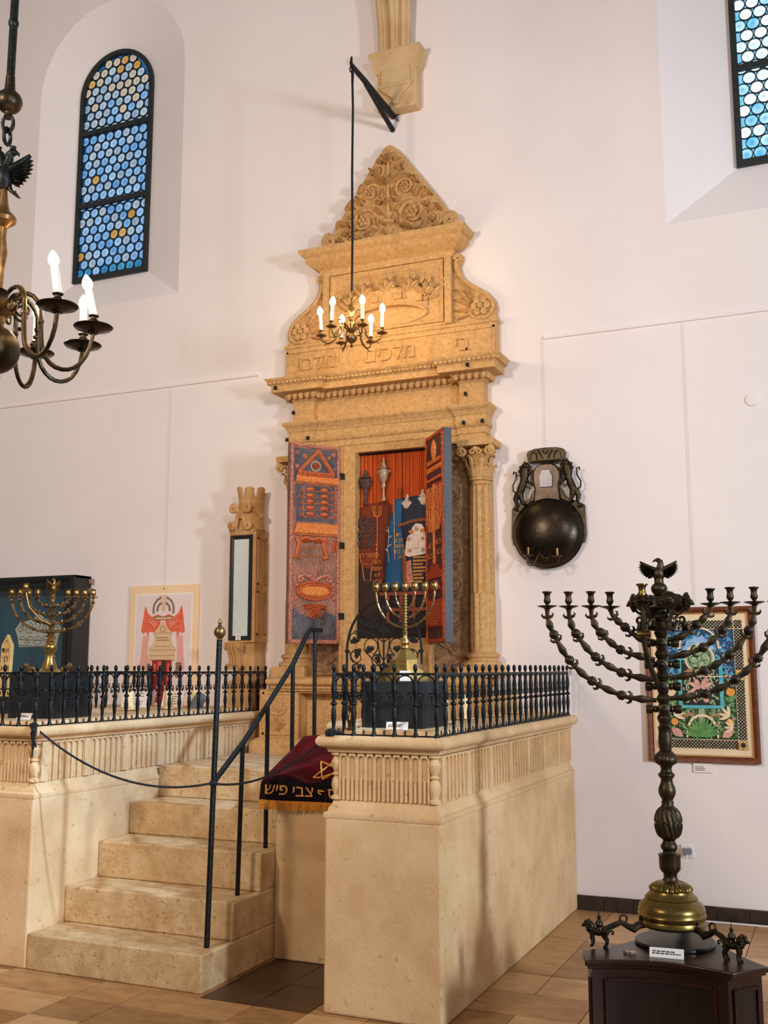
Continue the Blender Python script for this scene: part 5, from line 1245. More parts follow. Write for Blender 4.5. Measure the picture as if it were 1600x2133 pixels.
# ================================================================== things on and against the end wall
# bronze sconce with two lions and the tablets of the law
sx, sz = -1.82, 2.478; sy = D - .02
t = thing('wall_sconce', 'bronze wall sconce with two lions holding tablets over a round reflector bowl', 'sconce', (sx, D, sz - .26), world=True)
bp = [(-.255, .18), (-.262, -.02), (-.25, -.08), (.25, -.08), (.262, -.02), (.255, .18), (.205, .205), (.13, .24), (.10, .30), (-.10, .30), (-.13, .24), (-.205, .205)]
B().prism([(sx + p[0], sz + p[1]) for p in bp], sy - .02, D - .003).build('back_plate', 'bronze', parent=t, smooth=0, bevel=.004)
B().lathe([(.0, -.105), (.04, -.104), (.10, -.096), (.16, -.078), (.21, -.05), (.237, -.02), (.243, -.008), (.25, -.004), (.252, .002), (.25, .008), (.24, .01), (0, .01)], (sx, sy - .02, sz), 64, axis='y').build('reflector_bowl', 'bronze_dark', parent=t, smooth=60)
tb = [(-.095, .19), (-.085, .30), (-.095, .36), (-.095, .42), (-.075, .46), (-.04, .48), (.04, .48), (.075, .46), (.095, .42), (.095, .36), (.085, .30), (.095, .19)]
B().prism([(sx + p[0], sz + p[1]) for p in tb], sy - .045, D - .003).build('tablet_mount', 'bronze_dark', parent=t, smooth=0, bevel=.01)
tl = [(-.046, .31), (-.046, .39), (-.034, .41), (-.034, .425), (-.022, .432), (.022, .432), (.034, .425), (.034, .41), (.046, .39), (.046, .31)]
tp = B().prism([(sx + p[0], sz + p[1]) for p in tl], sy - .055, sy - .04).build('blue_tablets', 'enamel_blue', parent=t, smooth=0, bevel=.002)
b = B().box(sx - .0008, sy - .056, sz + .315, sx + .0008, sy - .0545, sz + .428)
for i, (l_, r_) in enumerate((('לא תרצח', 'אנכי ה'), ('לא תנאף', 'לא יהיה'), ('לא תגנב', 'לא תשא'), ('לא תענה', 'זכור את'), ('לא תחמד', 'כבד את'))):
    z = sz + .403 - i * .0195; text_into(b, l_, .0115, (sx - .022, sy - .0558, z), .0004, 1.0); text_into(b, r_, .0115, (sx + .022, sy - .0558, z), .0004, 1.0)
b.build('white_lettering', 'card', parent=tp, smooth=0)
pq = [(-.125, .49), (-.135, .555), (-.125, .575), (-.08, .588), (0, .592), (.08, .588), (.125, .575), (.135, .555), (.125, .49)]
pl = B().prism([(sx + p[0], sz + p[1]) for p in pq], sy - .045, D - .006).build('top_plaque', 'bronze', parent=t, smooth=0, bevel=.006)
b = B()
for s in (-1, 1):
    b.tube([(sx + s * .11, sy - .05, sz + .505), (sx + s * .105, sy - .052, sz + .55), (sx + s * .085, sy - .052, sz + .565), (sx + s * .065, sy - .052, sz + .55), (sx + s * .06, sy - .05, sz + .51)], .004, 5)
    b.tube([(sx + s * .05, sy - .05, sz + .575), (sx + s * .03, sy - .052, sz + .54), (sx + s * .02, sy - .05, sz + .515)], .005, 5); b.tube([(sx + s * .02, sy - .05, sz + .57), (sx, sy - .052, sz + .545)], .004, 5)
b.tube([(sx - .10, sy - .05, sz + .50), (sx + .10, sy - .05, sz + .50)], .004, 5); b.build('plaque_relief', 'bronze', parent=pl)
for s in (-1, 1):
    X = lambda d: sx + s * d; Z = lambda d: sz + d; y = sy - .035; b = B()
    b.tube([(X(.195), y, Z(.27)), (X(.175), y - .004, Z(.32)), (X(.158), y - .006, Z(.37)), (X(.152), y - .006, Z(.42)), (X(.148), y - .006, Z(.455))], [.026, .027, .024, .034, .03], 10)
    for k in range(9): a = 2 * PI * k / 9; b.ball((X(.15 + .033 * math.cos(a)), y - .014, Z(.435 + .042 * math.sin(a))), .015, 6)
    b.ball((X(.14), y - .012, Z(.47)), .027, 10).tube([(X(.135), y - .012, Z(.47)), (X(.112), y - .012, Z(.464)), (X(.103), y - .012, Z(.458))], [.018, .012, .008], 8).ball((X(.15), y - .012, Z(.498)), .008, 6)
    b.tube([(X(.145), y - .006, Z(.405)), (X(.115), y - .008, Z(.42)), (X(.092), y - .006, Z(.44))], [.014, .011, .009], 7)
    b.tube([(X(.15), y - .006, Z(.375)), (X(.12), y - .012, Z(.35)), (X(.088), y - .008, Z(.335))], [.014, .011, .009], 7)
    b.tube([(X(.20), y, Z(.285)), (X(.222), y, Z(.24)), (X(.216), y, Z(.20)), (X(.232), y, Z(.17)), (X(.21), y - .004, Z(.165))], [.025, .019, .012, .011, .009], 8)
    b.tube([(X(.185), y - .004, Z(.27)), (X(.178), y - .008, Z(.235)), (X(.168), y - .006, Z(.205)), (X(.15), y - .008, Z(.20))], [.022, .016, .011, .009], 8)
    b.tube([(X(.205), y, Z(.275)), (X(.238), y, Z(.30)), (X(.240), y, Z(.34)), (X(.215), y, Z(.385)), (X(.215), y, Z(.43)), (X(.232), y, Z(.435)), (X(.236), y, Z(.415))], [.007, .007, .006, .006, .006, .008, .004], 6)
    b.build('lion', 'bronze', parent=t, smooth=60)
for (ax, az, wx) in ((-.105, -.17, -.05), (.095, -.185, .05)):
    b = B().tube([(sx + wx * .2, sy - .09, sz - .19), (sx + wx * .7, sy - .12, sz - .155), (sx + wx, sy - .13, sz - .175), (sx + ax * .7, sy - .15, sz - .24), (sx + ax, sy - .16, sz - .235), (sx + ax * 1.15, sy - .16, sz - .20), (sx + ax, sy - .16, az + sz)], [.008, .007, .006, .006, .006, .006, .008], 7)
    b.ball((sx + wx * .7, sy - .12, sz - .15), .01, 7)
    o = b.build('candle_arm', 'bronze', parent=t)
    B().lathe(pan_prof(.85), (sx + ax, sy - .16, sz + az), 20).build('drip_pan', 'bronze', parent=o)
    B().lathe([(.010, 0), (.010, .055), (.008, .056), (.007, .05)], (sx + ax, sy - .16, sz + az), 12).build('candle_socket', 'brass_old', parent=o)
b = B().ball((sx, sy - .09, sz - .19), .02, 8)
for k in (-2, -1, 1, 2): leaf(b, (sx, sz - .195), (sx + k * .022, sz - .165 + abs(k) * .004), .010, .01, 2, sy - .095)
b.build('arm_boss', 'bronze', parent=t)

# framed papercut
x0, x1, z0, z1 = -1.195, -.51, .962, 1.942
t = thing('framed_painting', 'framed blue and green papercut painting with animals and lattice border, behind the bronze menorah', 'painting', ((x0 + x1) / 2, D, z0), world=True)
frame(B(), x0, x1, z0, z1, .042, D - .004, .032).build('frame', 'frame_wood', parent=t, smooth=0, bevel=.003)
frame(B(), x0 + .038, x1 - .038, z0 + .038, z1 - .038, .010, D - .006, .022).build('gilt_slip', 'frame_gilt', parent=t, smooth=0)
Y = D - .014
B().box(x0 + .04, Y, z0 + .04, x1 - .04, D - .003, z1 - .04).build('paper', 'paint_cream', parent=t, smooth=0)
ax0, ax1, az0, az1 = x0 + .075, x1 - .075, z0 + .085, z1 - .085; W_, H_ = ax1 - ax0, az1 - az0
lay = [Y - .0005]
def sheet_(name, m, polys):
    lay[0] -= .0004; b = B()
    for k, p in enumerate(polys):   # overlapping patches of one print lie a hair apart
        y = lay[0] - k * 6e-6; b.add([(ax0 + u * W_, y, az0 + v * H_) for u, v in p], [tuple(range(len(p)))])
    lay[0] -= len(polys) * 6e-6
    o = b.build(name, m, parent=t, smooth=0)
    if len(polys) > 1: o['kind'] = 'stuff'
    return o
def rect(a, c, d, e): return [(a, c), (d, c), (d, e), (a, e)]
def disc(u, v, r, n=14, a0=0, a1=360): return [(u + r * math.cos(math.radians(a0 + (a1 - a0) * i / n)), v + r * W_ / H_ * math.sin(math.radians(a0 + (a1 - a0) * i / n))) for i in range(n)]
def ringp(u, v, r, w_, a0=0, a1=360, n=24):
    o = [(u + r * math.cos(math.radians(a0 + (a1 - a0) * i / n)), v + r * W_ / H_ * math.sin(math.radians(a0 + (a1 - a0) * i / n))) for i in range(n + 1)]
    i_ = [(u + (r - w_) * math.cos(math.radians(a0 + (a1 - a0) * i / n)), v + (r - w_) * W_ / H_ * math.sin(math.radians(a0 + (a1 - a0) * i / n))) for i in range(n, -1, -1)]
    return o + i_
def lf_(u, v, l, a, w_=.25, n=5):
    a = math.radians(a); c, s_ = math.cos(a), math.sin(a); up = [(l * i / n, l * w_ * math.sin(PI * i / n)) for i in range(n + 1)]; pts = up + [(q[0], -q[1]) for q in up[-2:0:-1]]
    return [(u + (p[0] * c - p[1] * s_), v + (p[0] * s_ + p[1] * c) * W_ / H_) for p in pts]
rr = random.Random(12)
sheet_('border_ground', 'paint_black', [rect(0, 0, 1, 1)])
lat = []; gold = []
nu, nv = 52, 78
for i in range(nu):
    for j in range(nv):
        u, v = (i + .5) / nu, (j + .5) / nv
        if .105 < u < .895 and .075 < v < .925: continue
        if (i + j) % 2 == 0: (gold if rr.random() < .3 else lat).append([(u - .0085, v), (u, v - .0058), (u + .0085, v), (u, v + .0058)])
for k in (0, .1, .9, 1): lat += [rect(max(0, k - .003), 0, min(1, k + .003), 1)]
for k in (0, .07, .93, 1): lat += [rect(0, max(0, k - .0025), 1, min(1, k + .0025))]
sheet_('border_lattice', 'paint_cream', lat)['kind'] = 'stuff'
sheet_('border_gold', 'paint_gold', gold)['kind'] = 'stuff'
sheet_('upper_field', 'paint_navy', [rect(.11, .53, .89, .925)])
sheet_('lower_field', 'paint_forest', [rect(.11, .075, .89, .53)])
fl = lambda n, u0, u1, v0, v1, l, w_=.25: [lf_(rr.uniform(u0, u1), rr.uniform(v0, v1), rr.uniform(.5, 1) * l, rr.uniform(0, 360), w_) for _ in range(n)]
sheet_('teal_leaves', 'paint_teal', fl(150, .13, .87, .55, .91, .08))['kind'] = 'stuff'
sheet_('pale_sprigs', 'paint_sky', fl(190, .13, .87, .56, .91, .035, .2))['kind'] = 'stuff'
sheet_('green_leaves', 'paint_leaf', fl(150, .13, .87, .09, .5, .09))['kind'] = 'stuff'
sheet_('sage_leaves', 'paint_sage', fl(130, .13, .87, .09, .5, .045))['kind'] = 'stuff'
sheet_('cream_sprigs', 'paint_cream', fl(230, .13, .87, .12, .88, .03, .14))['kind'] = 'stuff'
sheet_('pink_blossoms', 'paint_pink', [disc(rr.uniform(.14, .86), rr.uniform(.1, .52), .016, 8) for _ in range(26)])['kind'] = 'stuff'
sheet_('inner_panel', 'paint_black', [rect(.27, .335, .73, .66)])
sheet_('panel_tracery', 'paint_sage', [lf_(rr.uniform(.29, .71), rr.uniform(.36, .64), .05, rr.uniform(0, 360), .2) for _ in range(70)])['kind'] = 'stuff'
sheet_('turquoise_frame', 'paint_turquoise', [rect(.24, .31, .285, .70), rect(.715, .31, .76, .70), rect(.24, .31, .76, .335), rect(.24, .685, .36, .70), rect(.64, .685, .76, .70)])
sheet_('arch_band', 'paint_cream', [ringp(.5, .79, .235, .022, 0, 180), rect(.24, .775, .285, .79), rect(.715, .775, .76, .79), rect(.12, .555, .88, .562)])
sheet_('dove_crest', 'paint_sky', [[(.29, .765), (.34, .80), (.36, .845), (.42, .85), (.46, .875), (.5, .865), (.54, .885), (.58, .85), (.64, .845), (.66, .80), (.71, .765)]])
sheet_('crest_lines', 'paint_turquoise', [ringp(.42, .79, .06, .012, 0, 180), ringp(.58, .79, .06, .012, 0, 180), ringp(.42, .79, .035, .01, 0, 180), ringp(.58, .79, .035, .01, 0, 180)])
sheet_('medallion', 'paint_cream', [disc(.5, .70, .175, 28)]); sheet_('medallion_field', 'paint_sage', [disc(.5, .70, .155, 28)])
sheet_('medallion_tracery', 'paint_forest', [ringp(.5, .70, .135, .012)] + [ringp(.5 + .07 * math.cos(a), .70 + .05 * math.sin(a), .05, .010, 0, 300) for a in (.3, 1.9, 3.4, 5.0)])
sheet_('panel_beasts', 'paint_tan', [[(.36 + d, .60), (.40 + d, .625), (.46 + d, .62), (.47 + d, .595), (.44 + d, .58), (.38 + d, .585)] for d in (-.03, .15)] + [[(.30 + d, .235), (.32 + d, .275), (.40 + d, .275), (.43 + d, .285), (.44 + d, .26), (.42 + d, .255), (.41 + d, .225), (.39 + d, .25), (.33 + d, .25), (.32 + d, .22)] for d in (-.02, .29)])
sheet_('panel_heraldry', 'paint_pink', [lf_(.5, .47, .16, a, .16) for a in (25, 60, 120, 155, 200, 340)] + [ringp(.5, .52, .09, .018, 20, 160), disc(.44, .375, .03), disc(.56, .375, .03)])
sheet_('heraldry_outline', 'paint_cream', [ringp(.5, .52, .13, .012, 0, 180), ringp(.38, .47, .05, .01, 0, 250), ringp(.62, .47, .05, .01, -70, 180)])
sheet_('tree_trunk', 'paint_sage', [rect(.465, .20, .535, .31)]); sheet_('rainbow_arch', 'paint_cream', [ringp(.5, .155, .17, .03, 10, 170), rect(.315, .085, .335, .14), rect(.665, .085, .685, .14)])
sheet_('fern', 'paint_leaf', [lf_(.5, .09, .24, a, .09) for a in range(15, 170, 14)])
sheet_('oranges', 'paint_orange', [disc(.185, .205, .042, 16), disc(.815, .205, .042, 16), disc(.84, .44, .05, 14), disc(.16, .44, .05, 14), disc(.80, .56, .02, 10)])
sheet_('hyacinths', 'paint_pink', [lf_(.14, .155, .17, -35, .28), lf_(.86, .155, .17, 215, .28)])
sheet_('lilies', 'paint_cream', [lf_(.82, .25, .14, a, .12) for a in (100, 130, 165, 195)] + [lf_(.18, .25, .14, 180 - a, .12) for a in (100, 130, 165, 195)] + [lf_(.86, .17, .12, a, .12) for a in (120, 150, 185, 215)] + [lf_(.16, .40, .12, a, .25) for a in (70, 120)])
sheet_('gold_corners', 'paint_gold', [rect(.005, .005, .09, .065), rect(.91, .005, .995, .065), rect(.91, .53, .995, .61), rect(.005, .53, .09, .61)])
sheet_('corner_rosettes', 'paint_black', [lf_(u, v, .04, a, .22) for u in (.047, .953) for v in (.035, .57) for a in range(0, 360, 45)])
lab = B().box(-.92, D - .012, .898, -.805, D - .001, .958).build('label_card', 'card', smooth=0); tag(lab, 'small white printed label on the wall under the framed papercut painting', 'label', 'label cards')
b = B(); lines_into(b, -.91, -.83, .908, .938, D - .0122, 3, .22, 2); b.build('print', 'ink', parent=lab, smooth=0)
# socket, plug and cables
t = thing('wall_socket', 'white square wall socket behind the stem of the bronze menorah', 'socket', (-.975, D, .41), world=True)
B().box(-1.02, D - .012, .368, -.938, D - .001, .452).build('cover_plate', 'white_plastic', parent=t, smooth=0, bevel=.006)
b = B().lathe([(.033, -.001), (.033, -.005), (.030, -.006), (.028, -.002), (.001, -.002)], (-.979, D - .011, .41), 20, axis='y'); b.build('socket_ring', 'white_plastic', parent=t)
t = thing('power_plug', 'grey plug with white cable, in the wall socket by the bronze menorah', 'plug', (-.985, D - .02, .41), world=True)
B().prism([(-1.008, .43), (-.95, .43), (-.955, .398), (-.968, .392), (-.994, .392), (-1.003, .398)], D - .045, D - .014).build('plug_body', 'grey_plastic', parent=t, smooth=0, bevel=.005)
B().tube([(-.98, D - .04, .395), (-.982, D - .05, .36), (-1.0, D - .05, .32), (-1.03, D - .04, .26), (-1.05, D - .03, .15), (-1.05, D - .03, .03)], .004, 6).build('plug_cable', 'white_plastic', parent=t)
tag(B().tube([(-1.05, D - .035, .006), (-.9, D - .05, .006), (-.8, D - .045, .006), (-.5, D - .04, .006), (.2, D - .05, .006)], .006, 6).build('floor_cable', 'white_plastic'), 'white cable running along the floor by the dark skirting tiles', 'cable')

# poster of the ark
x0, x1, z0, z1 = -5.325, -4.668, 1.262, 2.215
t = thing('poster', 'mounted colour print of the ark under a crown with coral curtains, leaning against the wall', 'poster', ((x0 + x1) / 2, D - .02, z0), world=True)
B().box(x0, D - .022, z0, x1, D - .004, z1).build('mount_board', 'poster_mount', parent=t, smooth=0, bevel=.002)
ax0, ax1, az0, az1 = x0 + .065, x1 - .065, z0 + .02, z1 - .08; W_, H_ = ax1 - ax0, az1 - az0; Y = D - .0225; lay = [Y]
B().box(ax0 - .014, Y - .0008, az0, ax1 + .014, Y + .001, az1 + .014).build('white_margin', 'card', parent=t, smooth=0); lay[0] -= .0008
sheet_('paper', 'poster_paper', [rect(0, 0, 1, 1)])
sheet_('drape_tail', 'print_pink', [[(.09, .30), (.14, .62), (.245, .62), (.225, .30)], [(.775, .30), (.755, .62), (.86, .62), (.91, .30)]])
for s in (0, 1):
    q = lambda u: u if s == 0 else 1 - u
    sheet_('drape', 'print_coral', [[(q(.155), .875), (q(.10), .66), (q(.15), .635), (q(.19), .66), (q(.23), .60), (q(.25), .66), (q(.27), .655), (q(.37), .65), (q(.44), .72), (q(.48), .80), (q(.40), .82), (q(.30), .795), (q(.22), .83), (q(.17), .90)]])
    sheet_('drape_fold', 'print_pink', [[(q(.17 + .05 * k), .80 - .03 * k), (q(.27 + .03 * k), .745 - .02 * k), (q(.42), .79 - .02 * k), (q(.28 + .03 * k), .735 - .02 * k)] for k in range(3)])
    sheet_('tassel', 'print_pink', [[(q(.235), .64), (q(.222), .585), (q(.255), .585), (q(.25), .64)]])
sheet_('vault_ribs', 'print_sand', [[(.43, 1), (.46, 1), (.485, .90), (.47, .90)], [(.49, 1), (.52, 1), (.515, .90), (.495, .90)], [(.545, 1), (.57, 1), (.54, .90), (.525, .90)], rect(.47, .855, .54, .905)])
sheet_('crown', 'print_sepia', [ringp(.505, .865, .20, .03, -20, 75), ringp(.505, .865, .20, .03, 105, 200), ringp(.505, .86, .13, .035, -10, 70), ringp(.505, .86, .13, .035, 110, 190), [(.33, .80), (.68, .80), (.67, .765), (.35, .765)]])
sheet_('crown_band', 'print_sand', [rect(.36, .772, .66, .79)])
sheet_('ark_print', 'print_sand', [[(.505, .755), (.345, .645), (.665, .645)], rect(.33, .63, .68, .645), rect(.36, .535, .655, .63), [(.33, .535), (.28, .515), (.28, .495), (.72, .495), (.72, .515), (.68, .535), (.655, .60), (.36, .60)], rect(.26, .485, .745, .50), rect(.285, .39, .73, .485), rect(.33, .36, .69, .39), rect(.24, .44, .30, .36), rect(.70, .44, .73, .38)])
sheet_('ark_lines', 'print_sepia', [ringp(.505, .68, .05, .01), rect(.345, .641, .665, .645), rect(.39, .572, .63, .580), rect(.39, .595, .61, .602), rect(.26, .482, .745, .486), rect(.285, .43, .73, .434), rect(.285, .39, .73, .394), rect(.36, .515, .64, .52)])
sheet_('ark_doors', 'print_red', [rect(.33, .12, .42, .39), rect(.58, .12, .68, .39)]); sheet_('ark_opening', 'print_dark', [rect(.42, .16, .58, .39)])
sheet_('ark_scrolls', 'print_coral', [rect(.43, .30, .50, .38), rect(.36, .25, .40, .36), rect(.61, .2, .65, .36)]); sheet_('carpet', 'print_red', [[(.40, .0), (.60, 0), (.54, .2), (.46, .2)]])
sheet_('side_furnishings', 'print_sepia', [rect(.24, .20, .29, .36), disc(.80, .27, .07, 16), rect(.76, .31, .86, .37)])
B().lathe([(.004, -.001), (.006, -.003), (.0, -.004)], (-4.995, D - .022, z1 - .03), 8, axis='y').build('pin', 'ink', parent=t)

# stone pillar cabinet
px0, px1, py = -4.287, -4.050, 6.84
t = thing('stone_pillar_cabinet', 'carved stone pillar with a glazed black-framed front and broken crown top, beside the ark', 'cabinet', ((px0 + px1) / 2, py, 1.24), world=True)
B().box(px0 + .03, py - .03, 1.24, px1 - .01, D - .002, 1.46).build('pedestal_block', 'pillar_stone', parent=t, smooth=0, bevel=.006)
B().lathe([(.105, 1.46), (.105, 1.53), (.10, 1.536), (.02, 1.536)], (-4.158, py + .09, 0), 28).build('drum', 'pillar_stone', parent=t)
B().box(-4.19, py + .02, 1.53, -4.06, D - .002, 1.75).build('neck', 'pillar_stone', parent=t, smooth=0, bevel=.005)
b = B()
sec = [(py - .075, 1.745), (py - .07, 1.70), (py - .035, 1.655), (py - .02, 1.61), (py - .03, 1.57), (py - .03, 1.54), (py + .04, 1.54), (py + .04, 1.745)]
b.prism(sec, -4.255, -4.155, 'yz')
for xx in (-4.262, -4.148):
    b.lathe([(.0, -.012), (.03, -.012), (.03, .012), (0, .012)], (xx, py - .045, 1.715), 16, axis='x').lathe([(0, -.012), (.02, -.012), (.02, .012), (0, .012)], (xx, py - .03, 1.565), 14, axis='x')
for k in range(3): b.tube([(-4.235 + .03 * k, py - .077, 1.735), (-4.235 + .03 * k, py - .074, 1.70), (-4.232 + .027 * k, py - .04, 1.655), (-4.229 + .024 * k, py - .024, 1.61), (-4.229 + .024 * k, py - .034, 1.57)], .0085, 6)
b.build('scroll_bracket', 'pillar_stone', parent=t)
bd = B().box(px0, py, 1.742, px1, D - .002, 2.60).build('body', 'pillar_stone', parent=t, smooth=0, bevel=.006)
for (za, zb) in ((1.80, 2.13), (2.18, 2.54)):
    b = B()
    for (ya, yb, zc, zd) in ((py + .025, py + .15, za, za + .012), (py + .025, py + .15, zb - .012, zb), (py + .025, py + .037, za, zb), (py + .138, py + .15, za, zb)): b.box(px1 - .002, ya, zc, px1 + .006, yb, zd)
    b.build('side_panel_frame', 'pillar_stone', parent=bd, smooth=0)
b = B()
for k in range(6): b.box(px0 + .02 + k * .034, py - .006, 2.565, px0 + .046 + k * .034, py + .002, 2.592)
b.box(px0, py - .008, 2.59, px1, py + .01, 2.602).build('cornice_blocks', 'pillar_stone', parent=bd, smooth=0)
dz0, dz1 = 1.762, 2.558
gl = frame(B(), px0 + .018, px1 - .028, dz0, dz1, .034, py - .001, .014).build('glazed_door', 'black_lacquer', parent=t, smooth=0)
B().box(px0 + .048, py - .006, dz0 + .03, px1 - .058, py + .004, dz1 - .03).build('pane', 'cream_glass', parent=gl, smooth=0)
tg = B().box(-4.205, py - .018, 1.762, -4.160, py - .0145, 1.806).build('number_tag', 'card', parent=gl, smooth=0)
b = B().tube([(-4.1825 + .017 * math.cos(2 * PI * i / 24), py - .0185, 1.784 + .017 * math.sin(2 * PI * i / 24)) for i in range(24)], .0011, 4, closed=True); text_into(b, '17', .024, (-4.1825, py - .0188, 1.784), .0004)
b.build('number', 'ink', parent=tg, smooth=0)
cx, cy = -4.155, py + .095
b = B().lathe([(.115, 2.60), (.105, 2.62), (.10, 2.70), (.098, 2.80), (.10, 2.808), (.098, 2.815), (.10, 2.835), (.097, 2.842), (.09, 2.86), (.06, 2.862)], (cx, cy, 0), 28); cr = b.build('crown_drum', 'pillar_stone', parent=t)
b = B()
for a, h in ((-2.2, .09), (-1.2, .08), (-.2, .085), (.9, .06), (2.3, .08)):
    T = Matrix.Translation((cx, cy, 0)) @ Matrix.Rotation(a, 4, 'Z'); b.T = T
    b.tube([(.085, 0, 2.84), (.09, 0, 2.88), (.10, 0, 2.84 + h), (.112, 0, 2.845 + h)], [.036, .038, .042, .02], 8, flat=.45, up=(1, 0, 0))
b.T = Matrix.Identity(4); b.build('crown_points', 'pillar_stone', parent=cr)
b = B(); y = cy - .10
for s in (-1, 1):
    b.tube([(cx - .03 + s * .02, y, 2.74), (cx - .03 + s * .05, y - .01, 2.78)] + spiral(cx - .03 + s * .055, 2.765, .03, .01, 90, -s * 1.1, 12, y - .01, .01), taper(.02, .016, 15), 7)
    b.tube([(cx - .03 + s * .02, y, 2.72), (cx - .03 + s * .04, y - .01, 2.65)] + spiral(cx - .03 + s * .07, 2.635, .03, .01, 180 if s > 0 else 0, s * 1.2, 14, y - .012, .012), taper(.018, .015, 17), 7)
    b.tube([(cx + s * .03, y + .005, 2.76), (cx + s * .08, y + .04, 2.74), (cx + s * .1, y + .08, 2.715)], [.014, .016, .02], 7)
rosette(b, cx - .03, 2.715, .035, y - .01, .02, 6); b.ball((cx + .1, y + .08, 2.71), .024, 8).build('scroll_carving', 'pillar_stone', parent=cr)
tg = B().box(-1.715, 6.955, 1.50, -1.668, 6.9585, 1.55).build('number_tag', 'card', smooth=0); tag(tg, 'white square tag reading 18 on the end of the iron railing', 'tag')
b = B().tube([(-1.6915 + .018 * math.cos(2 * PI * i / 24), 6.9546, 1.525 + .018 * math.sin(2 * PI * i / 24)) for i in range(24)], .0011, 4, closed=True); text_into(b, '18', .026, (-1.6915, 6.9543, 1.525), .0004)
b.build('number', 'ink', parent=tg, smooth=0)

# black wall showcase
x1, yf = -5.743, D - .205; x0 = -7.0; z0, z1 = 1.25, 2.31
t = thing('wall_showcase', 'black glazed wall showcase with teal cloth inside, behind the nine-branched brass menorah', 'showcase', (-6.3, D, z0), world=True)
b = B().box(x1 - .02, yf, z0, x1, D - .012, z1).box(x0, yf, z0, x0 + .02, D - .012, z1).box(x0, yf, z1 - .02, x1, D - .012, z1).box(x0, yf, z0, x1, D - .012, z0 + .02); b.build('case', 'black_lacquer', parent=t, smooth=0)
fr = frame(B(), x0, x1, z0, z1, .06, yf + .002, .016).build('door_frame', 'black_lacquer', parent=t, smooth=0)
frame(B(), x0 + .06, x1 - .06, z0 + .06, z1 - .06, .05, yf + .002, .010).build('inner_frame', 'black_lacquer', parent=fr, smooth=0)
B().box(x0 + .02, D - .05, z0 + .02, x1 - .02, D - .02, z1 - .02).build('teal_backcloth', 'cloth_teal', parent=t, smooth=0)
m = bpy.data.materials.new('clear_glass'); m.use_nodes = True; nt = m.node_tree; nt.nodes.remove(nt.nodes['Principled BSDF'])
tr_, gl_, mx_ = nt.nodes.new('ShaderNodeBsdfTransparent'), nt.nodes.new('ShaderNodeBsdfGlossy'), nt.nodes.new('ShaderNodeMixShader')
gl_.inputs['Roughness'].default_value = .03; mx_.inputs[0].default_value = .07; tr_.inputs[0].default_value = (.9, .95, .96, 1)
nt.links.new(tr_.outputs[0], mx_.inputs[1]); nt.links.new(gl_.outputs[0], mx_.inputs[2]); nt.links.new(mx_.outputs[0], nt.nodes['Material Output'].inputs[0]); M['clear_glass'] = m
B().box(x0 + .1, yf + .01, z0 + .1, x1 - .1, yf + .014, z1 - .1).build('pane', 'clear_glass', parent=t, smooth=0)
b = B()
for z in (z1 - .04, z1 - .12): b.box(x1 - .004, D - .04, z - .02, x1 + .03, D - .004, z + .02).lathe([(.005, -.006), (.012, -.006), (.012, 0), (.005, 0)], (x1 + .018, D - .04, z), 10, axis='y')
b.build('wall_bracket', 'old_silver', parent=t, smooth=0)
cx, cz, cy_ = -6.24, 1.80, D - .052
co_ = [(-.20, -.07), (-.22, .02), (-.25, .08), (-.20, .14), (-.12, .15), (-.05, .17), (0, .24), (.05, .17), (.12, .15), (.20, .14), (.25, .08), (.22, .02), (.20, -.07)]
cr = B().prism([(cx + p[0], cz + p[1]) for p in co_], cy_ - .008, cy_ + .004).build('embroidered_crown', 'cloth_cream', parent=t, smooth=0)
b = B()
for s in (-1, 1):
    b.tube(spiral(cx + s * .10, cz + .085, .055, .014, 90, s * 1.5, 22, cy_ - .009), .0035, 4); b.tube(spiral(cx + s * .19, cz + .085, .035, .012, 90, s * 1.3, 16, cy_ - .009), .0035, 4)
for dz in (-.055, -.005): b.tube([(cx - .2, cy_ - .009, cz + dz), (cx, cy_ - .009, cz + dz - .01), (cx + .2, cy_ - .009, cz + dz)], .0035, 4)
for (dx, dz, w1, h1) in ((0, .13, .035, .055), (0, -.03, .05, .022), (.11, -.03, .03, .014), (-.11, -.03, .03, .014)): b.tube([(cx + dx - w1, cy_ - .009, cz + dz), (cx + dx, cy_ - .009, cz + dz + h1), (cx + dx + w1, cy_ - .009, cz + dz), (cx + dx, cy_ - .009, cz + dz - h1)], .0035, 4, closed=True)
b.tube([(cx - .2 + .04 * i, cy_ - .009, cz + (.02 if i % 2 else .0)) for i in range(11)], .003, 4); b.build('crown_stitching', 'print_sepia', parent=cr)
b = B(); text_into(b, 'ר', .13, (cx + .335, cy_ - .003, cz + .03), .002); text_into(b, 'ת', .13, (cx + .43, cy_ - .003, cz - .03), .002); b.build('pink_lettering', 'thread_pink', parent=t, smooth=0)
# ================================================================== chandeliers
CT = [(.0, 0), (.0125, 0), (.0125, .10), (.010, .101), (.007, .104), (0, .105)]
BU = [(.006, 0), (.009, .004), (.018, .018), (.021, .03), (.019, .042), (.012, .056), (.004, .068), (0, .071)]
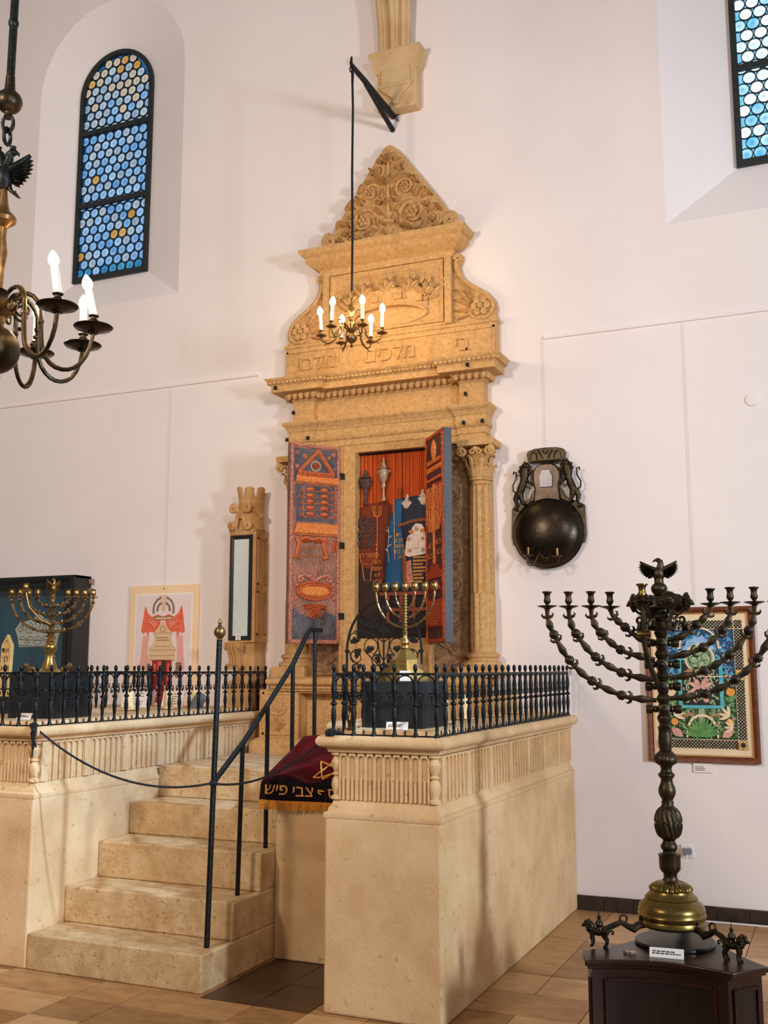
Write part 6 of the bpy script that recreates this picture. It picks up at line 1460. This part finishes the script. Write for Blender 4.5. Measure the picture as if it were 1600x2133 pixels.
# small brass chandelier
cx, cy = -2.982, 6.267
t = thing('chandelier', 'small brass chandelier with six lit candle bulbs hanging before the ark', 'chandelier', (cx, cy, 3.73))
Z = lambda z: z - 3.73
b = B().lathe([(0, Z(3.728)), (.006, Z(3.735)), (.012, Z(3.745)), (.006, Z(3.758)), (.01, Z(3.766))] + [(.040 * math.sin(PI * (.1 + .8 * i / 10)), Z(3.804 - .04 * math.cos(PI * (.1 + .8 * i / 10)))) for i in range(11)] + [(.022, Z(3.846)), (.032, Z(3.856)), (.034, Z(3.866)), (.02, Z(3.872))], n=24); b.build('globe', 'brass_old', parent=t)
B().lathe([(.02, Z(3.87)), (.016, Z(3.885)), (.02, Z(3.90)), (.02, Z(3.915)), (.013, Z(3.925)), (.012, Z(3.945)), (.022, Z(3.95)), (.022, Z(3.954)), (.012, Z(3.96)), (.014, Z(3.975)), (.018, Z(3.99)), (.026, Z(4.003)), (.03, Z(4.008)), (.012, Z(4.014)), (.01, Z(4.03)), (.006, Z(4.06)), (.004, Z(4.085))], n=20).build('stem', 'brass', parent=t)
B().tube([(.027 * math.cos(2 * PI * i / 18), 0, Z(4.107) + .027 * math.sin(2 * PI * i / 18)) for i in range(18)], .005, 6, closed=True).build('ring', 'brass_old', parent=t)
ap = [(.025, 0, Z(3.862)), (.05, 0, Z(3.88)), (.085, 0, Z(3.885)), (.10, 0, Z(3.855)), (.10, 0, Z(3.82)), (.125, 0, Z(3.785)), (.165, 0, Z(3.768)), (.20, 0, Z(3.785)), (.213, 0, Z(3.822))]
b = B().tube(ap, [.006, .006, .006, .0065, .007, .007, .0065, .006, .0075], 8)
b.tube(spiral(.07, Z(3.87), .024, .008, 0, 1.1, 12), taper(.004, .0025, 13), 5).tube([(.10, 0, Z(3.83)), (.115, 0, Z(3.84)), (.118, 0, Z(3.855))], [.004, .004, .002], 5).tube([(.17, 0, Z(3.77)), (.185, 0, Z(3.755)), (.195, 0, Z(3.757))], [.004, .004, .002], 5)
arm_me = b.mesh('arm', 'brass_old'); pan_me = B().lathe([(.008, -.010), (.012, -.006), (.034, .0), (.037, .004), (.034, .005), (.012, .003), (.006, .003)], n=20).mesh('drip_pan', 'brass_old')
soc_me = B().lathe([(.006, 0), (.009, .006), (.013, .014), (.012, .022), (.009, .028), (.013, .034), (.015, .038), (.012, .04)], n=14).mesh('candle_cup', 'brass_old')
tube_me = B().lathe(CT, n=14).mesh('candle_tube', 'candle_tube'); bulb_me = B().lathe(BU, n=14).mesh('bulb', 'bulb', 60)
fin_me = B().tube([(.03, 0, Z(3.866)), (.06, 0, Z(3.90)), (.085, 0, Z(3.91)), (.088, 0, Z(3.93))], [.004, .004, .003, .002], 5).lathe([(.0, Z(3.918)), (.014, Z(3.921)), (.014, Z(3.925)), (0, Z(3.926))], (.088, 0, 0), 10).mesh('reflector_spur', 'brass_old')
for k in range(6):
    a = math.radians(15.6 + 60 * k); x, y = .213 * math.cos(a), .213 * math.sin(a)
    o = inst('arm', arm_me, (0, 0, 0), (0, 0, a), t)
    inst('drip_pan', pan_me, (.213, 0, Z(3.824)), parent=o); inst('candle_cup', soc_me, (.213, 0, Z(3.827)), parent=o)
    ti = ((.05, .02), (-.04, .06), (.02, -.05), (.0, .07), (-.05, -.03), (.03, .04))[k]
    inst('candle_tube', tube_me, (.213, 0, Z(3.864)), (ti[0], ti[1], 0), o); inst('bulb', bulb_me, (.213 + ti[1] * .1, -ti[0] * .1, Z(3.968)), (ti[0] * 1.2, ti[1] * 1.2, 0), o)
    inst('reflector_spur', fin_me, (0, 0, 0), (0, 0, a + PI / 6), t)
t = thing('hanging_rope', 'long black rope from the iron wall bracket down to the small chandelier', 'rope', (cx, cy, 4.13), world=True)
B().tube([(cx, cy, 4.135), (cx + .003, cy, 4.5), (cx - .002, cy, 5.0), (cx + .002, cy, 5.5), (-2.988, cy, 5.80)], .0085, 7).build('rope_length', 'rope', parent=t)
b = B().tube([(-2.99 + .016 * math.cos(2 * PI * i / 14), cy, 5.805 + .026 * math.sin(2 * PI * i / 14)) for i in range(14)], .005, 5, closed=True).tube([(-2.985, cy - .01, 5.80), (-2.97, cy - .01, 5.76), (-2.972, cy - .01, 5.72), (-2.98, cy, 5.66)], .003, 5); b.build('rope_loop', 'rope', parent=t)
t = thing('wall_bracket', 'black iron bracket jutting from the wall beside the stone console, holding the rope', 'bracket', (-2.99, D, 5.82), world=True)
B().tube([(-2.99, D - .001, 5.835), (-2.99, 6.8, 5.825), (-2.99, 6.5, 5.835), (-2.99, 6.28, 5.83), (-2.99, 6.255, 5.845), (-2.99, 6.262, 5.895)], [.030, .026, .022, .018, .012, .007], 8).build('bracket_bar', 'iron_matt', parent=t)
B().tube([(-2.995, D - .001, 5.715), (-2.993, 6.75, 5.77), (-2.99, 6.5, 5.81)], [.02, .018, .012], 8).build('bracket_strut', 'iron_matt', parent=t)
b = B()
for k in range(6): r_ = random.Random(k + 3); b.tube([(-2.985, D - .03, 5.83), (-2.965 + r_.uniform(-.01, .02), D - .02, 5.81 + r_.uniform(-.02, .03)), (-2.945 + r_.uniform(-.02, .02), D - .012, 5.80 + r_.uniform(-.03, .03))], .0025, 4)
b.build('frayed_cord', 'rope', parent=t)

# large chandelier at the left edge
gx, gy = -2.968, 3.0
t = thing('chandelier', 'large dark brass chandelier with curved arms, lit candle bulbs and an eagle on its stem', 'chandelier', (gx, gy, 2.68))
Z = lambda z: z - 2.70
B().tube([(0, 0, Z(7.6)), (0, 0, Z(3.93))], .017, 10).lathe([(.017, Z(4.17)), (.021, Z(4.18)), (.021, Z(4.19)), (.017, Z(4.2))], n=12).tube([(.016, .0, Z(4.15)), (.019, -.008, Z(4.0)), (.03, -.01, Z(3.90))], .004, 5).build('rod', 'iron', parent=t)
B().lathe([(.018, Z(3.95)), (.02, Z(3.91)), (.022, Z(3.89))] + [(.052 * math.sin(PI * (.15 + .75 * i / 12)) * 1.0, Z(3.84 - -.05 * math.cos(PI * (.15 + .75 * i / 12)))) for i in range(13)] + [(.015, Z(3.785)), (.018, Z(3.775)), (.01, Z(3.765))], n=28).build('upper_globe', 'bronze', parent=t)
for i, z in enumerate((3.745, 3.69)):
    a = i * PI / 2.4 + .4; B().tube([(.022 * math.cos(2 * PI * k / 14) * math.cos(a), .022 * math.cos(2 * PI * k / 14) * math.sin(a), Z(z) + .035 * math.sin(2 * PI * k / 14)) for k in range(14)], .008, 6, closed=True).build('chain_link', 'iron', parent=t)
e = B(); T = Matrix.Translation((0, 0, Z(3.475))) @ Matrix.Rotation(math.radians(20), 4, 'Z')
eagle(e, 2.0, T, 2); e.T = T
for m in (-1, 1):
    e.lathe([(.006, 0), (.013, .003), (.011, .010), (.014, .02), (.008, .022)], (m * .03, -.006, .146), 8)
    e.tube([(m * .012, 0, .02), (m * .03, -.005, -.02), (m * .045, -.008, -.035)], [.012, .009, .006], 7)
    for q in (-1, 0, 1): e.tube([(m * .045, -.008, -.035), (m * (.058 + .004 * q), -.012 + .008 * q, -.04 - .008 * q), (m * (.066 + .004 * q), -.012 + .012 * q, -.052)], [.006, .005, .001], 5)
e.T = Matrix.Identity(4); e.build('eagle', 'iron', parent=t, smooth=60)
B().lathe([(.012, Z(3.47)), (.02, Z(3.40)), (.028, Z(3.37)), (.045, Z(3.355)), (.055, Z(3.34)), (.05, Z(3.325)), (.035, Z(3.315)), (.02, Z(3.30)), (.018, Z(3.26)), (.026, Z(3.2)), (.018, Z(3.12)), (.016, Z(3.05)), (.03, Z(3.02)), (.06, Z(3.0)), (.068, Z(2.975)), (.06, Z(2.95)), (.035, Z(2.93)), (.03, Z(2.90))], n=24).build('stem', 'brass_old', parent=t)
B().lathe([(.03, Z(2.905))] + [(.094 * math.sin(PI * (.12 + .8 * i / 14)), Z(2.80 + .095 * math.cos(PI * (.12 + .8 * i / 14)))) for i in range(15)] + [(.02, Z(2.70)), (.026, Z(2.69)), (.012, Z(2.675)), (.0, Z(2.66))], n=32).build('globe', 'bronze', parent=t)
ap = bez((.05, 0, Z(2.97)), (.09, 0, Z(3.05)), (.17, 0, Z(3.06)), (.195, 0, Z(2.97)), 7)[:-1] + bez((.195, 0, Z(2.97)), (.20, 0, Z(2.90)), (.20, 0, Z(2.84)), (.21, 0, Z(2.80)), 5)[:-1] + bez((.21, 0, Z(2.80)), (.24, 0, Z(2.70)), (.38, 0, Z(2.68)), (.40, 0, Z(2.875)), 10)
arm_me = B().tube(ap, .0085, 8).tube(spiral(.13, Z(2.965), .04, .012, 60, 1.1, 14), taper(.007, .004, 15), 6).lathe([(.004, -.012), (.012, -.006), (.012, .006), (.004, .012)], (.197, 0, Z(2.92)), 8).ball((.178, 0, Z(2.855)), .009, 7).mesh('arm', 'bronze')
wire_me = B().tube([(p[0] + .002, .009, p[2] + .009) for p in ap], .0032, 5).mesh('lamp_wire', 'brass')
pan_me = B().lathe([(.010, -.024), (.02, -.024), (.024, -.016), (.04, -.014), (.05, -.008), (.07, -.004), (.077, .003), (.075, .006), (.05, .0), (.02, -.004), (.01, -.004)], n=28).mesh('drip_pan', 'bronze_dark')
soc_me = B().lathe([(.010, -.004), (.014, .0), (.022, .010), (.024, .02), (.018, .032), (.012, .036), (.012, .042), (.02, .046), (.021, .050), (.012, .05)], n=16).mesh('candle_cup', 'bronze')
tube_me = B().lathe([(0, 0), (.0155, 0), (.0155, .105), (.012, .107), (.008, .112), (0, .113)], n=16).mesh('candle_tube', 'candle_tube')
bulb_me = B().lathe([(r * 1.0, z) for r, z in BU], n=14).mesh('bulb', 'bulb_large', 60)
R0 = math.radians(23.6)
for k in range(9):
    a = R0 + math.radians(5 - 40 * k)
    o = inst('arm', arm_me, (-.028 * math.cos(a), -.028 * math.sin(a), 0), (0, 0, a), t); inst('lamp_wire', wire_me, parent=o)
    inst('drip_pan', pan_me, (.40, 0, Z(2.90)), parent=o); inst('candle_cup', soc_me, (.40, 0, Z(2.90)), parent=o)
    lx, ly = ((0.0, -.22), (.10, -.12), (.0, .0), (.0, 0), (0, 0), (0, 0), (0, 0), (-.02, .02), (0, -.03))[k]
    inst('candle_tube', tube_me, (.40, 0, Z(2.948)), (lx, ly, 0), o); inst('bulb', bulb_me, (.40 + math.sin(ly) * .108, -math.sin(lx) * .108, Z(3.05)), (lx, ly, 0), o)
# ================================================================== things standing on the parapets
ZT = 1.2625
t = thing('display_box', 'black box plinth under the seven-branched brass menorah, behind the iron railing', 'plinth', (-2.05, 4.93, ZT), world=True, group='black plinths')
B().box(-2.20, 4.765, ZT, -1.875, 5.10, 1.488).build('box', 'black_box', parent=t, smooth=0, bevel=.003)
t = thing('display_box', 'black box plinth under the nine-branched brass menorah, behind the iron railing', 'plinth', (-4.37, 5.0, ZT), world=True, group='black plinths')
B().box(-4.53, 4.84, ZT, -4.20, 5.16, 1.512).build('box', 'black_box', parent=t, smooth=0, bevel=.003)
def card(x, y, w_, lab, rot=0):
    b = B(); b.T = Matrix.Translation((x, y, ZT)) @ Matrix.Rotation(rot, 4, 'Z') @ Matrix.Rotation(math.radians(-35), 4, 'X')
    c = tag(b.box(-w_ / 2, 0, 0, w_ / 2, .002, .042).build('label_card', 'card', smooth=0), lab, 'label', 'label cards')
    q = B(); q.T = b.T; lines_into(q, -w_ * .4, w_ * .4, .012, .03, -.0003, 2, .3, int(-x * 100)); q.build('print', 'ink', parent=c, smooth=0)
card(-1.972, 4.665, .105, 'white printed label card in front of the black plinth of the seven-branched menorah', .25)
card(-4.315, 4.73, .10, 'white printed label card in front of the black plinth of the nine-branched menorah')

# seven-branched brass menorah on a stepped octagonal base
t = thing('menorah', 'polished brass menorah with seven branches and stepped base, on the plinth before the gate', 'menorah', (-2.045, 4.95, 1.489), .08)
b = B()
for (r, z0, z1) in ((.150, 0, .022), (.128, .022, .030), (.118, .030, .052), (.105, .052, .060), (.088, .06, .082), (.078, .082, .105)):
    b.lathe([(r, z0), (r, z1), (r - .01, z1 + .001)], n=8, a0=PI / 8)
b.lathe([(.066, .105), (.06, .112), (.045, .13), (.032, .148), (.026, .155)], n=16, rf=lambda a, t_, z: 1 + .08 * abs(math.sin(4 * a))).build('stepped_base', 'brass', parent=t, smooth=20)
B().box(.02, -.152, .0, .075, -.149, .05).build('number_tag', 'card', parent=t, smooth=0)
st = [(.022, .153), (.026, .162), (.024, .172), (.018, .18), (.024, .19), (.022, .20), (.014, .21), (.011, .23), (.014, .245), (.010, .25)]
for k in range(12): z = .255 + k * .0155; st += [(.0075, z), (.0115, z + .004), (.0115, z + .010), (.0075, z + .0145)]
B().lathe(st, n=18).build('stem', 'brass', parent=t)
def cupball(b, x, z): return b.lathe([(.004, -.024), (.006, -.022), (.013, -.016), (.0185, -.004), (.018, .008), (.0145, .015), (.019, .019), (.0195, .022), (.014, .0225), (.012, .016)], (x, 0, z), 16)
cupball(B(), 0, .475).build('candle_cup', 'brass', parent=t)
for r, z0 in ((.053, .36), (.107, .315), (.157, .268)):
    for s in (-1, 1):
        n = 16; zt = .450; pts = [(s * r * math.sin(PI / 2 * i / n), 0, zt - (zt - z0) * math.cos(PI / 2 * i / n)) for i in range(n + 1)]
        rad = [.0052 + (.0016 if i % 3 == 0 else 0) for i in range(n + 1)]
        b = B().tube(pts, rad, 8)
        for i in range(4, n, 3): b.ball(pts[i], .0078, 7)
        o = b.build('branch', 'brass_old', parent=t); cupball(B(), s * r, .475).build('candle_cup', 'brass', parent=o)

# nine-branched brass menorah with eagle and lions
t = thing('menorah', 'old brass nine-branched menorah with small eagle and lions, before the black showcase', 'menorah', (-4.375, 5.0, 1.513), math.radians(30))
B().lathe([(.02, .004), (.115, .004), (.118, .012), (.11, .022), (.07, .03), (.05, .034), (.042, .05), (.032, .08), (.026, .10), (.03, .105), (.028, .112), (.022, .12), (.026, .135), (.036, .15), (.038, .165), (.036, .172), (.026, .18), (.022, .19), (.028, .20), (.022, .206), (.016, .215), (.024, .225), (.026, .235), (.015, .245)], n=28).build('base', 'brass', parent=t)
st = [(.016, .243)]
for z in (.255, .305, .355, .405): st += [(.018, z - .014), (.022, z - .01), (.022, z + .01), (.016, z + .016), (.012, z + .022), (.016, z + .03)]
st += [(.014, .45), (.02, .456), (.014, .462), (.016, .48), (.012, .486), (.018, .49), (.010, .496)]
B().lathe(st, n=16).build('stem', 'brass_old', parent=t)
eagle(B(), 1.0, Matrix.Translation((0, 0, .50)) @ Matrix.Rotation(.9, 4, 'Z')).build('eagle', 'brass_old', parent=t, smooth=60)
for i, (r, za) in enumerate(((.09, .405), (.14, .355), (.19, .305), (.24, .255))):
    for s in (-1, 1):
        n = 12; zt = .462; pts = [(s * r * math.sin(PI / 2 * k / n) ** .9, 0, zt - (zt - za) * math.cos(PI / 2 * k / n)) for k in range(n + 1)]
        b = B().tube(pts, [.0075 + (.0025 if k % 3 == 1 else 0) for k in range(n + 1)], 8)
        for k in range(2, n, 3):
            p = pts[k]; b.tube([p, (p[0] + s * .008, 0, p[2] + .012), (p[0] + s * .002, 0, p[2] + .018)], [.006, .004, .001], 5).tube([p, (p[0] + s * .014, 0, p[2] - .006), (p[0] + s * .018, 0, p[2] + .002)], [.006, .004, .001], 5)
        o = b.build('branch', 'brass_old', parent=t); e = pts[-1]
        q = B()
        for k in range(3, n, 4): q.ball((pts[k][0], -.013, pts[k][2]), .0085, 8).ball((pts[k][0], .013, pts[k][2]), .0085, 8)
        q.build('branch_beads', 'bronze', parent=o)['kind'] = 'stuff'
        B().lathe([(.006, -.004), (.02, 0), (.029, .003), (.028, .006), (.006, .004)], e, 16).build('drip_pan', 'brass_old', parent=o)
        B().lathe([(.005, .004), (.008, .008), (.015, .02), (.016, .03), (.013, .04), (.016, .047), (.0165, .05), (.012, .05), (.010, .03)], e, 14).build('candle_cup', 'brass', parent=o)
for z in (.255, .305, .355, .405):
    for s in (-1, 1): B().ball((s * .012, -.022, z), .011, 8).build('stem_bead', 'bronze', parent=t)
q = B().tube([(-.0, -.02, .30), (-.06, -.05, .33), (-.12, -.08, .40), (-.14, -.09, .49)], [.009, .009, .008, .007], 8); o = q.build('branch', 'brass_old', parent=t, label='forward branch of the serving light')
B().lathe([(.006, -.004), (.02, 0), (.03, .003), (.029, .006), (.006, .004)], (-.14, -.09, .49), 16).build('drip_pan', 'brass_old', parent=o)
B().lathe([(.005, .004), (.008, .008), (.016, .02), (.017, .03), (.014, .04), (.017, .047), (.0175, .05), (.012, .05), (.010, .03)], (-.14, -.09, .49), 14).build('candle_cup', 'brass', parent=o)
for k, a in enumerate((-2.3, -.6, 1.6)):
    T = Matrix.Rotation(a, 4, 'Z') @ Matrix.Translation((.135, 0, 0)); lion(B(), .62, T).build('lion_foot', 'brass_old', parent=t, smooth=60)

# upright gilt board with Hebrew text in front of the showcase
t = thing('pointed_board', 'upright pointed gilt board with Hebrew lettering, on a stand beside the nine-branched menorah', 'board', (-5.0, 5.3, ZT), world=True, group='pointed gilt boards')
B().box(-5.06, 5.27, ZT, -4.94, 5.33, 1.37).build('stand', 'black_box', parent=t, smooth=0)
bo = B().prism([(-5.04, 1.37), (-4.955, 1.37), (-4.945, 1.70), (-4.985, 1.77), (-5.03, 1.70)], 5.285, 5.31).build('board', 'gold_board', parent=t, smooth=0, bevel=.003)
b = B()
for s_, z in (('את', 1.665), ('לך', 1.61), ('ולא', 1.55), ('הטח', 1.50)): text_into(b, s_, .05, (-4.992, 5.2842, z), .0006)
b.lathe([(0, -.001), (.006, -.001), (0, -.002)], (-4.987, 5.285, 1.725), 8, axis='y'); b.build('lettering', 'print_dark', parent=bo, smooth=0)
t = thing('pointed_board', 'plain upright pointed gilt board standing beyond the lettered one', 'board', (-5.16, 5.3, ZT), world=True, group='pointed gilt boards')
B().box(-5.22, 5.27, ZT, -5.09, 5.33, 1.37).build('stand', 'black_box', parent=t, smooth=0)
B().prism([(-5.20, 1.37), (-5.10, 1.37), (-5.09, 1.69), (-5.145, 1.75), (-5.20, 1.69)], 5.285, 5.31).build('board', 'gold_board', parent=t, smooth=0, bevel=.003)

# pillar candles on dishes
def candle(x, y, lab, grp, h=.125):
    t = thing('pillar_candle', lab, 'candle', (x, y, ZT + .008), group=grp)
    inst('wax', wax_me, parent=t, scale=(1, 1, h / .125)); inst('wick', wick_me, (0, 0, h - .001), parent=t)
    tag(inst('candle_dish', dish_me, (x, y, ZT)), lab.replace('cream pillar candle', 'pale dish under candle').replace(', before the poster', '').replace(', before the info board', '').replace(' from the black plinth', ' from plinth'), 'dish', grp.replace('candles', 'dishes'))
wax_me = B().lathe([(.0, 0), (.035, 0), (.0345, .03), (.031, .09), (.029, .122), (.027, .125), (.012, .120), (0, .119)], n=24).mesh('wax', 'wax')
wick_me = B().tube([(0, 0, -.006), (.001, 0, .008)], .0012, 5).mesh('wick', 'ink')
dish_me = B().lathe([(.001, 0), (.045, 0), (.072, .004), (.076, .009), (.07, .0095), (.04, .006), (.001, .006)], n=28).mesh('candle_dish', 'poster_mount')
for x, y, w_ in ((-4.74, 5.68, 'nearest the black plinth'), (-4.56, 6.03, 'second from the black plinth, before the poster'), (-4.44, 6.32, 'third from the black plinth, before the info board'), (-4.43, 6.65, 'nearest the stone pillar cabinet')):
    candle(x, y, 'cream pillar candle on the stair-side parapet, ' + w_, 'candles on the stair-side parapet')
for x, y, w_ in ((-1.955, 5.25, 'nearest the black plinth'), (-2.0, 5.72, 'second from the black plinth'), (-1.955, 6.12, 'third from the black plinth'), (-1.955, 6.58, 'nearest the wall')):
    candle(x, y, 'cream pillar candle on the parapet beside the ark, ' + w_, 'candles on the ark-side parapet', .135)
# printed boards, spotlight
def board(x0, x1, y, z1, lab, rows, seed):
    b = B(); b.T = Matrix.Translation((0, y, ZT)) @ Matrix.Rotation(math.radians(-12), 4, 'X'); h = z1 - ZT
    o = tag(b.box(x0, 0, 0, x1, .006, h).build('info_board', 'card', smooth=0), lab, 'board', 'info boards')
    q = B(); q.T = b.T; lines_into(q, x0 + .02, x1 - .02, .015, h - .01, -.0005, rows, .16, seed); q.build('print', 'ink', parent=o, smooth=0)
board(-5.03, -4.80, 6.55, 1.385, 'white printed info board under the poster, nearer the showcase', 5, 3)
board(-4.77, -4.58, 6.70, 1.38, 'white printed info board under the poster, nearer the pillar', 5, 4)
t = thing('floor_spotlight', 'small grey spotlight on the parapet at the foot of the stone pillar', 'lamp', (-4.36, 6.6, ZT), world=True)
b = B(); b.T = Matrix.Translation((-4.34, 6.55, ZT + .05)) @ Matrix.Rotation(math.radians(35), 4, 'Y')
b.lathe([(.0, -.055), (.04, -.055), (.045, -.04), (.045, .05), (.04, .055), (.034, .05), (0, .045)], n=20); b.build('lamp_head', 'grey_plastic', parent=t)
B().box(-4.385, 6.51, ZT, -4.295, 6.59, ZT + .008).tube([(-4.34, 6.60, ZT + .004), (-4.34, 6.60, ZT + .05)], .006, 6).build('lamp_foot', 'grey_plastic', parent=t, smooth=0)
# little glass-waisted candlestick and framed sheet behind the railing
t = thing('candlestick', 'small turned brass candlestick inside the corner of the railing, near the velvet cloth', 'candlestick', (-2.17, 4.575, ZT), world=True)
B().lathe([(.0, ZT), (.022, ZT), (.023, ZT + .006), (.014, ZT + .012), (.017, ZT + .03), (.021, ZT + .045), (.010, ZT + .07), (.008, ZT + .08), (.017, ZT + .095), (.018, ZT + .105), (.009, ZT + .118), (.014, ZT + .13), (.021, ZT + .142), (.021, ZT + .146), (.012, ZT + .147)], (-2.17, 4.575, 0), 18).build('stick', 'brass_old', parent=t)
t = thing('framed_document', 'framed pale document leaning behind the railing, beside the black plinth', 'document', (-2.18, 5.42, ZT), world=True)
b = B(); b.T = Matrix.Translation((-2.18, 5.42, ZT)) @ Matrix.Rotation(math.radians(-10), 4, 'X')
frame(b, -.075, .075, 0, .20, .012, 0, .014).box(-.075, 0, 0, .075, .01, .20); o = b.build('frame', 'black_lacquer', parent=t, smooth=0)
q = B(); q.T = b.T; q.box(-.064, -.003, .011, .064, .001, .189).build('sheet', 'pale_silver', parent=o, smooth=0)
q = B(); q.T = b.T; lines_into(q, -.055, .055, .02, .18, -.0032, 12, .2, 9); q.build('print', 'print_sepia', parent=o, smooth=0)

# wrought iron gate screen before the ark
gy = 6.45; gx0, gx1 = -3.092, -2.548; gc = (gx0 + gx1) / 2; hw = (gx1 - gx0) / 2; zs = 1.665; zb = 1.53; rz = .335
t = thing('iron_gate', 'low arched wrought iron gate with vine scrolls and leaves, standing before the open ark', 'gate', (gc, gy, .95), world=True)
out = [(gx0, gy, .951), (gx0, gy, zs)] + [(gc - hw * math.cos(PI * i / 24), gy, zs + rz * math.sin(PI * i / 24)) for i in range(1, 24)] + [(gx1, gy, zs), (gx1, gy, .951)]
B().tube(out, .0085, 8).build('gate_frame', 'iron_matt', parent=t)
for z in (1.49, 1.525, 1.0): B().tube([(gx0, gy, z), (gx1, gy, z)], .006, 6).build('gate_rail', 'iron_matt', parent=t)
b = B()
for k in range(14):
    xa = gx0 + (gx1 - gx0) * k / 14; xb = gx0 + (gx1 - gx0) * (k + 1) / 14; b.tube([(xa, gy, 1.49), (xb, gy, 1.525)], .003, 4).tube([(xa, gy, 1.525), (xb, gy, 1.49)], .003, 4)
b.build('lattice_band', 'iron_matt', parent=t)['kind'] = 'stuff'
B().tube([(gc, gy, 1.0), (gc, gy, zs + rz)], .006, 6).build('gate_stile', 'iron_matt', parent=t)
for x in (gx0, gx1): B().tube([(x, gy, .951), (x, gy, 1.0)], .013, 8).ball((x, gy, zs), .016, 8).build('gate_post_knob', 'iron_matt', parent=t)
def trefoil(x, z, a, s=.022):
    b = B()
    for d in (-1.2, 0, 1.2): b.ball((x + s * .95 * math.cos(a + d), gy, z + s * .95 * math.sin(a + d)), s * .72, 8, (1, .45, 1))
    b.ball((x, gy, z), s * .6, 7, (1, .45, 1)); b.build('iron_leaf', 'iron_matt', parent=t)
for s in (-1, 1):
    X = lambda d: gc + s * d
    A = lambda a: a if s > 0 else 180 - a
    for (d, z, r, a0, tw, la) in ((.20, 1.625, .052, 110, .95, 30), (.10, 1.70, .062, 250, .95, 60), (.05, 1.60, .042, 100, .9, 0), (.22, 1.75, .045, 200, .85, 80), (.19, 1.555, .03, 90, .8, 40), (.10, 1.85, .055, 260, .9, 100), (.17, 1.87, .03, 200, .8, 90)):
        sp = spiral(X(d), z, r, r * .55, A(a0), -s * tw, 20, gy)
        B().tube(sp, taper(.0048, .0032, 21), 5).build('vine_scroll', 'iron_matt', parent=t); q = sp[-1]; trefoil(q[0], q[2], math.radians(A(la)), min(.023, r * .48))
    for p in (((.0, 1.53), (.06, 1.60), (.12, 1.64), (.15, 1.68)), ((.255, 1.67), (.24, 1.60), (.20, 1.57), (.15, 1.56)), ((.0, 1.60), (.05, 1.66), (.03, 1.72), (.05, 1.76)), ((.0, 1.72), (.06, 1.78), (.14, 1.80), (.22, 1.80)), ((.0, 1.80), (.05, 1.82), (.08, 1.90), (.16, 1.90))):
        B().tube(bez(*[(X(a), gy, z) for a, z in p], 10), .0042, 5).build('vine_scroll', 'iron_matt', parent=t)
for z in (1.79, 1.56, 1.93): trefoil(gc, z, PI / 2, .026 if z > 1.6 else .02)
